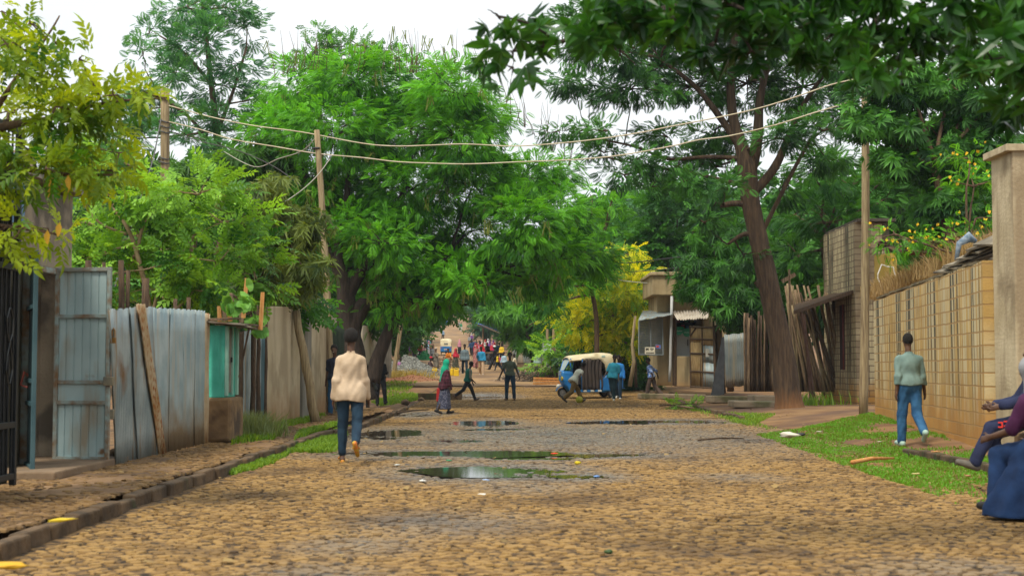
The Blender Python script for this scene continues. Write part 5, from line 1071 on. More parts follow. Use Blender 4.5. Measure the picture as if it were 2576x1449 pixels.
def person(x, y, px_head, label, Hh=1.72, rz=0, top=('shirt', 'c'), **k):
    """k: lean, turn, legs=((hip, knee, splay), ...), arms=((swing, out, elbow), ...) in degrees; garment options"""
    g = k.get; res = g('res', .02 if y < 40 else .022 if y < 60 else .03 if y < 100 else .045)
    s = Hh/1.75; z0 = g('z', None); z0 = float(H(x, y)) if z0 is None else z0
    if KL < x < KR and y < 69 and g('z') is None: z0 = float(RH(x, y))-.0
    lean = math.radians(g('lean', 2)); side = math.radians(g('side', 0))
    seat = g('sit', None)
    # pelvis frame, joints (local: +y forward, +x right)
    hipz = .93; legs = g('legs', ((12, 8, 3), (-14, 16, 3))); arms = g('arms', ((-12, 8, 12), (14, 8, 15))); fem = g('fem', False); wd = g('wide', 1.0)
    J = {}
    Rt = rot('X', -lean)@rot('Y', side)
    def U(v): return Rt@np.array(v, float)
    lo_f = 9
    for i, (hp, kn, sp) in enumerate(legs):
        sx = 1 if i else -1; hp, kn, sp = map(math.radians, (hp, kn, sp)); hip = np.array([sx*.09, 0, 0])
        d1 = rot('Y', -sx*sp)@rot('X', hp)@np.array([0, 0, -1.]); d2 = rot('Y', -sx*sp*.5)@rot('X', hp-kn)@np.array([0, 0, -1.])
        kne = hip+d1*.44; ank = kne+d2*.42; fw = rot('Z', -sx*.15)@rot('X', (hp-kn)*g('footpitch', .75))@np.array([0, 1., 0]); toe = ank+fw*.17+d2*.05; heel = ank-fw*.045+d2*.055
        J[i] = (hip, kne, ank, toe, heel); lo_f = min(lo_f, toe[2]-.03, heel[2]-.035)
    base = -lo_f if seat is None else seat/s
    off = np.array([0, 0, base])
    for i in J: J[i] = tuple(a+off for a in J[i])
    pel = off; sh_y = U([0, 0, .50]); nk = pel+U([0, .0, .53]); hd_t = math.radians(g('nod', 0)); hd_r = math.radians(g('look', 0))
    Rh = rot('Z', hd_r)@rot('X', -lean*.4-hd_t)@rot('Y', math.radians(g('tilt', 0)))
    hc = nk+U([0, .015, .09])+Rh@np.array([0, .015, .115]); A = {}
    for i, ar in enumerate(arms):
        sx = 1 if i else -1; sw_, ou, el = map(math.radians, ar[:3]); tw = math.radians(ar[3]) if len(ar) > 3 else 0
        sh = pel+U([sx*(.148 if fem else .163)*min(wd, 1.1), 0, .438]); dd = Rt@rot('Y', -sx*ou)@rot('X', sw_)@np.array([0, 0, -1.])
        ex = Rt@rot('Y', -sx*ou)@rot('Z', sx*tw)@rot('X', sw_+el)@np.array([0, 0, -1.])
        elb = sh+dd*.285; wr = elb+ex*.25; A[i] = (sh, elb, wr, ex, wr+ex*.09)
    def torso(P, o=0.0, belly=0):
        R3 = Rt; w1 = wd*(.93 if fem else 1)
        d = ell(P, pel+U([0, -.01, .03]), (.165*w1+o, .115*wd+o, .13+o), R3)
        d = smin(d, ell(P, pel+U([0, 0, .2]), (.14*w1+o, .10*wd+o, .16+o), R3), .05)
        d = smin(d, ell(P, pel+U([0, -.005, .36]), (.155*w1+o, .112*wd+o, .16+o*.6), R3), .05)
        return smin(d, cap(P, pel+U([-.12*w1, -.005, .442]), pel+U([.12*w1, -.005, .442]), .05+o*.7, .05+o*.7), .05)
    near = res < .016
    def body(P):
        d = torso(P)
        for i in J:
            hip, kne, ank, toe, heel = J[i]; d = smin(d, cap(P, hip, kne, .085, .056), .04); d = smin(d, cap(P, kne, ank, .056, .038), .02); d = smin(d, cap(P, heel, toe, .04, .03), .02)
        for i in A:
            sh, elb, wr, ex, hand = A[i]; d = smin(d, cap(P, sh, elb, .047, .038), .03); d = smin(d, cap(P, elb, wr, .040, .027), .02)
            sx = 1 if i else -1; sd = np.cross(ex, Rt@np.array([0, 1., 0])); sd /= np.linalg.norm(sd)+1e-6; nn = np.cross(sd, ex)
            if near:
                # palm, four fingers and thumb, gently curled
                fwv = Rt@np.array([0, 1., 0]); fwv = fwv-ex*(fwv@ex); fwv /= np.linalg.norm(fwv)+1e-6; inn = np.cross(ex, fwv)*sx; inn /= np.linalg.norm(inn)+1e-6
                pc = wr+ex*.045; d = smin(d, cap(P, wr+ex*.02-fwv*.015, wr+ex*.075-fwv*.012, .020, .018), .015); d = smin(d, cap(P, wr+ex*.02+fwv*.015, wr+ex*.075+fwv*.014, .020, .018), .015)
                for q, (o_, L_) in enumerate(((.030, .062), (.010, .072), (-.010, .068), (-.029, .052))):
                    b0 = wr+ex*.085+fwv*o_; b1 = b0+(ex*.9+inn*(-.25))*L_*.5; b2 = b1+(ex*.75+inn*(-.6))*L_*.5; b1 = b1+fwv*.002*q; d = smin(d, cap(P, b0, b1, .0095, .009), .004); d = smin(d, cap(P, b1, b2, .009, .0075), .003)
                t0 = wr+ex*.03+fwv*.025; t1 = t0+(ex*.6+fwv*.8)*.035; d = smin(d, cap(P, t0, t1, .013, .011), .008); d = smin(d, cap(P, t1, t1+(ex*.95+fwv*.2)*.03, .011, .009), .004)
            else: d = smin(d, cap(P, wr, wr+ex*.11, .030, .022), .02); d = smin(d, cap(P, wr+ex*.03, wr+ex*.08+Rt@np.array([0, .045, 0]), .014, .012), .01)
        d = smin(d, cap(P, nk-U([0, 0, .04]), hc-Rh@np.array([0, .01, .04]), .052, .05), .03)
        def hp(v): return hc+Rh@np.array(v, float)
        d = smin(d, ell(P, hp((0, -.008, .02)), (.074, .093, .098), Rh), .02); d = smin(d, ell(P, hp((0, .022, -.05)), (.052, .062, .066), Rh), .03)
        d = smin(d, cap(P, hp((0, .078, .015)), hp((0, .100, -.028)), .010, .016), .012)      # nose
        d = smin(d, cap(P, hp((-.02, .082, -.062)), hp((.02, .082, -.062)), .009, .009), .008)  # lips
        d = np.maximum(d, -cap(P, hp((-.034, .092, .012)), hp((-.030, .1, .012)), .011, .011)) if res < .024 else d
        d = np.maximum(d, -cap(P, hp((.034, .092, .012)), hp((.030, .1, .012)), .011, .011)) if res < .024 else d
        for e in (-1, 1): d = smin(d, cap(P, hp((e*.078, -.008, .02)), hp((e*.078, -.004, -.022)), .012, .009), .008)
        return d
    pts = np.array([p for v in list(J.values())+list(A.values()) for p in v if np.linalg.norm(p) > 1.001 or True]+[hc, nk])
    pts = np.array([p for i in J for p in J[i]]+[A[i][j] for i in A for j in (0, 1, 2, 4)]+[hc, nk, pel])
    lo = pts.min(0)-.24; hi = pts.max(0)+.24; lo[2] = -.05
    root = E('person', (x, y, z0), label, 'person', rz=math.radians(rz), group=g('group')); 
    def mk(name, fn, m, r=None, lo_=None, hi_=None):
        r = r or res; V, f = nets(fn, (lo if lo_ is None else np.array(lo_)), (hi if hi_ is None else np.array(hi_)), r)
        if not len(f): return None
        return mesh_np(name, V*s, f, m, root, smooth=True)
    sk = g('skin', skin_d if y > 30 else skin)
    mk('body', body, sk)
    ph = rnd.random()*9; fa = .0042 if res < .03 else .0
    def wr_(P): return fa*(np.sin(P[..., 0]*62+3*np.sin(P[..., 2]*6+ph))*.6+np.sin(P[..., 1]*50+2*np.sin(P[..., 2]*8))*.4+.7*np.sin(P[..., 2]*30+6*np.sin(P[..., 0]*11+ph)+4*np.sin(P[..., 1]*9)))
    up = Rt@np.array([0, 0, 1.])
    # trousers
    if g('pants'):
        cutl = g('pantlen', 1.0); pw_ = g('pantw', .018)
        def pf(P):
            d = ell(P, pel+U([0, -.01, .03]), (.160*wd+.014, .114*wd+.014, .14), Rt)
            for i in J:
                hip, kne, ank, toe, heel = J[i]; d = smin(d, cap(P, hip, kne, .088+pw_*.7, .058+pw_), .05); e = kne+(ank-kne)*cutl; d = smin(d, cap(P, kne, e, .058+pw_, .040+pw_*(1.3)), .025)
                d = np.maximum(d, ((P-e)@((ank-kne)/np.linalg.norm(ank-kne)))-.0) if False else d
            d = d+wr_(P)
            return np.maximum(d, (P-(pel+up*.13))@up)
        mk('trousers', pf, g('pants'))
    if g('shoes'):
        def sf(P):
            d = None
            for i in J:
                hip, kne, ank, toe, heel = J[i]; q = smin(cap(P, heel, toe, .047, .036), cap(P, ank, ank*.5+heel*.5, .045, .045), .02); d = q if d is None else np.minimum(d, q)
            return d
        mk('shoes', sf, g('shoes'))
    if g('shirt'):
        o = g('loose', .022); hem = g('hem', -.02); sl = g('sleeve', 1.75)
        def tf(P):
            d = torso(P, o)
            hz = pel+U([0, 0, hem]); d = smin(d, cap(P, pel+U([0, 0, .2]), hz, .0, .0)-.0 if False else ell(P, pel+U([0, -.005, hem+.03]), (.186*wd+o*.8, .14*wd+o*.8, .15), Rt), .06)
            if hem < -.03:
                for i in J: d = smin(d, ell(P, J[i][0]+U([0, 0, -.03]), (.105+o, .125+o, .2), Rt), .05)
            for i in A:
                sh, elb, wr, ex, hand = A[i]; a_ = min(sl, 1); e1 = sh+(elb-sh)*a_; dd = smin(cap(P, sh, e1, .051+o*.6, .042+o*.75), d, .03); d = dd
                if sl > 1: d = smin(d, cap(P, elb, elb+(wr-elb)*(sl-1), .045+o*.8, .033+o*.8), .025)
            d = smin(d, cap(P, pel+U([0, 0, .46]), nk+U([0, 0, -.01]), .07, .055+o*.2), .05)+wr_(P)
            d = np.maximum(d, -((P-hz)@up)+.012*np.sin(P[..., 0]*14+ph)*(1 if res < .03 else 0))
            return np.maximum(d, (P-(nk+up*.012))@up)
        mk('shirt', tf, g('shirt'))
        if g('collar'): mk('collar', lambda P: np.maximum(cap(P, nk+U([0, 0, -.02]), nk+U([0, .0, .012]), .070, .064), -cap(P, nk-U([0, 0, .05]), nk+U([0, .0, .2]), .054, .054)), g('collar'))
    if g('vest'):
        def vf(P):
            d = torso(P, .034); d = smin(d, ell(P, pel+U([0, 0, -.0]), (.2*wd, .15*wd, .16), Rt), .06)+wr_(P)
            d = np.maximum(d, -((P-(pel+U([0, 0, -.05])))@up)); return np.maximum(d, (P-(nk+up*.01))@up)
        mk('vest', vf, g('vest'))
    if g('skirt') or g('dress'):
        mt = g('skirt') or g('dress'); ln = g('skirtlen', .86); wb = g('hemw', .24); top_ = pel+U([0, 0, .12]); mid = (J[0][2]+J[1][2])/2
        bot = np.array([mid[0]*.8, mid[1]*.8, max(.03, pel[2]*(1-ln))])
        def kf(P):
            ax_ = bot-top_; L_ = np.linalg.norm(ax_); t = np.clip(((P-top_)@ax_)/L_**2, 0, 1); c_ = top_+t[..., None]*ax_; d_ = P-c_; th = np.arctan2(d_[..., 1], d_[..., 0]); rr = (.15+(wb-.15)*t**.8)*(1+.055*t*np.cos(th*9+ph)+.03*t*np.cos(th*5))
            d = np.sqrt(d_[..., 0]**2+(d_[..., 1]*1.15)**2)-rr; d = np.maximum(d, bot[2]-P[..., 2]); d = np.maximum(d, P[..., 2]-top_[2])
            for i in J: hip, kne, ank, toe, heel = J[i]; d = smin(d, cap(P, hip, kne, .11, .09), .05)
            d = np.maximum(d, bot[2]-P[..., 2])
            if g('dress'): d = smin(d, torso(P, .022), .05)
            return d+wr_(P)
        lo2 = lo.copy(); hi2 = hi.copy(); lo2[:2] -= .1; hi2[:2] += .1
        mk('dress' if g('dress') else 'skirt', kf, mt, None, lo2, hi2)
    if g('shawl'):     # cloak over shoulders and arms to hip height
        ln = g('shawllen', .1)
        def wf(P):
            a = nk-up*.02; b = pel+U([0, 0, ln]); ax_ = b-a; L_ = np.linalg.norm(ax_); t = np.clip(((P-a)@ax_)/L_**2, 0, 1); d_ = P-(a+t[..., None]*ax_); th = np.arctan2(d_[..., 1], d_[..., 0])
            r_ = .10+.17*np.sqrt(t)*(1+.05*np.cos(th*7+ph)); d = np.sqrt(d_[..., 0]**2+(d_[..., 1]*1.2)**2)-r_
            for i in A: sh, elb, wr, ex, hand = A[i]; d = smin(d, cap(P, sh, elb, .075, .075), .06); d = smin(d, cap(P, elb, elb+(wr-elb)*.7, .075, .06), .04)
            d = np.maximum(d, (P-a)@up-.03); d = np.maximum(d, -((P-b)@up)+.03*np.cos(th*3+ph)); return d+wr_(P)*1.5
        lo2 = lo.copy(); hi2 = hi.copy(); lo2[:2] -= .08; hi2[:2] += .08
        mk('shawl', wf, g('shawl'), None, lo2, hi2)
    if g('scarf'):
        sl_ = g('scarflen', .30)
        def cf(P):
            def hp(v): return hc+Rh@np.array(v, float)
            d = ell(P, hp((0, -.015, .02)), (.096, .112, .118), Rh); d = smin(d, cap(P, hc-up*.03+U([0, -.02, 0]), nk+U([0, -.02, -.03]), .085, .12), .05)
            if sl_ > .1: d = smin(d, cap(P, nk+U([0, -.06, 0]), nk+U([0, -.13, -sl_]), .10, .07), .07)
            if not g('wrap'): d = np.maximum(d, -ell(P, hp((0, .13, -.012)), (.066, .10, .09), Rh))
            else: d = np.maximum(ell(P, hp((0, -.02, .045)), (.098, .118, .10), Rh), -((P-hp((0, 0, .01)))@(Rh@np.array([0, -.35, 1.]))))
            return d+wr_(P)*.6
        mk('headscarf', cf, g('scarf'))
    elif not g('bald'):
        ht = g('hairt', .012)
        def hf(P):
            def hp(v): return hc+Rh@np.array(v, float)
            d = ell(P, hp((0, -.012, .028)), (.078+ht, .096+ht, .10+ht), Rh); n_ = Rh@np.array([0, .62, -.78]); d = np.maximum(d, (P-hp((0, .052, .036)))@(n_/np.linalg.norm(n_))); n2 = Rh@np.array([0, .25, -1]); return np.maximum(d, (P-hp((0, -.06, -.045)))@n2)
        mk('hair', hf, hair_m, max(res*.8, .012) if y < 60 else None)
    root['_j'] = 0; del root['_j']
    return root, dict(J=J, A=A, hc=hc, nk=nk, s=s, pel=pel, Rt=Rt)
def kid(root, mb, name, m, **k): return mb.build(name, m, root, smooth=True, **k)
def at(px, y): return PX(px, y)
# ---- near figures
linen = cloth('beige_linen', (.50, .37, .24), (.60, .46, .32)); jeans = cloth('dark_jeans', (.006, .022, .045), (.018, .05, .085)); jeans_b = cloth('blue_jeans', (.012, .065, .16), (.035, .13, .26))
r1, j1 = person(at(882, 19.8), 19.8, 0, 'man in a loose beige long-sleeved shirt and dark jeans walking away', 1.78, rz=3, res=.0115, legs=((9, 6, 2), (-10, 46, 1)), arms=((-10, 9, 20), (8, 10, 14)), lean=1, shirt=linen, loose=.022, hem=-.12, sleeve=1.92, pants=jeans, pantw=.012, collar=linen, hairt=.022, skin=skin, wide=.86, pantlen=.9)
m = MB(); 
for i in (0, 1):
    hip, kne, ank, toe, heel = [np.array(a)*j1['s'] for a in j1['J'][i]]; d = toe-heel; dd = d/np.linalg.norm(d); dn = (ank-heel)*j1['s']; dn = -np.array(ank-heel)/np.linalg.norm(ank-heel)
    m.tube([heel-dd*.03+dn*.035, (heel+toe)/2+dn*.03, toe+dd*.035+dn*.025], [.03, .036, .03], 8)
    m.tube([(heel+toe)/2+dn*.0+np.array([-.05, 0, 0]), (heel+toe)/2+np.array([0, 0, .045]), (heel+toe)/2+np.array([.05, 0, 0])], .014, 6)
kid(r1, m, 'sandals', M('orange_sandal', (.62, .16, .03), (.55, .42, .04), 14, .6))
r2, j2 = person(at(2287, 23), 23, 0, 'man in a sage grey-green shirt and blue jeans walking beside the block wall', 1.76, rz=3, res=.0125, z=float(H(at(2287, 23), 23)), legs=((8, 5, 2), (-8, 42, 1)), arms=((-14, 6, 20), (6, 12, 12)), lean=2, shirt=cloth('sage_shirt', (.12, .19, .17), (.18, .26, .23)), loose=.02, hem=.02, sleeve=1.78, pants=jeans_b, pantw=.022, shoes=M('shoe_teal', (.35, .5, .42), rough=.6), collar=cloth('sage_shirt', (1,)), hairt=.004, skin=skin, wide=1.05)
kid(r2, MB().tube([np.array(j2['pel'])+np.array([.165*math.cos(a), -.01+.118*math.sin(a), .085]) for a in np.linspace(0, 6.28, 20)], .02, 6), 'belt', shoe_k)
# ---- street players and walkers, 36 to 57 m off
navy = cloth('navy_tee', (.012, .018, .035)); blackc = cloth('black_cloth', (.008, .008, .010), (.018, .018, .022)); 
p, j = person(at(843, 36), 36, 0, 'smiling man in a navy tee half hidden behind the man in beige', 1.72, rz=172, z=float(PH(at(843, 36), 36)), shirt=navy, loose=.022, sleeve=.75, pants=jeans_b, shoes=shoe_b, legs=((4, 4, 4), (-3, 4, 4)), arms=((18, 12, 60), (-5, 8, 10)), skin=skin, tilt=6, hairt=.016)
kid(p, MB().box(np.array(j['hc'])*j['s']+np.array([0, .089, -.058]), (.035, .012, .01)), 'teeth', M('teeth', (.6, .58, .52)))
gb = cloth('grey_work_clothes', (.05, .055, .05), (.09, .09, .08))
person(at(936, 47), 47.0, 0, 'person in grey-brown clothes sitting against the tree trunk', 1.68, rz=150, z=float(PH(at(936, 43), 43))-.05, sit=.55, shirt=gb, pants=gb, shoes=shoe_b, legs=((62, 55, 8), (58, 45, 10)), arms=((35, 8, 60), (30, 8, 60)), lean=8)
person(at(962, 49), 48.2, 0, 'slim person all in black leaning back against the big tree', 1.72, rz=-165, shirt=blackc, pants=blackc, shoes=shoe_k, legs=((26, 6, 3), (14, 8, 3)), arms=((20, 6, 70), (15, 6, 70)), lean=-6, look=-20, pantlen=1)
gs = cloth('green_scarf', (.0, .30, .17), (.02, .40, .24)); pl = cloth('maroon_plaid', (.035, .006, .012), (.09, .02, .035), 'check'); fl = cloth('blue_grey_floral', (.03, .035, .065), (.11, .11, .15), 'floral')
p, j = person(at(1120, 40.9), 40.9, 0, 'woman in green headscarf, maroon plaid shawl and patterned skirt', 1.52, rz=-68, fem=True, wide=1.12, shawl=pl, shawllen=-.12, skirt=fl, skirtlen=.84, hemw=.27, scarf=gs, scarflen=.42, shoes=shoe_k, legs=((14, 6, 2), (-12, 18, 2)), arms=((10, 12, 50), (-5, 14, 20)), look=-10)
q = E('bag', (at(1103, 41), 41, .42), 'red shopping bag hanging at the hip of the woman in green headscarf', 'bag'); MB().box((0, 0, .12), (.09, .32, .38), (0, .06, 0), 1.1).build('body', M('red_bag', (.42, .02, .02), rough=.5), q, bevel=.02); MB().tube([(0, -.09, .3), (.02, -.06, .45), (.02, .06, .45), (0, .09, .3)], .01, 6).build('handle', M('red_bag', (1,)), q)
p, j = person(at(1176, 53), 53, 0, 'boy in a green vest with striped sleeves stepping through the street', 1.5, rz=-75, shirt=cloth('stripe_sleeve', (.3, .28, .2), (.05, .05, .05), 'stripe'), sleeve=1.3, loose=.012, vest=cloth('green_vest', (.01, .10, .075), (.02, .15, .11)), pants=blackc, shoes=shoe_b, legs=((30, 10, 3), (-28, 28, 3)), arms=((25, 8, 30), (12, 8, 18)), lean=10, nod=14)
p, j = person(at(1283, 53.4), 53.4, 0, 'man in an olive tee and dark jeans standing arms loose mid-street', 1.74, rz=170, shirt=cloth('olive_tee', (.055, .075, .05), (.09, .115, .08)), sleeve=.7, loose=.012, pants=jeans, shoes=shoe_b, legs=((4, 4, 7), (-3, 4, 5)), arms=((-6, 20, 12), (-4, 24, 14)), look=12, nod=4)
p, j = person(at(1443, 51.5), 51.5, 0, 'boy in cream vest and mustard trousers bending over the football', 1.66, rz=-58, shirt=cloth('cream_vest_shirt', (.50, .50, .40), (.60, .60, .50)), sleeve=.35, loose=.028, hem=-.08, pants=cloth('mustard_trousers', (.10, .06, .015), (.16, .10, .03)), pantw=.03, shoes=shoe_k, legs=((38, 12, 3), (-24, 32, 6)), arms=((20, 10, 8), (-10, 25, 20)), lean=38, nod=8, hairt=.03)
kid(p, MB().box((0, .12, 1.2), (.26, .2, .02), (.6, 0, 0)), 'yoke', cloth('tan_yoke', (.2, .14, .09))) if False else None
person(at(1541, 53), 53, 0, 'boy in a turquoise tee running towards the ball', 1.66, rz=165, shirt=cloth('turquoise_tee', (.015, .20, .29), (.03, .27, .37)), sleeve=.85, loose=.034, hem=-.08, pants=cloth('dark_slacks', (.008, .03, .04)), shoes=shoe_w, legs=((2, 8, -4), (-6, 40, -5)), arms=((-4, 12, 30), (6, 14, 30)), lean=-4, side=-8, nod=14, skin=skin_d)
person(at(1554, 54.4), 54.4, 0, 'boy in a bright blue jacket just behind the one in turquoise', 1.64, rz=160, shirt=cloth('bright_blue_jacket', (.01, .13, .42), (.03, .22, .5)), sleeve=1.95, loose=.03, hem=-.06, pants=jeans, shoes=shoe_w, legs=((8, 12, 2), (-10, 30, 2)), arms=((6, 16, 20), (-4, 14, 20)), side=-5)
person(at(1639, 56), 56, 0, 'boy in a blue and white printed shirt walking sideways by the shop', 1.56, rz=62, shirt=cloth('blue_print_shirt', (.008, .09, .42), (.42, .5, .58), 'floral'), sleeve=1.0, loose=.034, hem=-.03, pants=cloth('brown_cargo', (.07, .045, .035), (.11, .075, .06)), pantw=.03, legs=((16, 6, 3), (-16, 26, 3)), arms=((-30, 14, 30), (-38, 20, 40)), lean=12, look=25)
# ---- mid-distance
grey_d = cloth('grey_brown_dress', (.14, .12, .09), (.2, .17, .13)); redc = cloth('crimson_cloth', (.42, .01, .03), (.52, .03, .05)); orange = cloth('orange_dress', (.62, .16, .01), (.7, .24, .02)); gfl = cloth('green_grey_floral', (.04, .05, .035), (.13, .13, .09), 'floral')
plaid = cloth('grey_check_shirt', (.17, .23, .25), (.07, .10, .12), 'check'); slacks = cloth('navy_slacks', (.008, .022, .04)); bluej = cloth('azure_jacket', (.015, .19, .36), (.03, .27, .45)); beigep = cloth('beige_trousers', (.42, .29, .18), (.52, .37, .24))
def P_(px, y, label, **k): return person(at(px, y), y, 0, label, **k)
P_(1169, 87, 'man in a grey checked shirt and navy trousers walking towards us', Hh=1.8, rz=180, shirt=plaid, loose=.03, hem=-.1, sleeve=1.8, pants=slacks, shoes=shoe_w, legs=((8, 4, 3), (-6, 8, 3)), arms=((4, 10, 8), (-4, 10, 8)))
P_(1211, 86, 'man in an azure jacket and beige trousers holding a phone', Hh=1.7, rz=170, shirt=bluej, loose=.04, hem=-.05, sleeve=1.95, pants=beigep, pantw=.03, shoes=shoe_w, legs=((12, 6, 4), (-10, 18, 4)), arms=((10, 12, 12), (20, 14, 110)), nod=12)
P_(1097, 87, 'woman in a grey-brown dress and pale head wrap beside the gravel', Hh=1.6, rz=150, fem=True, dress=grey_d, hemw=.22, skirtlen=.95, shirt=grey_d, sleeve=.9, scarf=cloth('pale_wrap', (.3, .25, .2)), wrap=True, arms=((40, 10, 100), (25, 10, 90)), skin=skin)
P_(1146, 86.5, 'woman with a crimson headscarf and dark patterned dress', Hh=1.58, rz=-150, fem=True, dress=gfl, hemw=.24, skirtlen=.96, shirt=redc, hem=.25, sleeve=1.0, scarf=redc, scarflen=.35, arms=((20, 12, 40), (10, 10, 40)), skin=skin)
P_(1078, 86, 'woman in red headscarf seated at the edge of the gravel heap', Hh=1.6, rz=-110, fem=True, sit=.38, shirt=cloth('dark_floral', (.02, .015, .02), (.16, .09, .08), 'floral'), skirt=cloth('dark_floral', (1,)), skirtlen=.7, scarf=redc, wrap=True, legs=((80, 85, 6), (70, 75, 8)), arms=((45, 8, 50), (40, 8, 50)), lean=14)
P_(1131, 91, 'woman in a bright orange dress stooping behind the jerrycans', Hh=1.55, rz=160, fem=True, dress=orange, hemw=.25, skirtlen=.8, shirt=orange, sleeve=.8, lean=22, arms=((45, 14, 30), (30, 14, 40)), skin=skin)
P_(1001, 84, 'child in a pink-mauve shirt sitting on the left bank', Hh=1.35, rz=-100, sit=.45, shirt=cloth('mauve_shirt', (.4, .16, .34), (.48, .22, .42)), pants=cloth('mauve_shirt', (1,)), loose=.035, legs=((80, 80, 4), (75, 70, 5)), arms=((40, 8, 40), (40, 8, 40)), lean=16)
P_(1393, 80, 'seated woman in dark clothes with a red shawl by the right fence', Hh=1.55, rz=140, fem=True, sit=.35, shirt=redc, skirt=slacks, skirtlen=.6, scarf=cloth('rose_scarf', (.5, .2, .18)), legs=((80, 80, 8), (70, 75, 8)), arms=((50, 10, 60), (40, 10, 60)))
P_(1411, 80, 'child in white crouching next to the seated woman on the right', Hh=1.3, rz=100, sit=.3, shirt=cloth('white_tee', (.6, .6, .58)), pants=redc, legs=((80, 85, 8), (70, 75, 8)), arms=((50, 10, 60), (40, 10, 60)))
P_(1295, 83, 'child in white top and blue trousers striding by the right fence', Hh=1.35, rz=80, shirt=cloth('cream_tee', (.55, .48, .34)), pants=cloth('mid_blue', (.03, .15, .32)), legs=((25, 5, 3), (-22, 20, 3)), arms=((25, 10, 20), (-20, 10, 20)))
P_(1268, 88, 'boy in pale blue tee among the scrap timbers', Hh=1.35, rz=150, shirt=cloth('pale_blue_tee', (.3, .42, .5)), pants=slacks, shoes=shoe_k)
P_(1245, 97, 'person in a dark top and wide black trousers striding left', Hh=1.72, rz=75, shirt=blackc, pants=blackc, pantw=.04, sleeve=1.8, legs=((28, 4, 3), (-28, 12, 3)), arms=((25, 8, 20), (-25, 8, 20)), scarf=cloth('white_cap', (.6, .6, .6)), wrap=True)
P_(1252, 95, 'small child in yellow running behind the striding person in black', Hh=1.2, rz=80, shirt=cloth('yellow_tee', (.7, .48, .02)), pants=slacks, legs=((20, 5, 3), (-22, 20, 3)))
P_(1352, 84, 'boy in a green and white striped shirt near the fence end', Hh=1.45, rz=170, shirt=cloth('green_stripe', (.02, .22, .15), (.5, .55, .5), 'stripe'), pants=slacks)
P_(1196, 100, 'woman in rose patterned dress walking at the crowd edge', Hh=1.65, rz=150, fem=True, dress=cloth('rose_floral', (.3, .06, .07), (.42, .25, .22), 'floral'), hemw=.25, scarf=cloth('rose_scarf', (1,)), arms=((10, 10, 20), (5, 10, 20)))
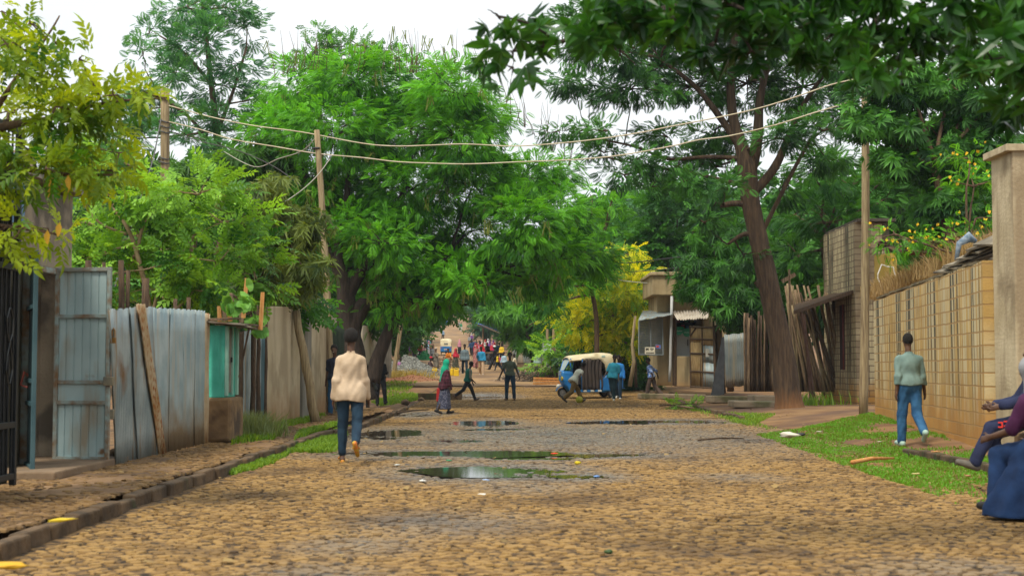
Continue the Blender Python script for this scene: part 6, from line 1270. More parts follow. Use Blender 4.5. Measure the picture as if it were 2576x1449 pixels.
# ---- market crowd and the climbing road
cols = {'dark blue': (.012, .04, .10), 'red': (.45, .02, .03), 'crimson': (.40, .01, .08), 'pink': (.5, .2, .26), 'purple': (.16, .05, .22), 'black': (.012, .012, .015), 'grey': (.22, .23, .24), 'white': (.6, .6, .58), 'teal': (.02, .18, .2), 'yellow': (.7, .45, .03), 'pale blue': (.25, .38, .5), 'brown': (.14, .08, .05), 'green': (.03, .2, .08), 'orange': (.6, .2, .03), 'khaki': (.25, .22, .12)}
def cl(n): return cloth('crowd_'+n.replace(' ', '_'), cols[n])
CROWD = [ # px, y, height, heading, female, top, bottom, scarf, where, sit
 (1032, 128, 1.6, 30, 1, 'purple', 'brown', None, 'carrying a yellow can by the left stalls', 0), (1043, 126, 1.65, 200, 1, 'grey', 'black', 'white', 'standing at the left stalls', 0),
 (1057, 132, 1.6, 180, 0, 'red', 'black', None, 'in front of the parked motorcycles', 0), (1072, 140, 1.65, 60, 0, 'black', 'green', None, 'reaching out left of the white and blue three-wheeler', 0), (1079, 143, 1.65, 170, 1, 'pale blue', 'grey', 'pink', 'just left of the three-wheeler', 0), (1086, 141, 1.7, 180, 0, 'brown', 'black', None, 'touching the left side of the three-wheeler', 0),
 (1088, 122, 1.4, 0, 1, 'grey', 'black', None, 'seen from behind under the three-wheeler', 0), (1064, 147, 1.6, 150, 0, 'khaki', 'black', 'white', 'behind the parked motorcycles', 0), (1052, 150, 1.6, 190, 0, 'dark blue', 'black', None, 'at the far left stalls', 0), (1016, 138, 1.75, 180, 0, 'dark blue', 'dark blue', None, 'tall at the left hedge', 0), (1008, 136, 1.6, 160, 1, 'brown', 'grey', None, 'leaning by the left hedge', 0), (1000, 134, 1.4, 170, 0, 'yellow', 'black', None, 'half hidden in the left hedge', 0), (1046, 108, 1.3, 160, 0, 'dark blue', 'black', None, 'sitting low on the left verge', .3), (1023, 141, 1.6, 180, 0, 'black', 'black', None, 'in black next to the tall one at the left hedge', 0),
 (1075, 165, 1.7, 175, 0, 'dark blue', 'dark blue', None, 'walking up the left road edge', 0), (1079, 172, 1.7, 175, 0, 'teal', 'black', None, 'close behind the pair on the left road edge', 0), (1067, 158, 1.5, 180, 0, 'brown', 'black', None, 'only head showing above the stalls', 0),
 (1114, 215, 1.75, 180, 0, 'pale blue', 'black', None, 'alone in the middle of the climbing road', 0), (1156, 158, 1.65, 10, 1, 'pink', 'black', 'pink', 'veiled, walking up right of the three-wheeler', 0),
 (1185, 150, 1.7, 170, 0, 'dark blue', 'black', None, 'slim at the inner edge of the market crowd', 0), (1160, 262, 1.7, 180, 0, 'green', 'white', None, 'far up carrying a green bundle', 0), (1155, 268, 1.7, 180, 0, 'grey', 'white', None, 'beside the one with the green bundle', 0), (1181, 190, 1.5, 180, 0, 'grey', 'brown', None, 'at the right verge halfway up', 0), (1186, 196, 1.6, 180, 1, 'purple', 'black', 'white', 'behind the grey one at the right verge', 0),
 (1116, 292, 1.6, 180, 1, 'purple', 'purple', None, 'in the far cluster, leftmost beside the farthest three-wheeler', 0), (1119, 296, 1.65, 180, 1, 'crimson', 'crimson', 'pink', 'in the far cluster, in crimson', 0), (1124, 300, 1.7, 180, 1, 'pink', 'crimson', 'white', 'in the far cluster, in pink and white', 0), (1127, 304, 1.7, 180, 0, 'grey', 'dark blue', None, 'in the far cluster, on its right', 0), (1120, 308, 1.9, 180, 1, 'white', 'white', 'white', 'in the far cluster, raised at the back', 0), (1128, 318, 1.8, 180, 1, 'white', 'pink', 'white', 'highest of the far cluster', 0),
 (1196, 128, 1.6, 200, 1, 'crimson', 'brown', 'red', 'at the left of the dense market crowd', 0), (1203, 126, 1.6, 150, 1, 'pink', 'pink', 'pink', 'in pale pink in the market crowd', 0), (1209, 130, 1.7, 190, 0, 'red', 'black', None, 'tall in red in the market crowd', 0), (1214, 118, 1.65, 170, 1, 'red', 'purple', 'red', 'in full red front of the market crowd', 0), (1206, 140, 1.7, 180, 0, 'brown', 'black', None, 'dark headed at the rear of the crowd', 0), (1220, 133, 1.6, 160, 1, 'khaki', 'grey', 'white', 'in khaki in mid crowd', 0), (1226, 128, 1.65, 200, 0, 'black', 'black', None, 'in black in mid crowd', 0), (1200, 112, 1.6, 150, 1, 'brown', 'purple', 'red', 'in brown patterned dress at the front', 0),
 (1232, 140, 1.7, 180, 1, 'purple', 'purple', 'purple', 'tall in purple near the tarpaulin', 0), (1238, 134, 1.6, 190, 1, 'red', 'black', 'pink', 'in red beside the tarpaulin', 0), (1244, 131, 1.6, 170, 1, 'crimson', 'black', 'red', 'under the left edge of the striped tarpaulin', 0), (1250, 128, 1.7, 180, 0, 'teal', 'black', None, 'in teal under the tarpaulin', 0), (1256, 126, 1.65, 180, 0, 'dark blue', 'black', None, 'in dark blue under the tarpaulin', 0), (1262, 122, 1.6, 190, 0, 'yellow', 'black', None, 'in yellow at the right end of the stall', 0), (1214, 148, 1.7, 180, 1, 'white', 'grey', 'white', 'in white at the back of the crowd', 0), (1221, 152, 1.7, 180, 1, 'red', 'red', 'red', 'in red at the far back of the crowd', 0), (1228, 156, 1.75, 180, 1, 'white', 'red', 'white', 'white veiled at the far back of the crowd', 0), (1234, 150, 1.7, 180, 0, 'grey', 'black', None, 'grey, far back near the tarpaulin pole', 0), (1241, 147, 1.7, 180, 1, 'pink', 'red', 'purple', 'pink, far back behind the tarpaulin', 0), (1192, 160, 1.7, 180, 0, 'dark blue', 'dark blue', None, 'big in blue at the back left of the crowd', 0), (1198, 162, 1.7, 180, 0, 'black', 'teal', None, 'behind the big blue one', 0), (1248, 110, 1.6, 180, 0, 'brown', 'black', None, 'sitting on the ground by the stall leg', .3), (1234, 112, 1.4, 170, 1, 'black', 'black', 'black', 'squatting dark figure front of the stall', .3), (1210, 106, 1.5, 150, 1, 'red', 'brown', 'brown', 'bending with red cloth before the crowd', 0)]
for i, (px, y, h_, rz_, fe, tp, bt_, sc_, wh, st_) in enumerate(CROWD):
    kw = dict(Hh=h_, rz=rz_+rnd.uniform(-20, 20), fem=bool(fe), shirt=cl(tp), group='people of the market and the climbing road', legs=((rnd.uniform(4, 14), 6, 3), (-rnd.uniform(4, 14), 12, 3)), arms=((rnd.uniform(-10, 35), 8, rnd.uniform(10, 60)), (rnd.uniform(-10, 35), 8, rnd.uniform(10, 60))), skin=skin_d)
    if st_: kw.update(sit=st_, legs=((75, 80, 8), (70, 75, 8)))
    if fe: kw.update(skirt=cl(bt_), hemw=.25, skirtlen=.9)
    else: kw.update(pants=cl(bt_))
    if sc_: kw.update(scarf=cl(sc_), scarflen=.3)
    P_(px, y, '%s in %s top, %s' % ('woman' if fe else 'person', tp, wh), **kw)
# ---- the two seated at the right edge
track = cloth('navy_tracksuit', (.010, .014, .045), (.02, .028, .075)); blues = cloth('blue_skirt', (.004, .020, .07), (.010, .04, .125)); purp = cloth('purple_top', (.055, .008, .045), (.085, .016, .07))
p, j = person(W(2592, 1000, 15.4).x, 15.4, 0, 'seated person in navy tracksuit with crossed legs and grey shoes, right edge', 1.7, rz=82, res=.0135, z=.2, sit=.55, shirt=track, sleeve=1.9, pants=track, pantw=.02, shoes=M('shoe_grey', (.10, .09, .075), (.16, .14, .11), 9, .7), legs=((78, 52, -6), (66, 80, 3)), arms=((30, 6, 40), (28, 6, 44)), lean=-6, footpitch=.55, skin=skin)
hip, kne = [np.array(a)*j['s'] for a in j['J'][0][:2]]; d = (kne-hip)/np.linalg.norm(kne-hip)
m = MB()
for k in range(4):
    c0 = hip+(kne-hip)*(.42+.14*k); 
    m.box((c0[0]-.094, c0[1], c0[2]+.045), (.012, .046, .014)); m.box((c0[0]-.096, c0[1]-.018, c0[2]+.02), (.012, .013, .06)); m.box((c0[0]-.094, c0[1], c0[2]-.004), (.012, .046, .014))
m.build('red_lettering', M('red_letters', (.75, .04, .02), rough=.6), p)
q = tag(MB().box((W(2600, 1000, 15.6).x+.15, 15.5, .3), (.6, .7, .6)).build('stone_block', stone_b, bevel=.05), 'rough stone block used as a seat at the right edge', 'block')
p, j = person(W(2636, 1000, 12.2).x, 12.2, 0, 'woman in purple top, grey head wrap and blue skirt seated at the right edge', 1.68, rz=30, res=.0135, z=0, sit=.60, fem=True, wide=1.1, shirt=purp, sleeve=.92, loose=.035, pants=blues, pantw=.04, skirt=blues, hemw=.36, skirtlen=.97, shoes=shoe_k, scarf=cloth('grey_wrap', (.20, .21, .22), (.32, .33, .34)), scarflen=.05, legs=((82, 88, 30), (60, 80, 6)), arms=((38, 14, 50), (30, 12, 50)), lean=14, skin=skin)
# ------------------------------------------------------------------ three-wheelers
tw_blue = M('vehicle_blue', (.012, .14, .40), (.02, .19, .48), 3, .35, .05, 20, c3=(.09, .10, .12), s3=2.2, ramp3=(.64, .74))
tw_cream = M('canopy_cream', (.56, .47, .28), (.68, .60, .40), 2, .65, .4, 6, c3=(.42, .33, .18), s3=2.2, ramp3=(.55, .7))
tw_white = M('vehicle_white', (.60, .58, .5), (.68, .66, .6), 3, .4)
rubber = M('rubber', (.015, .014, .013), (.035, .03, .026), 8, .85); rim_m = M('rim_grey', (.2, .2, .19), (.3, .29, .27), 8, .45, metal=.6)
curtain_m = M('brown_curtain', (.035, .026, .022), (.075, .055, .045), 3, .9, .8, 8, stretch=(6, 6, .5))
glass_m = M('windscreen_glass', (.50, .60, .60), rough=.08, spec=.8); lamp_m = M('amber_lamp', (.45, .36, .06), rough=.2); red_l = M('red_lamp', (.5, .02, .02), rough=.25)
def loft(mb, secs, close=False, caps=False):
    n = len(secs[0]); V = [p for s in secs for p in s]; f = []
    for i in range(len(secs)-1):
        for j in range(n if close else n-1): f.append((i*n+j, i*n+(j+1) % n, (i+1)*n+(j+1) % n, (i+1)*n+j))
    if caps: f += [tuple(range(n-1, -1, -1)), tuple((len(secs)-1)*n+j for j in range(n))]
    return mb.add(V, f)
def arch(x, w, zt, zb, k=.8, dx=0): return [(x+dx, -w, zb), (x+dx*.3, -w, zt-.22), (x, -w*.93, zt-.09), (x, -w*.6, zt-.015), (x, 0, zt+.01), (x, w*.6, zt-.015), (x, w*.93, zt-.09), (x+dx*.3, w, zt-.22), (x+dx, w, zb)]
def boxloft(x, w, z0, z1, r=.05): return [(x, -w, z0+r), (x, -w, z1-r), (x, -w+r, z1), (x, w-r, z1), (x, w, z1-r), (x, w, z0+r), (x, w-r, z0), (x, -w+r, z0)]
def wheel(root, x, y, z=.2, r=.2, w=.1):
    t = MB(); secs = []
    for k in range(25):
        a = 2*math.pi*k/24; ring = []
        for (rr, yy) in ((r*.62, -w/2), (r*.9, -w/2), (r, -w*.3), (r, w*.3), (r*.9, w/2), (r*.62, w/2)): ring.append((x+math.cos(a)*rr, y+yy, z+math.sin(a)*rr))
        secs.append(ring)
    loft(t, secs); ty = t.build('tyre', rubber, root, smooth=False)
    m = MB(); m.tube([(x, y-w*.36, z), (x, y+w*.36, z)], r*.63, 20); m.tube([(x, y-w*.55, z), (x, y+w*.55, z)], r*.2, 12)
    for k in range(5): a = k*1.257; m.box((x+math.cos(a)*r*.38, y, z+math.sin(a)*r*.38), (.03, w*.85, .03))
    m.build('rim', rim_m, root)
def threewheeler(label, curtain):
    t = E('three_wheeler', (0, 0, 0), label, 'three-wheeler', group='blue and white three-wheelers')
    m = MB(); loft(m, [arch(.40, .50, 1.56, 1.50), arch(.52, .55, 1.63, 1.47), arch(1.0, .60, 1.68, 1.48), arch(1.6, .62, 1.73, 1.49), arch(1.80, .62, 1.74, 1.30), arch(1.86, .62, 1.74, .92), arch(2.12, .62, 1.72, .92, dx=.03), arch(2.32, .60, 1.58, .90, dx=.10), arch(2.42, .58, 1.38, .90, dx=.12)])
    m.build('canopy', tw_cream, t, smooth=True, solid=.02)
    m = MB(); m.add([(2.54, -.58, .88), (2.54, .58, .88), (2.50, .57, 1.2), (2.42, .54, 1.38), (2.3, .4, 1.60), (2.3, -.4, 1.60), (2.42, -.54, 1.38), (2.50, -.57, 1.2)], [tuple(range(8))]); m.build('canopy_back', tw_cream, t, solid=.02)
    MB().box((2.525, 0, 1.16), (.02, .44, .2), (0, -.16, 0)).build('rear_window', M('dull_glass', (.16, .15, .12), rough=.15), t, bevel=.02)
    m = MB(); loft(m, [boxloft(1.62, .60, .24, .74), boxloft(1.72, .62, .24, .78), boxloft(1.92, .62, .24, .90), boxloft(2.3, .62, .26, .92), boxloft(2.5, .60, .30, .90), boxloft(2.58, .56, .36, .84)], True, True)
    m.build('body', tw_blue, t, smooth=False, bevel=.01)
    m = MB(); m.box((1.15, 0, .25), (1.35, 1.18, .06)); m.build('floor', tw_blue, t, bevel=.01)
    for s in (-1, 1):
        m = MB(); 
        for k in range(7): m.box((.62+k*.15+.075, s*.605, .275), (.148, .03, .07))
        o = m.build('sill', tw_white, t); o.data.materials.append(tw_blue)
        for pi, p_ in enumerate(o.data.polygons): p_.material_index = (pi//6) % 2
        wheel(t, 2.12, s*.52, .2, .2, .11)
    wheel(t, .26, 0, .2, .2, .1)
    # front cowl, leg shield, mudguard
    m = MB(); loft(m, [[(.24, -.26, 1.05), (.20, -.15, 1.06), (.18, 0, 1.07), (.20, .15, 1.06), (.24, .26, 1.05)], [(.24, -.30, .95), (.17, -.17, .95), (.14, 0, .95), (.17, .17, .95), (.24, .30, .95)], [(.26, -.32, .72), (.17, -.18, .70), (.13, 0, .70), (.17, .18, .70), (.26, .32, .72)], [(.33, -.34, .55), (.26, -.18, .52), (.24, 0, .52), (.26, .18, .52), (.33, .34, .55)], [(.46, -.42, .25), (.44, -.2, .25), (.44, 0, .25), (.44, .2, .25), (.46, .42, .25)]])
    m.build('front_cowl', tw_blue, t, smooth=True, solid=.02)
    m = MB()
    for s in (-1, 1): loft(m, [[(.24, s*.26, 1.05), (.5, s*.52, 1.04)], [(.24, s*.30, .95), (.52, s*.55, .95)], [(.26, s*.32, .72), (.56, s*.57, .72)], [(.33, s*.34, .55), (.58, s*.58, .55)], [(.46, s*.42, .25), (.62, s*.6, .25)]])
    m.build('side_shield', tw_blue, t, solid=.02)
    m = MB()
    for k in range(4): m.box((.155, 0, 1.03-k*.045), (.05, .34, .016))
    m.build('cowl_vent', tw_white, t)
    m = MB()
    for s in (-1, 1): m.tube([(.15, s*.2, .76), (.24, s*.2, .76)], .085, 14)
    m.build('headlight', lamp_m, t)
    m = MB(); secs = []
    for k in range(9):
        a = math.radians(15+k*20); secs.append([(.26-math.cos(a)*.27, y, .2+math.sin(a)*.27) for y in (-.09, -.05, .05, .09)])
    loft(m, secs); m.build('front_mudguard', tw_blue, t, smooth=True, solid=.015); MB().tube([(.02, 0, .40), (.10, 0, .47), (.2, 0, .49)], [.05, .075, .05], 10).build('mudguard_tip', tw_white, t, smooth=True)
    MB().tube([(.40, .02, .9), (.33, .02, .5), (.27, .08, .2)], .03, 8).build('fork', black, t)
    m = MB(); m.add([(.25, -.28, 1.06), (.25, .28, 1.06), (.46, .46, 1.50), (.46, -.46, 1.50)], [(0, 1, 2, 3)]); m.build('windscreen', glass_m, t, solid=.012)
    m = MB()
    for s in (-1, 1): m.tube([(.5, s*.52, 1.03), (.44, s*.5, 1.3), (.47, s*.48, 1.53)], .028, 8); m.tube([(.25, s*.28, 1.06), (.46, s*.47, 1.52)], .022, 8); m.tube([(.88, s*.6, .3), (.86, s*.6, 1.0), (.9, s*.6, 1.5)], .018, 8)
    m.tube([(.25, -.28, 1.06), (.25, .28, 1.06)], .02, 8); m.tube([(.46, -.47, 1.52), (.46, .47, 1.52)], .02, 8); m.build('frame', tw_blue, t, smooth=True)
    m = MB(); m.tube([(.52, -.3, .98), (.46, -.1, 1.0), (.42, 0, .95), (.46, .1, 1.0), (.52, .3, .98)], .018, 8); m.build('handlebar', black, t)
    m = MB(); m.box((.98, 0, .55), (.3, .5, .12)); m.box((1.1, 0, .75), (.08, .5, .3)); m.box((1.72, 0, .6), (.45, 1.1, .16)); m.box((1.95, 0, .9), (.12, 1.1, .5)); m.build('seat', rubber, t, bevel=.03)
    if curtain:
        for s in (-1, 1):
            V = []; n = 40
            for j in range(9):
                for i in range(n+1): u = i/n; V.append((.88+u*.82+.03*math.sin(j*.9)*u, s*(.60+.028*math.sin(u*34)+.02*math.sin(u*13+j*.5)), .30+(1.52-.30)*j/8))
            MB().add(V, [(j*(n+1)+i, j*(n+1)+i+1, (j+1)*(n+1)+i+1, (j+1)*(n+1)+i) for j in range(8) for i in range(n)]).build('curtain', curtain_m, t, smooth=True, solid=.008)
    else:
        MB().box((1.9, 0, 1.2), (.02, 1.1, .6)).build('rear_cloth', dark, t)
    for s in (-1, 1): MB().box((2.575, s*.48, .74), (.03, .1, .1)).build('tail_light', red_l, t, bevel=.01); MB().tube([(.42, s*.52, 1.2), (.36, s*.62, 1.22), (.35, s*.62, 1.14)], .02, 6).build('mirror', black, t)
    pl_ = MB().box((2.60, 0, .56), (.015, .42, .12)).build('number_plate', M('plate_white', (.6, .5, .45), rough=.5), t); g_ = MB(); [g_.box((2.611, -.15+k*.05, .56), (.006, .03, .06)) for k in range(7)]; g_.build('lettering', M('plate_red', (.4, .05, .04)), pl_)
    MB().tube([(2.62, -.5, .38), (2.66, -.45, .36), (2.66, .45, .36), (2.62, .5, .38)], .02, 8).build('bumper', tw_blue, t); m = MB(); m.box((2.35, 0, .22), (.3, .12, .2)); m.build('engine', black, t); MB().box((2.60, 0, .2), (.02, .16, .22)).build('mud_flap', rubber, t)
    MB().box((1.75, -.62, 1.62), (.14, .02, .07)).build('roof_sticker', M('pale_print', (.5, .55, .65)), t)
    return t
t1 = threewheeler('blue three-wheeler with cream canopy and dark side curtain parked across the street end', True)
y1 = 55.8; t1.rotation_euler = (0, -.005, math.radians(14)); t1.location = (PX(1399, y1), y1, float(RH(PX(1399, y1), y1))+.02)
t2 = threewheeler('white and blue three-wheeler driving away in the middle distance', False)
t2.rotation_euler = (0, 0, math.radians(-88)); t2.location = (PX(1121, 158), 159.3, float(prof(158))+.05)
t3 = copy_tree(t2); t3['label'] = 'farthest blue three-wheeler parked beside the cluster of people up the hill'; t3.rotation_euler = (0, 0, math.radians(40)); t3.location = (PX(1102, 294), 293, float(prof(294))+.05)
# football, cans
b = E('football', (PX(1457, 51.2), 51.2, float(RH(PX(1457, 51.2), 51.2))+.12), 'yellow-green football at the feet of the bending boy', 'ball')
m = MB(); bm = bmesh.new(); bmesh.ops.create_icosphere(bm, subdivisions=3, radius=.13); m.add([v.co.copy() for v in bm.verts], [tuple(v.index for v in f.verts) for f in bm.faces]); bm.free(); m.build('shell', M('ball_yellow', (.30, .30, .02), (.42, .38, .04), 9, .6), b, smooth=True)
can_m = M('can_yellow', (.72, .45, .01), (.78, .52, .02), 5, .45)
def jerry(x, y, rz, label):
    t = E('jerrycan', (x, y, float(H(x, y))+.03), label, 'jerrycan', rz=rz, group='yellow jerrycans'); MB().box((0, 0, .2), (.32, .2, .4), taper=.92).build('body', can_m, t, bevel=.03)
    MB().tube([(-.1, 0, .41), (-.1, 0, .5), (.1, 0, .46), (.12, 0, .40)], .02, 6).build('handle', can_m, t); MB().tube([(.12, 0, .40), (.12, 0, .47)], .035, 8).build('cap', can_m, t)
jerry(PX(1093, 84), 84, .3, 'yellow jerrycan standing at the right foot of the gravel heap'); jerry(PX(1138, 84.5), 84.5, 1.2, 'yellow jerrycan behind the shawled woman'); jerry(PX(1148, 83.5), 83.5, 0, 'yellow jerrycan lying low beside the crimson-scarfed woman'); jerry(PX(1040, 127), 127.4, .4, 'yellow jerrycan held up at the left stalls')
jerry(PX(1036, 125), 125, .4, 'yellow jerrycan on the ground at the left stalls')
# heaps
def heap(name, label, cat, px, y, rx, ry, hh, m, n, sz, seed, kind=None, base_m=None):
    r = np.random.default_rng(seed); x0 = PX(px, y); t = E(name, (x0, y, float(H(x0, y))), label, cat)
    if kind: t['kind'] = kind
    def hz(a, b): q = np.sqrt((a/rx)**2+(b/ry)**2); return hh*np.clip(1-q, 0, 1)**.8*(1+.18*lump(a*2, b*2, .8))-.02
    a = np.linspace(-1.1, 1.1, 30); X, Y = np.meshgrid(a*rx, a*ry); Z = hz(X, Y)-.03; i = np.arange(900).reshape(30, 30); f = np.stack([i[:-1, :-1], i[:-1, 1:], i[1:, 1:], i[1:, :-1]], -1).reshape(-1, 4)
    mesh_np('mound', np.stack([X, Y, Z], -1).reshape(-1, 3), f, base_m or m, t, smooth=True)
    if n:
        th = r.uniform(0, 6.28, n); q = r.uniform(0, 1.0, n)**.5*1.03; X = np.cos(th)*q*rx; Y = np.sin(th)*q*ry; P = np.stack([X, Y, hz(X, Y)], -1)
        V0 = np.array([(1, 0, 0), (-1, 0, 0), (0, 1, 0), (0, -1, 0), (0, 0, .8), (0, 0, -.8)], float); F0 = np.array([(0, 2, 4), (2, 1, 4), (1, 3, 4), (3, 0, 4), (2, 0, 5), (1, 2, 5), (3, 1, 5), (0, 3, 5)])
        d = r.normal(0, 1, (n, 3)); V, f = inst((V0, F0), P, d, sz*r.uniform(.5, 1.4, n), r, 1); V += r.normal(0, sz*.15, V.shape); o = mesh_np('stones', V, f, m, t, attr=np.repeat(r.uniform(0, 1, n), 8)); o['kind'] = 'stuff'
    return t
gm = M('gravel_grey', (.12, .12, .105), (.36, .36, .32), 2, .9, attr='v'); stm = M('rubble_brown', (.12, .08, .05), (.36, .26, .17), 2, .9, attr='v'); soilr = M('red_soil', (.19, .075, .035), (.27, .12, .055), 3, .95, 1, 9); soild = M('dark_soil', (.03, .02, .014), (.09, .06, .04), 4, .95, 1, 9, attr=None)
heap('gravel_heap', 'grey gravel heap left of the women with jerrycans', 'heap', 1016, 85, 2.9, 2.2, 1.15, gm, 4200, .045, 1, base_m=gm)
heap('stone_heap', 'brown rubble heap behind the gravel heap', 'heap', 1108, 91, 1.9, 1.5, 1.0, stm, 900, .08, 2, base_m=stm)
heap('soil_heap', 'low red soil mound in front of the gravel heap', 'heap', 1030, 76, 2.2, 1.3, .38, soilr, 300, .03, 3)
heap('soil_heap', 'dark soil and rubble mound right of the road behind the olive-shirted man', 'heap', 1350, 76, 2.4, 1.8, .85, stm, 900, .05, 4, base_m=soild)
heap('stone_heap', 'pile of broken stones low on the left verge by the mauve-shirted child', 'heap', 1030, 95, 2.4, 1.4, .7, stm, 500, .08, 5, base_m=stm)
for k, (px, y, L_, rz_, lb) in enumerate(((1375, 88, 2.8, .2, 'grey'), (1390, 86, 3.0, -.1, 'dark'), (1385, 80, 2.6, .1, 'long orange-brown'), (1398, 78, 2.2, -.3, 'pale'), (1340, 99, 4, .1, 'weathered'), (1310, 104, 4.5, -.1, 'farther'), (1395, 71, 2.4, .35, 'near red-brown'), (1320, 90, 2.2, .5, 'short'))):
    x = PX(px, y); m = MB()
    for q in range(3): m.box((0, q*.28-.2, .05+.13*q), (L_*(1-.1*q), .25, .1), (0, rnd.uniform(-.05, .05), rnd.uniform(-.1, .1)))
    o = m.build('timber', [wood, wood_d, wood_o, pole_m][k % 4] if k != 2 else M('planks_tan', (.25, .13, .06), (.34, .2, .1), 4), loc=(x, y, float(H(x, y))+.02)); o.rotation_euler = (0, 0, rz_); tag(o, '%s stacked planks lying on the right side before the fence' % lb, 'timber')
# far right fences and market
def farfence(px0, y0, px1, y1, h_, m, label, cat='fence', w=None):
    a = Vector((PX(px0, y0), y0, float(H(PX(px0, y0), y0))-.2)); b = Vector((PX(px1, y1), y1, float(H(PX(px1, y1), y1))-.2)); o = corr('tin_fence', a, b, b+Vector((0, 0, h_)), a+Vector((0, 0, h_)), m, rows=3, pitch=.15, amp=.03); return tag(o, label, cat)
farfence(1290, 118, 1302, 112, 2.6, tin, 'pale zinc fence panel at the right end of the market crowd'); farfence(1303, 111, 1316, 107, 2.5, cream, 'cream panel next in the far right fence'); farfence(1317, 106, 1338, 100, 2.4, tin_b, 'blue-grey panel of the far right fence'); farfence(1340, 99, 1362, 93, 2.2, wood, 'brown board fence stretch behind the seated pair'); farfence(1363, 92, 1388, 86, 2.1, tin, 'zinc fence stretch nearest the soil mound'); farfence(1388, 85, 1430, 72, 1.9, wood_d, 'dark stick fence under the light green bush')
for k, px in enumerate((1288, 1304, 1318, 1340, 1362, 1376, 1392)): 
    y = np.interp(px, [1288, 1392], [119, 85])-.3; x = PX(px, y); tag(MB().tube([(0, 0, -.2), (.03, 0, 2.8)], .09, 7).build('wooden_post', pole_m, loc=(x, y, float(H(x, y)))), '%s post along the far right fence' % ords[k], 'post', 'posts of the far right fence')
for k, (px, y) in enumerate(((988, 82), (996, 100), (1006, 112))): x = PX(px, y); tag(MB().tube([(0, 0, -.2), (.5, 0, 3.2), (.9, 0, 5)], [.14, .11, .07], 7).build('wooden_post', pole_m, loc=(x, y, float(H(x, y)))), '%s leaning pale pole by the shaggy tree' % ords[k], 'post', 'leaning poles by the shaggy tree')
st_ = E('market_stall', (PX(1252, 126), 126, float(H(PX(1252, 126), 126))), 'market stall under a slanting blue and white striped tarpaulin', 'stall')
m = MB(); [m.tube([(x, y, 0), (x, y, z)], .06, 6) for x, y, z in ((-1.3, -1, 3.0), (1.4, -1, 2.3), (-1.3, 1.2, 3.2), (1.4, 1.2, 2.5), (.3, -1.1, 2.7))]; m.build('post', wood, st_)
V = [(-1.9+u*3.6, -1.6+v_*3.2, 3.35-u*1.3+.1*math.sin(v_*6+u*4)) for v_ in np.linspace(0, 1, 6) for u in np.linspace(0, 1, 9)]
tm = cloth('striped_tarp', (.02, .16, .5), (.7, .75, .8), 'stripe'); tm = M('tarp_blue', (.015, .14, .48), rough=.5); o = MB().add(V, [(j*9+i, j*9+i+1, (j+1)*9+i+1, (j+1)*9+i) for j in range(5) for i in range(8)]).build('tarpaulin', tm, st_, solid=.02); o.data.materials.append(M('tarp_white', (.65, .7, .74), rough=.5))
for i, p_ in enumerate(o.data.polygons): p_.material_index = (i//8) % 2
m = MB(); m.box((0, 0, .8), (2.4, 1.4, .08)); m.build('table', wood, st_)
for k, (px, y, hz_, col, lb) in enumerate(((1064, 131, .9, (.03, .25, .08), 'green leafy goods heaped at the left stalls'), (1030, 110, .5, (.04, .22, .07), 'bundle of green leaves on the left verge'), (1049, 104, .35, (.05, .28, .07), 'flat green leaf spread on the left verge'), (1057, 140, 1.0, (.5, .5, .48), 'white sacks by the parked motorcycles'), (1218, 121, .8, (.45, .43, .36), 'pale sacks in the market crowd'), (1228, 118, .9, (.03, .03, .03), 'dark baskets in front of the market crowd'), (1242, 120, .7, (.4, .05, .12), 'pink goods under the striped tarpaulin'), (1234, 114, .5, (.05, .06, .05), 'low dark bundle before the stall'), (1080, 240, 1.0, (.2, .15, .1), 'brown goods heap by the upper left verge'), (1096, 262, 1.1, (.16, .17, .18), 'grey stone heap below the farthest three-wheeler'))):
    heap('goods_pile', lb, 'pile', px, y, .9, .7, hz_, M('goods_%d' % k, tuple(v*.7 for v in col), col, 6, .8), 60, .12, 20+k)
for k, (px, y) in enumerate(((1026, 137), (1056, 190))):
    x = PX(px, y); o = MB(); V = [(-1.3+u*2.6, -1+v_*2, 2.6+.35*math.sin(u*3.1)) for v_ in (0, .5, 1) for u in np.linspace(0, 1, 7)]; t = E('awning', (x, y, float(H(x, y))), ['blue-grey awning cloth at the left stalls', 'bright blue tarpaulin in the trees up the left side'][k], 'awning')
    o.add(V, [(j*7+i, j*7+i+1, (j+1)*7+i+1, (j+1)*7+i) for j in range(2) for i in range(6)]).build('cloth', M('awning_blue_%d' % k, (.12, .22, .30) if k == 0 else (.01, .13, .38), rough=.7), t, solid=.02); m = MB(); [m.tube([(a, b_, 0), (a, b_, 2.65)], .05, 6) for a in (-1.2, 1.2) for b_ in (-.9, .9)]; m.build('post', wood_d, t)
def moto(px, y, rz, label):
    x = PX(px, y); t = E('motorcycle', (x, y, float(H(x, y))+.03), label, 'motorcycle', rz=rz, group='motorcycles parked at the left stalls')
    for xx in (-.62, .62): wheel(t, xx, 0, .3, .3, .09)
    MB().tube([(-.55, 0, .75), (-.3, 0, .8), (0, 0, .78), (.25, 0, .85), (.42, 0, .95)], [.07, .11, .12, .13, .05], 8).build('body', M('moto_red', (.3, .02, .02), rough=.3), t, smooth=True); m = MB(); m.tube([(.62, .06, .3), (.42, .04, 1.0)], .025, 6); m.tube([(.42, -.3, 1.05), (.42, .3, 1.05)], .018, 6); m.build('handlebar', black, t); MB().box((0, 0, .45), (.4, .2, .3)).build('engine', rim_m, t, bevel=.03); MB().tube([(.5, 0, .9), (.58, 0, .9)], .09, 10).build('headlight', glass_m, t)
moto(1062, 135, 1.2, 'parked motorcycle at the left stalls, nearer one'); moto(1068, 139, 1.5, 'parked motorcycle at the left stalls, farther one')
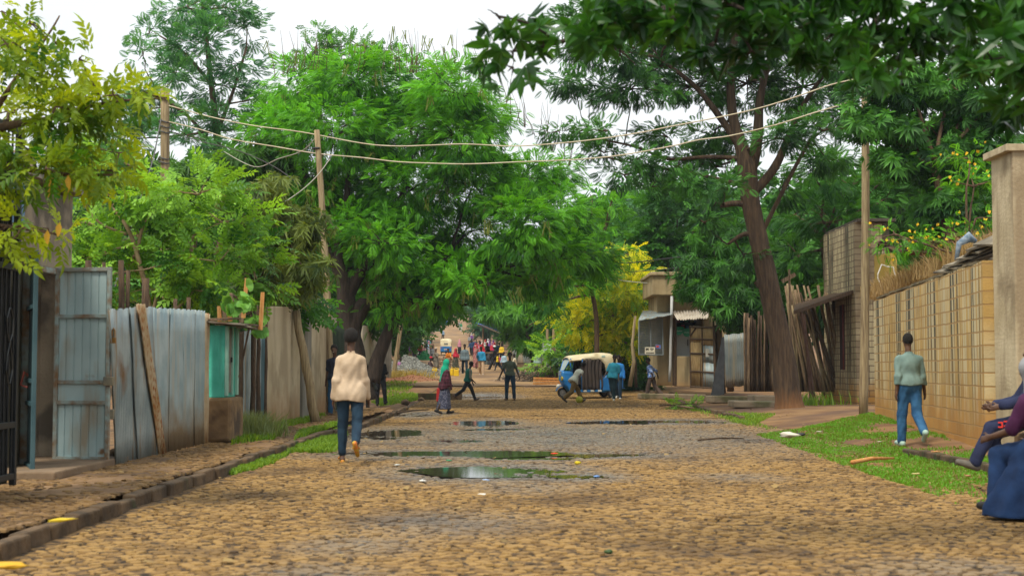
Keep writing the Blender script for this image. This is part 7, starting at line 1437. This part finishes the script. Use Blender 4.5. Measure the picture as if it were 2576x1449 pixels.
# ------------------------------------------------------------------ grass, weeds, litter
def grass(name, pts_fn, n, h0, h1, m, seed, zf, wl=.011, label=None):
    r = np.random.default_rng(seed); x, y = pts_fn(n, r); k = len(x); z = zf(x, y); a = r.uniform(0, 6.28, k); hh = r.uniform(h0, h1, k); w_ = r.uniform(.6, 1.3, k)*wl; ln = r.normal(0, .45, (k, 2))*hh[:, None]
    c = np.cos(a)*w_; s_ = np.sin(a)*w_; b0 = np.stack([x-c, y-s_, z-.01], -1); b1 = np.stack([x+c, y+s_, z-.01], -1); m0 = np.stack([x-c*.7+ln[:, 0]*.35, y-s_*.7+ln[:, 1]*.35, z+hh*.6], -1); m1 = np.stack([x+c*.7+ln[:, 0]*.35, y+s_*.7+ln[:, 1]*.35, z+hh*.6], -1); tp = np.stack([x+ln[:, 0], y+ln[:, 1], z+hh], -1)
    V = np.stack([b0, b1, m1, m0, tp], 1).reshape(-1, 3); i = np.arange(k)[:, None]*5; o = mesh_np(name, V, [np.concatenate([i, i+1, i+2, i+3], 1), np.concatenate([i+3, i+2, i+4], 1)], m, attr=np.tile(np.clip(r.normal(.4, .25, k), 0, 1), 2)); return tag(o, label, 'grass', kind='stuff')
G1 = leafm('grass_green', (.05, .15, .008), (.20, .34, .02), .3); G3 = leafm('grass_verge', (.17, .14, .03), (.12, .36, .015), .3); G2 = leafm('grass_dry', (.20, .17, .04), (.42, .32, .09), .3)
def region(poly, hh, dens_f):
    """poly in picture pixels on ground lying hh below the camera"""
    P = np.array([( (a-CX)*(hh*F/(b-HZ))/F, hh*F/(b-HZ)) for a, b in poly]); lo, hi = P.min(0), P.max(0)
    def fn(n, r):
        q = r.uniform(lo, hi, (n*2, 2)); ins = np.zeros(len(q), bool); j = len(P)-1
        for i in range(len(P)):
            a, b = P[i], P[j]; c = ((a[1] > q[:, 1]) != (b[1] > q[:, 1])) & (q[:, 0] < (b[0]-a[0])*(q[:, 1]-a[1])/(b[1]-a[1]+1e-9)+a[0]); ins ^= c; j = i
        q = q[ins]; k = lump(q[:, 0]*2.2, q[:, 1]*1.4, .9)+.8*lump(q[:, 0]*.9+4, q[:, 1]*.6, .9)+r.uniform(-1.2, 1.2, len(q)) > dens_f; return q[k, 0], q[k, 1]
    return fn
zl = lambda x, y: np.where(np.asarray(x) > KL-.1, np.where(np.asarray(x) < KR, RH(x, y)-.01, H(x, y)), PH(x, y))
grass('grass', region([(725, 1135), (760, 1100), (860, 1072), (880, 1075), (868, 1108), (850, 1134)], 1.3, -.9), 15000, .04, .10, G1, 1, zl, label='bright grass patch between kerb and puddles behind the man in beige')
grass('grass', region([(585, 1112), (600, 1080), (700, 1055), (800, 1040), (830, 1045), (720, 1072), (690, 1100)], 1.17, -.3), 14000, .03, .12, G1, 2, zl, label='grass along the wall foot beyond the green kiosk')
grass('grass', region([(560, 1185), (700, 1135), (730, 1135), (690, 1160), (600, 1190)], 1.28, .1), 7000, .03, .08, G1, 3, zl, label='thin grass growing along the left kerb')
grass('grass', region([(1900, 1072), (2180, 1048), (2290, 1060), (2400, 1110), (2520, 1150), (2530, 1235), (2400, 1225), (2250, 1180), (2080, 1130)], 1.15, .25), 90000, .015, .055, G3, 4, zl, label='patchy green grass on the right verge')
grass('grass', region([(1800, 1030), (1950, 1040), (1880, 1060), (1840, 1050)], 1.2, .0), 4000, .03, .08, G1, 5, zl, label='scattered grass left of the big trunk')
grass('grass', region([(1680, 1000), (1730, 1015), (1850, 1050), (1950, 1075), (1930, 1080), (1820, 1055), (1700, 1020)], 1.28, -.2), 4000, .03, .12, G1, 6, zl, label='weeds along the far right kerb')
grass('grass', region([(960, 975), (1000, 965), (1060, 958), (1050, 975), (980, 1000)], 1.0, -.6), 6000, .05, .16, G1, 7, lambda x, y: H(x, y), .02, label='light grass below the gravel heap')
grass('grass', lambda n, r: (PX(1000, 80)+r.normal(0, .9, n), 80+r.normal(0, 1.6, n)), 1500, .15, .6, G2, 8, lambda x, y: H(x, y), .02, label='tall dry grass at the gravel heap')
grass('grass', region([(930, 1012), (1030, 1000), (1090, 1003), (1030, 1012), (960, 1020)], 1.25, -.2), 5000, .04, .14, G1, 9, lambda x, y: H(x, y), .014, label='grass strip by the broken side kerb')
grass('dry_weeds', lambda n, r: ((lambda t: (PX(2225, 40)+(PX(2500, 25)-PX(2225, 40))*t+r.normal(0, .2, n), 40.3-16*t+r.normal(0, .4, n)))(r.uniform(0, 1, n))), 5200, .15, .6, M('dry_weed', (.20, .13, .05), (.38, .27, .12), 3, .9, attr='v', trans=.25), 10, lambda x, y: np.full(len(x), 3.25), .012, label='dry golden weeds hanging over the block wall top')
grass('weeds', lambda n, r: (-4.6+r.normal(0, .22, n), 25.4+r.normal(0, .3, n)), 1500, .12, .5, leafm('weed_grey', (.10, .15, .05), (.22, .27, .10)), 11, zl, .008, label='feathery grey-green weeds at the kiosk base')
grass('weeds', lambda n, r: (PX(2050, 45)+r.normal(0, .5, n), 45+r.normal(0, .3, n)), 160, .15, .5, G1, 12, lambda x, y: H(x, y), .02, label='green weeds at the foot of the stick fence')
# litter and leaves on the ground
r = np.random.default_rng(12); n = 520; x = r.uniform(-5.5, 8, n); y = 8+44*r.uniform(0, 1, n)**1.4; z = np.where((x > KL) & (x < KR), RH(x, y)+.012, np.where(x <= KL, PH(x, y)+.012, H(x, y)+.02))
V, f = inst((np.array([(0, -.5, 0), (.6, -.35, .15), (1, .1, .25), (.5, .45, .05), (0, .4, .1)]), np.array([(0, 1, 2, 3, 4)])), np.stack([x, y, z], -1), np.stack([r.normal(0, 1, n), r.normal(0, 1, n), r.normal(0, .1, n)], -1), r.uniform(.03, .085, n), r, .15)
lt = M('litter_mix', (.08, .05, .02), (.30, .20, .07), 2, .8, attr='v'); tag(mesh_np('litter', V, f, lt, attr=r.uniform(0, 1, n)), 'dry leaves and scraps scattered over the setts', 'litter', kind='stuff')
def scrap(px, py, s, col, label, hh=1.29, sx=1.6, thin=.35, name='scrap', cat='litter'):
    y = hh*F/(py-HZ); x = PX(px, y); bm = bmesh.new(); bmesh.ops.create_icosphere(bm, subdivisions=2, radius=1)
    for v in bm.verts: q = 1+.35*float(lump(v.co.x*2+px, v.co.y*2+py, 1.3)); v.co = Vector((v.co.x*sx*q, v.co.y*q, v.co.z*thin*q))*s
    m = MB(); m.add([v.co.copy() for v in bm.verts], [tuple(v.index for v in f.verts) for f in bm.faces]); bm.free()
    o = m.build(name, M('scrap_%d' % px, col, rough=.6), smooth=True, loc=(x, y, CAMH-hh+s*thin*.5)); o.rotation_euler = (0, 0, px); return tag(o, label, cat)
scrap(1985, 1096, .12, (.62, .58, .48), 'crumpled white cloth on the right verge grass', 1.16, 1.5, .4, 'rag', 'rag'); scrap(2010, 1093, .07, (.03, .03, .03), 'black scrap beside the crumpled white cloth', 1.14)
scrap(1395, 1140, .035, (.75, .06, .02), 'bright red scrap at the long puddle edge'); scrap(1452, 1164, .03, (.7, .55, .02), 'yellow scrap between the puddles', thin=.8); scrap(1215, 1242, .035, (.7, .68, .62), 'white paper scrap in mid road'); scrap(1064, 1208, .035, (.7, .68, .62), 'white scrap left of the green puddle'); scrap(1222, 1184+22, .03, (.3, .4, .6), 'pale blue scrap below the green puddle')
scrap(25, 1420, .07, (.68, .38, .02), 'yellow peel on the pavement at the lower left corner', 1.12, 1.8, .25, 'peel'); scrap(158, 1306, .05, (.7, .5, .02), 'yellow peel on the left pavement', 1.12, 2.2, .25, 'peel'); scrap(1530, 1385, .02, (.04, .08, .02), 'small dark green scrap on the near setts', thin=.8); scrap(1130, 1157, .03, (.02, .25, .12), 'green scrap below the long puddle'); scrap(1500, 1197, .035, (.15, .3, .6), 'blue scrap at the right tip of the green puddle')
scrap(1000, 1168, .03, (.6, .6, .55), 'white scrap near the left end of the green puddle')
for (a, b, c_, d, hh, rr_, lb) in ((1755, 1108, 1868, 1104, 1.29, .018, 'long thin stick lying on the right half of the road'), (2140, 1166, 2245, 1156, 1.25, .03, 'orange split stick on the right verge grass'), (1690, 1025, 1745, 1030, 1.27, .05, 'dry branch end on the far right kerb'), (1000, 1040, 1080, 1032, 1.27, .03, 'dark stick by the left kerb puddle')):
    y0 = hh*F/(b-HZ); y1_ = hh*F/(d-HZ); m = MB(); p0 = Vector((PX(a, y0), y0, CAMH-hh+rr_)); p1 = Vector((PX(c_, y1_), y1_, CAMH-hh+rr_)); m.tube([p0, p0.lerp(p1, .5)+Vector((0, .05, .02)), p1], [rr_, rr_*.9, rr_*.5], 6, .3); tag(m.build('stick', wood_d if 'dark' in lb or 'long' in lb else wood_o if 'orange' in lb else wood, smooth=True), lb, 'stick')
def rock(px, py, s, hh, label, m=stone_b):
    y = hh*F/(py-HZ); x = PX(px, y); bm = bmesh.new(); bmesh.ops.create_icosphere(bm, subdivisions=2, radius=1)
    for v in bm.verts: v.co *= 1+.22*float(lump(v.co.x*1.6+px, v.co.y*1.6+v.co.z*2, 1.1)); v.co.z *= .7
    mm = MB(); mm.add([v.co*s for v in bm.verts], [tuple(v.index for v in f.verts) for f in bm.faces]); bm.free(); tag(mm.build('rock', m, loc=(x, y, CAMH-hh+s*.35)), label, 'rock')
rock(246, 1152, .11, 1.13, 'round stone wedged under the open teal gate leaf'); rock(296, 1150, .13, 1.15, 'larger brown stone at the foot of the first zinc sheet'); rock(1020, 1016, .16, 1.25, 'pale stone by the broken side kerb'); rock(1905, 985, .3, 1.1, 'mossy boulder by the free-standing zinc sheet'); rock(1060, 1010, .15, 1.25, 'second stone by the broken side kerb')
for k in range(9): rock(1600+k*13+rnd.uniform(-4, 4), 988+rnd.uniform(-3, 3), rnd.uniform(.06, .13), 1.1, '%s of the loose stones along the dirt before the shop' % ords[k], M('loose_stone', (.22, .13, .07), (.4, .27, .16), 4))

# leafy branch dropped on the far right kerb
cb_ = E('cut_branch', W(1722, 1024, 45.5), 'cut leafy branch lying on the far right kerb', 'branch'); V, f, t_, sb_, P_b = crown([(Vector((0, 0, .05)), .75, .4, .12, 1)], SPR, 60, .7, 5, .2, .12, per=8); mesh_np('leaves', V, f, L_guava, cb_, attr=t_); MB().tube([(-.8, 0, .05), (0, .05, .1), (.7, 0, .12)], [.03, .025, .01], 6).build('stem', wood_d, cb_)
for k, (px, py, hh) in enumerate(((2350, 1135, 1.12), (2210, 1110, 1.12), (2430, 1195, 1.2), (2300, 1190, 1.22), (2060, 1085, 1.1), (2480, 1215, 1.25))):
    scrap(px, py, .035, [(.5, .25, .08), (.45, .4, .28), (.4, .18, .08), (.5, .42, .15), (.55, .5, .4), (.35, .2, .08)][k], '%s of the faded leaves lying on the right verge' % ords[k], hh, 1.7, .25, 'fallen_leaf', 'leaf')
# ------------------------------------------------------------------ the smoky air over the street
hz_ = MB().box((0, 300, 27), (1400, 1300, 60)).build('haze', None); hz_.location = (0, 0, -0.0); tag(hz_, kind='stuff')
hm = bpy.data.materials.new('haze'); hm.use_nodes = True; nt = hm.node_tree; nt.nodes.clear(); pv_ = _n(nt, 'ShaderNodeVolumePrincipled'); pv_.inputs['Color'].default_value = (.80, .90, 1, 1); pv_.inputs['Density'].default_value = .0003; pv_.inputs['Anisotropy'].default_value = .2
ou = _n(nt, 'ShaderNodeOutputMaterial'); nt.links.new(pv_.outputs[0], ou.inputs['Volume']); hz_.data.materials.append(hm); S.cycles.volume_bounces = 0
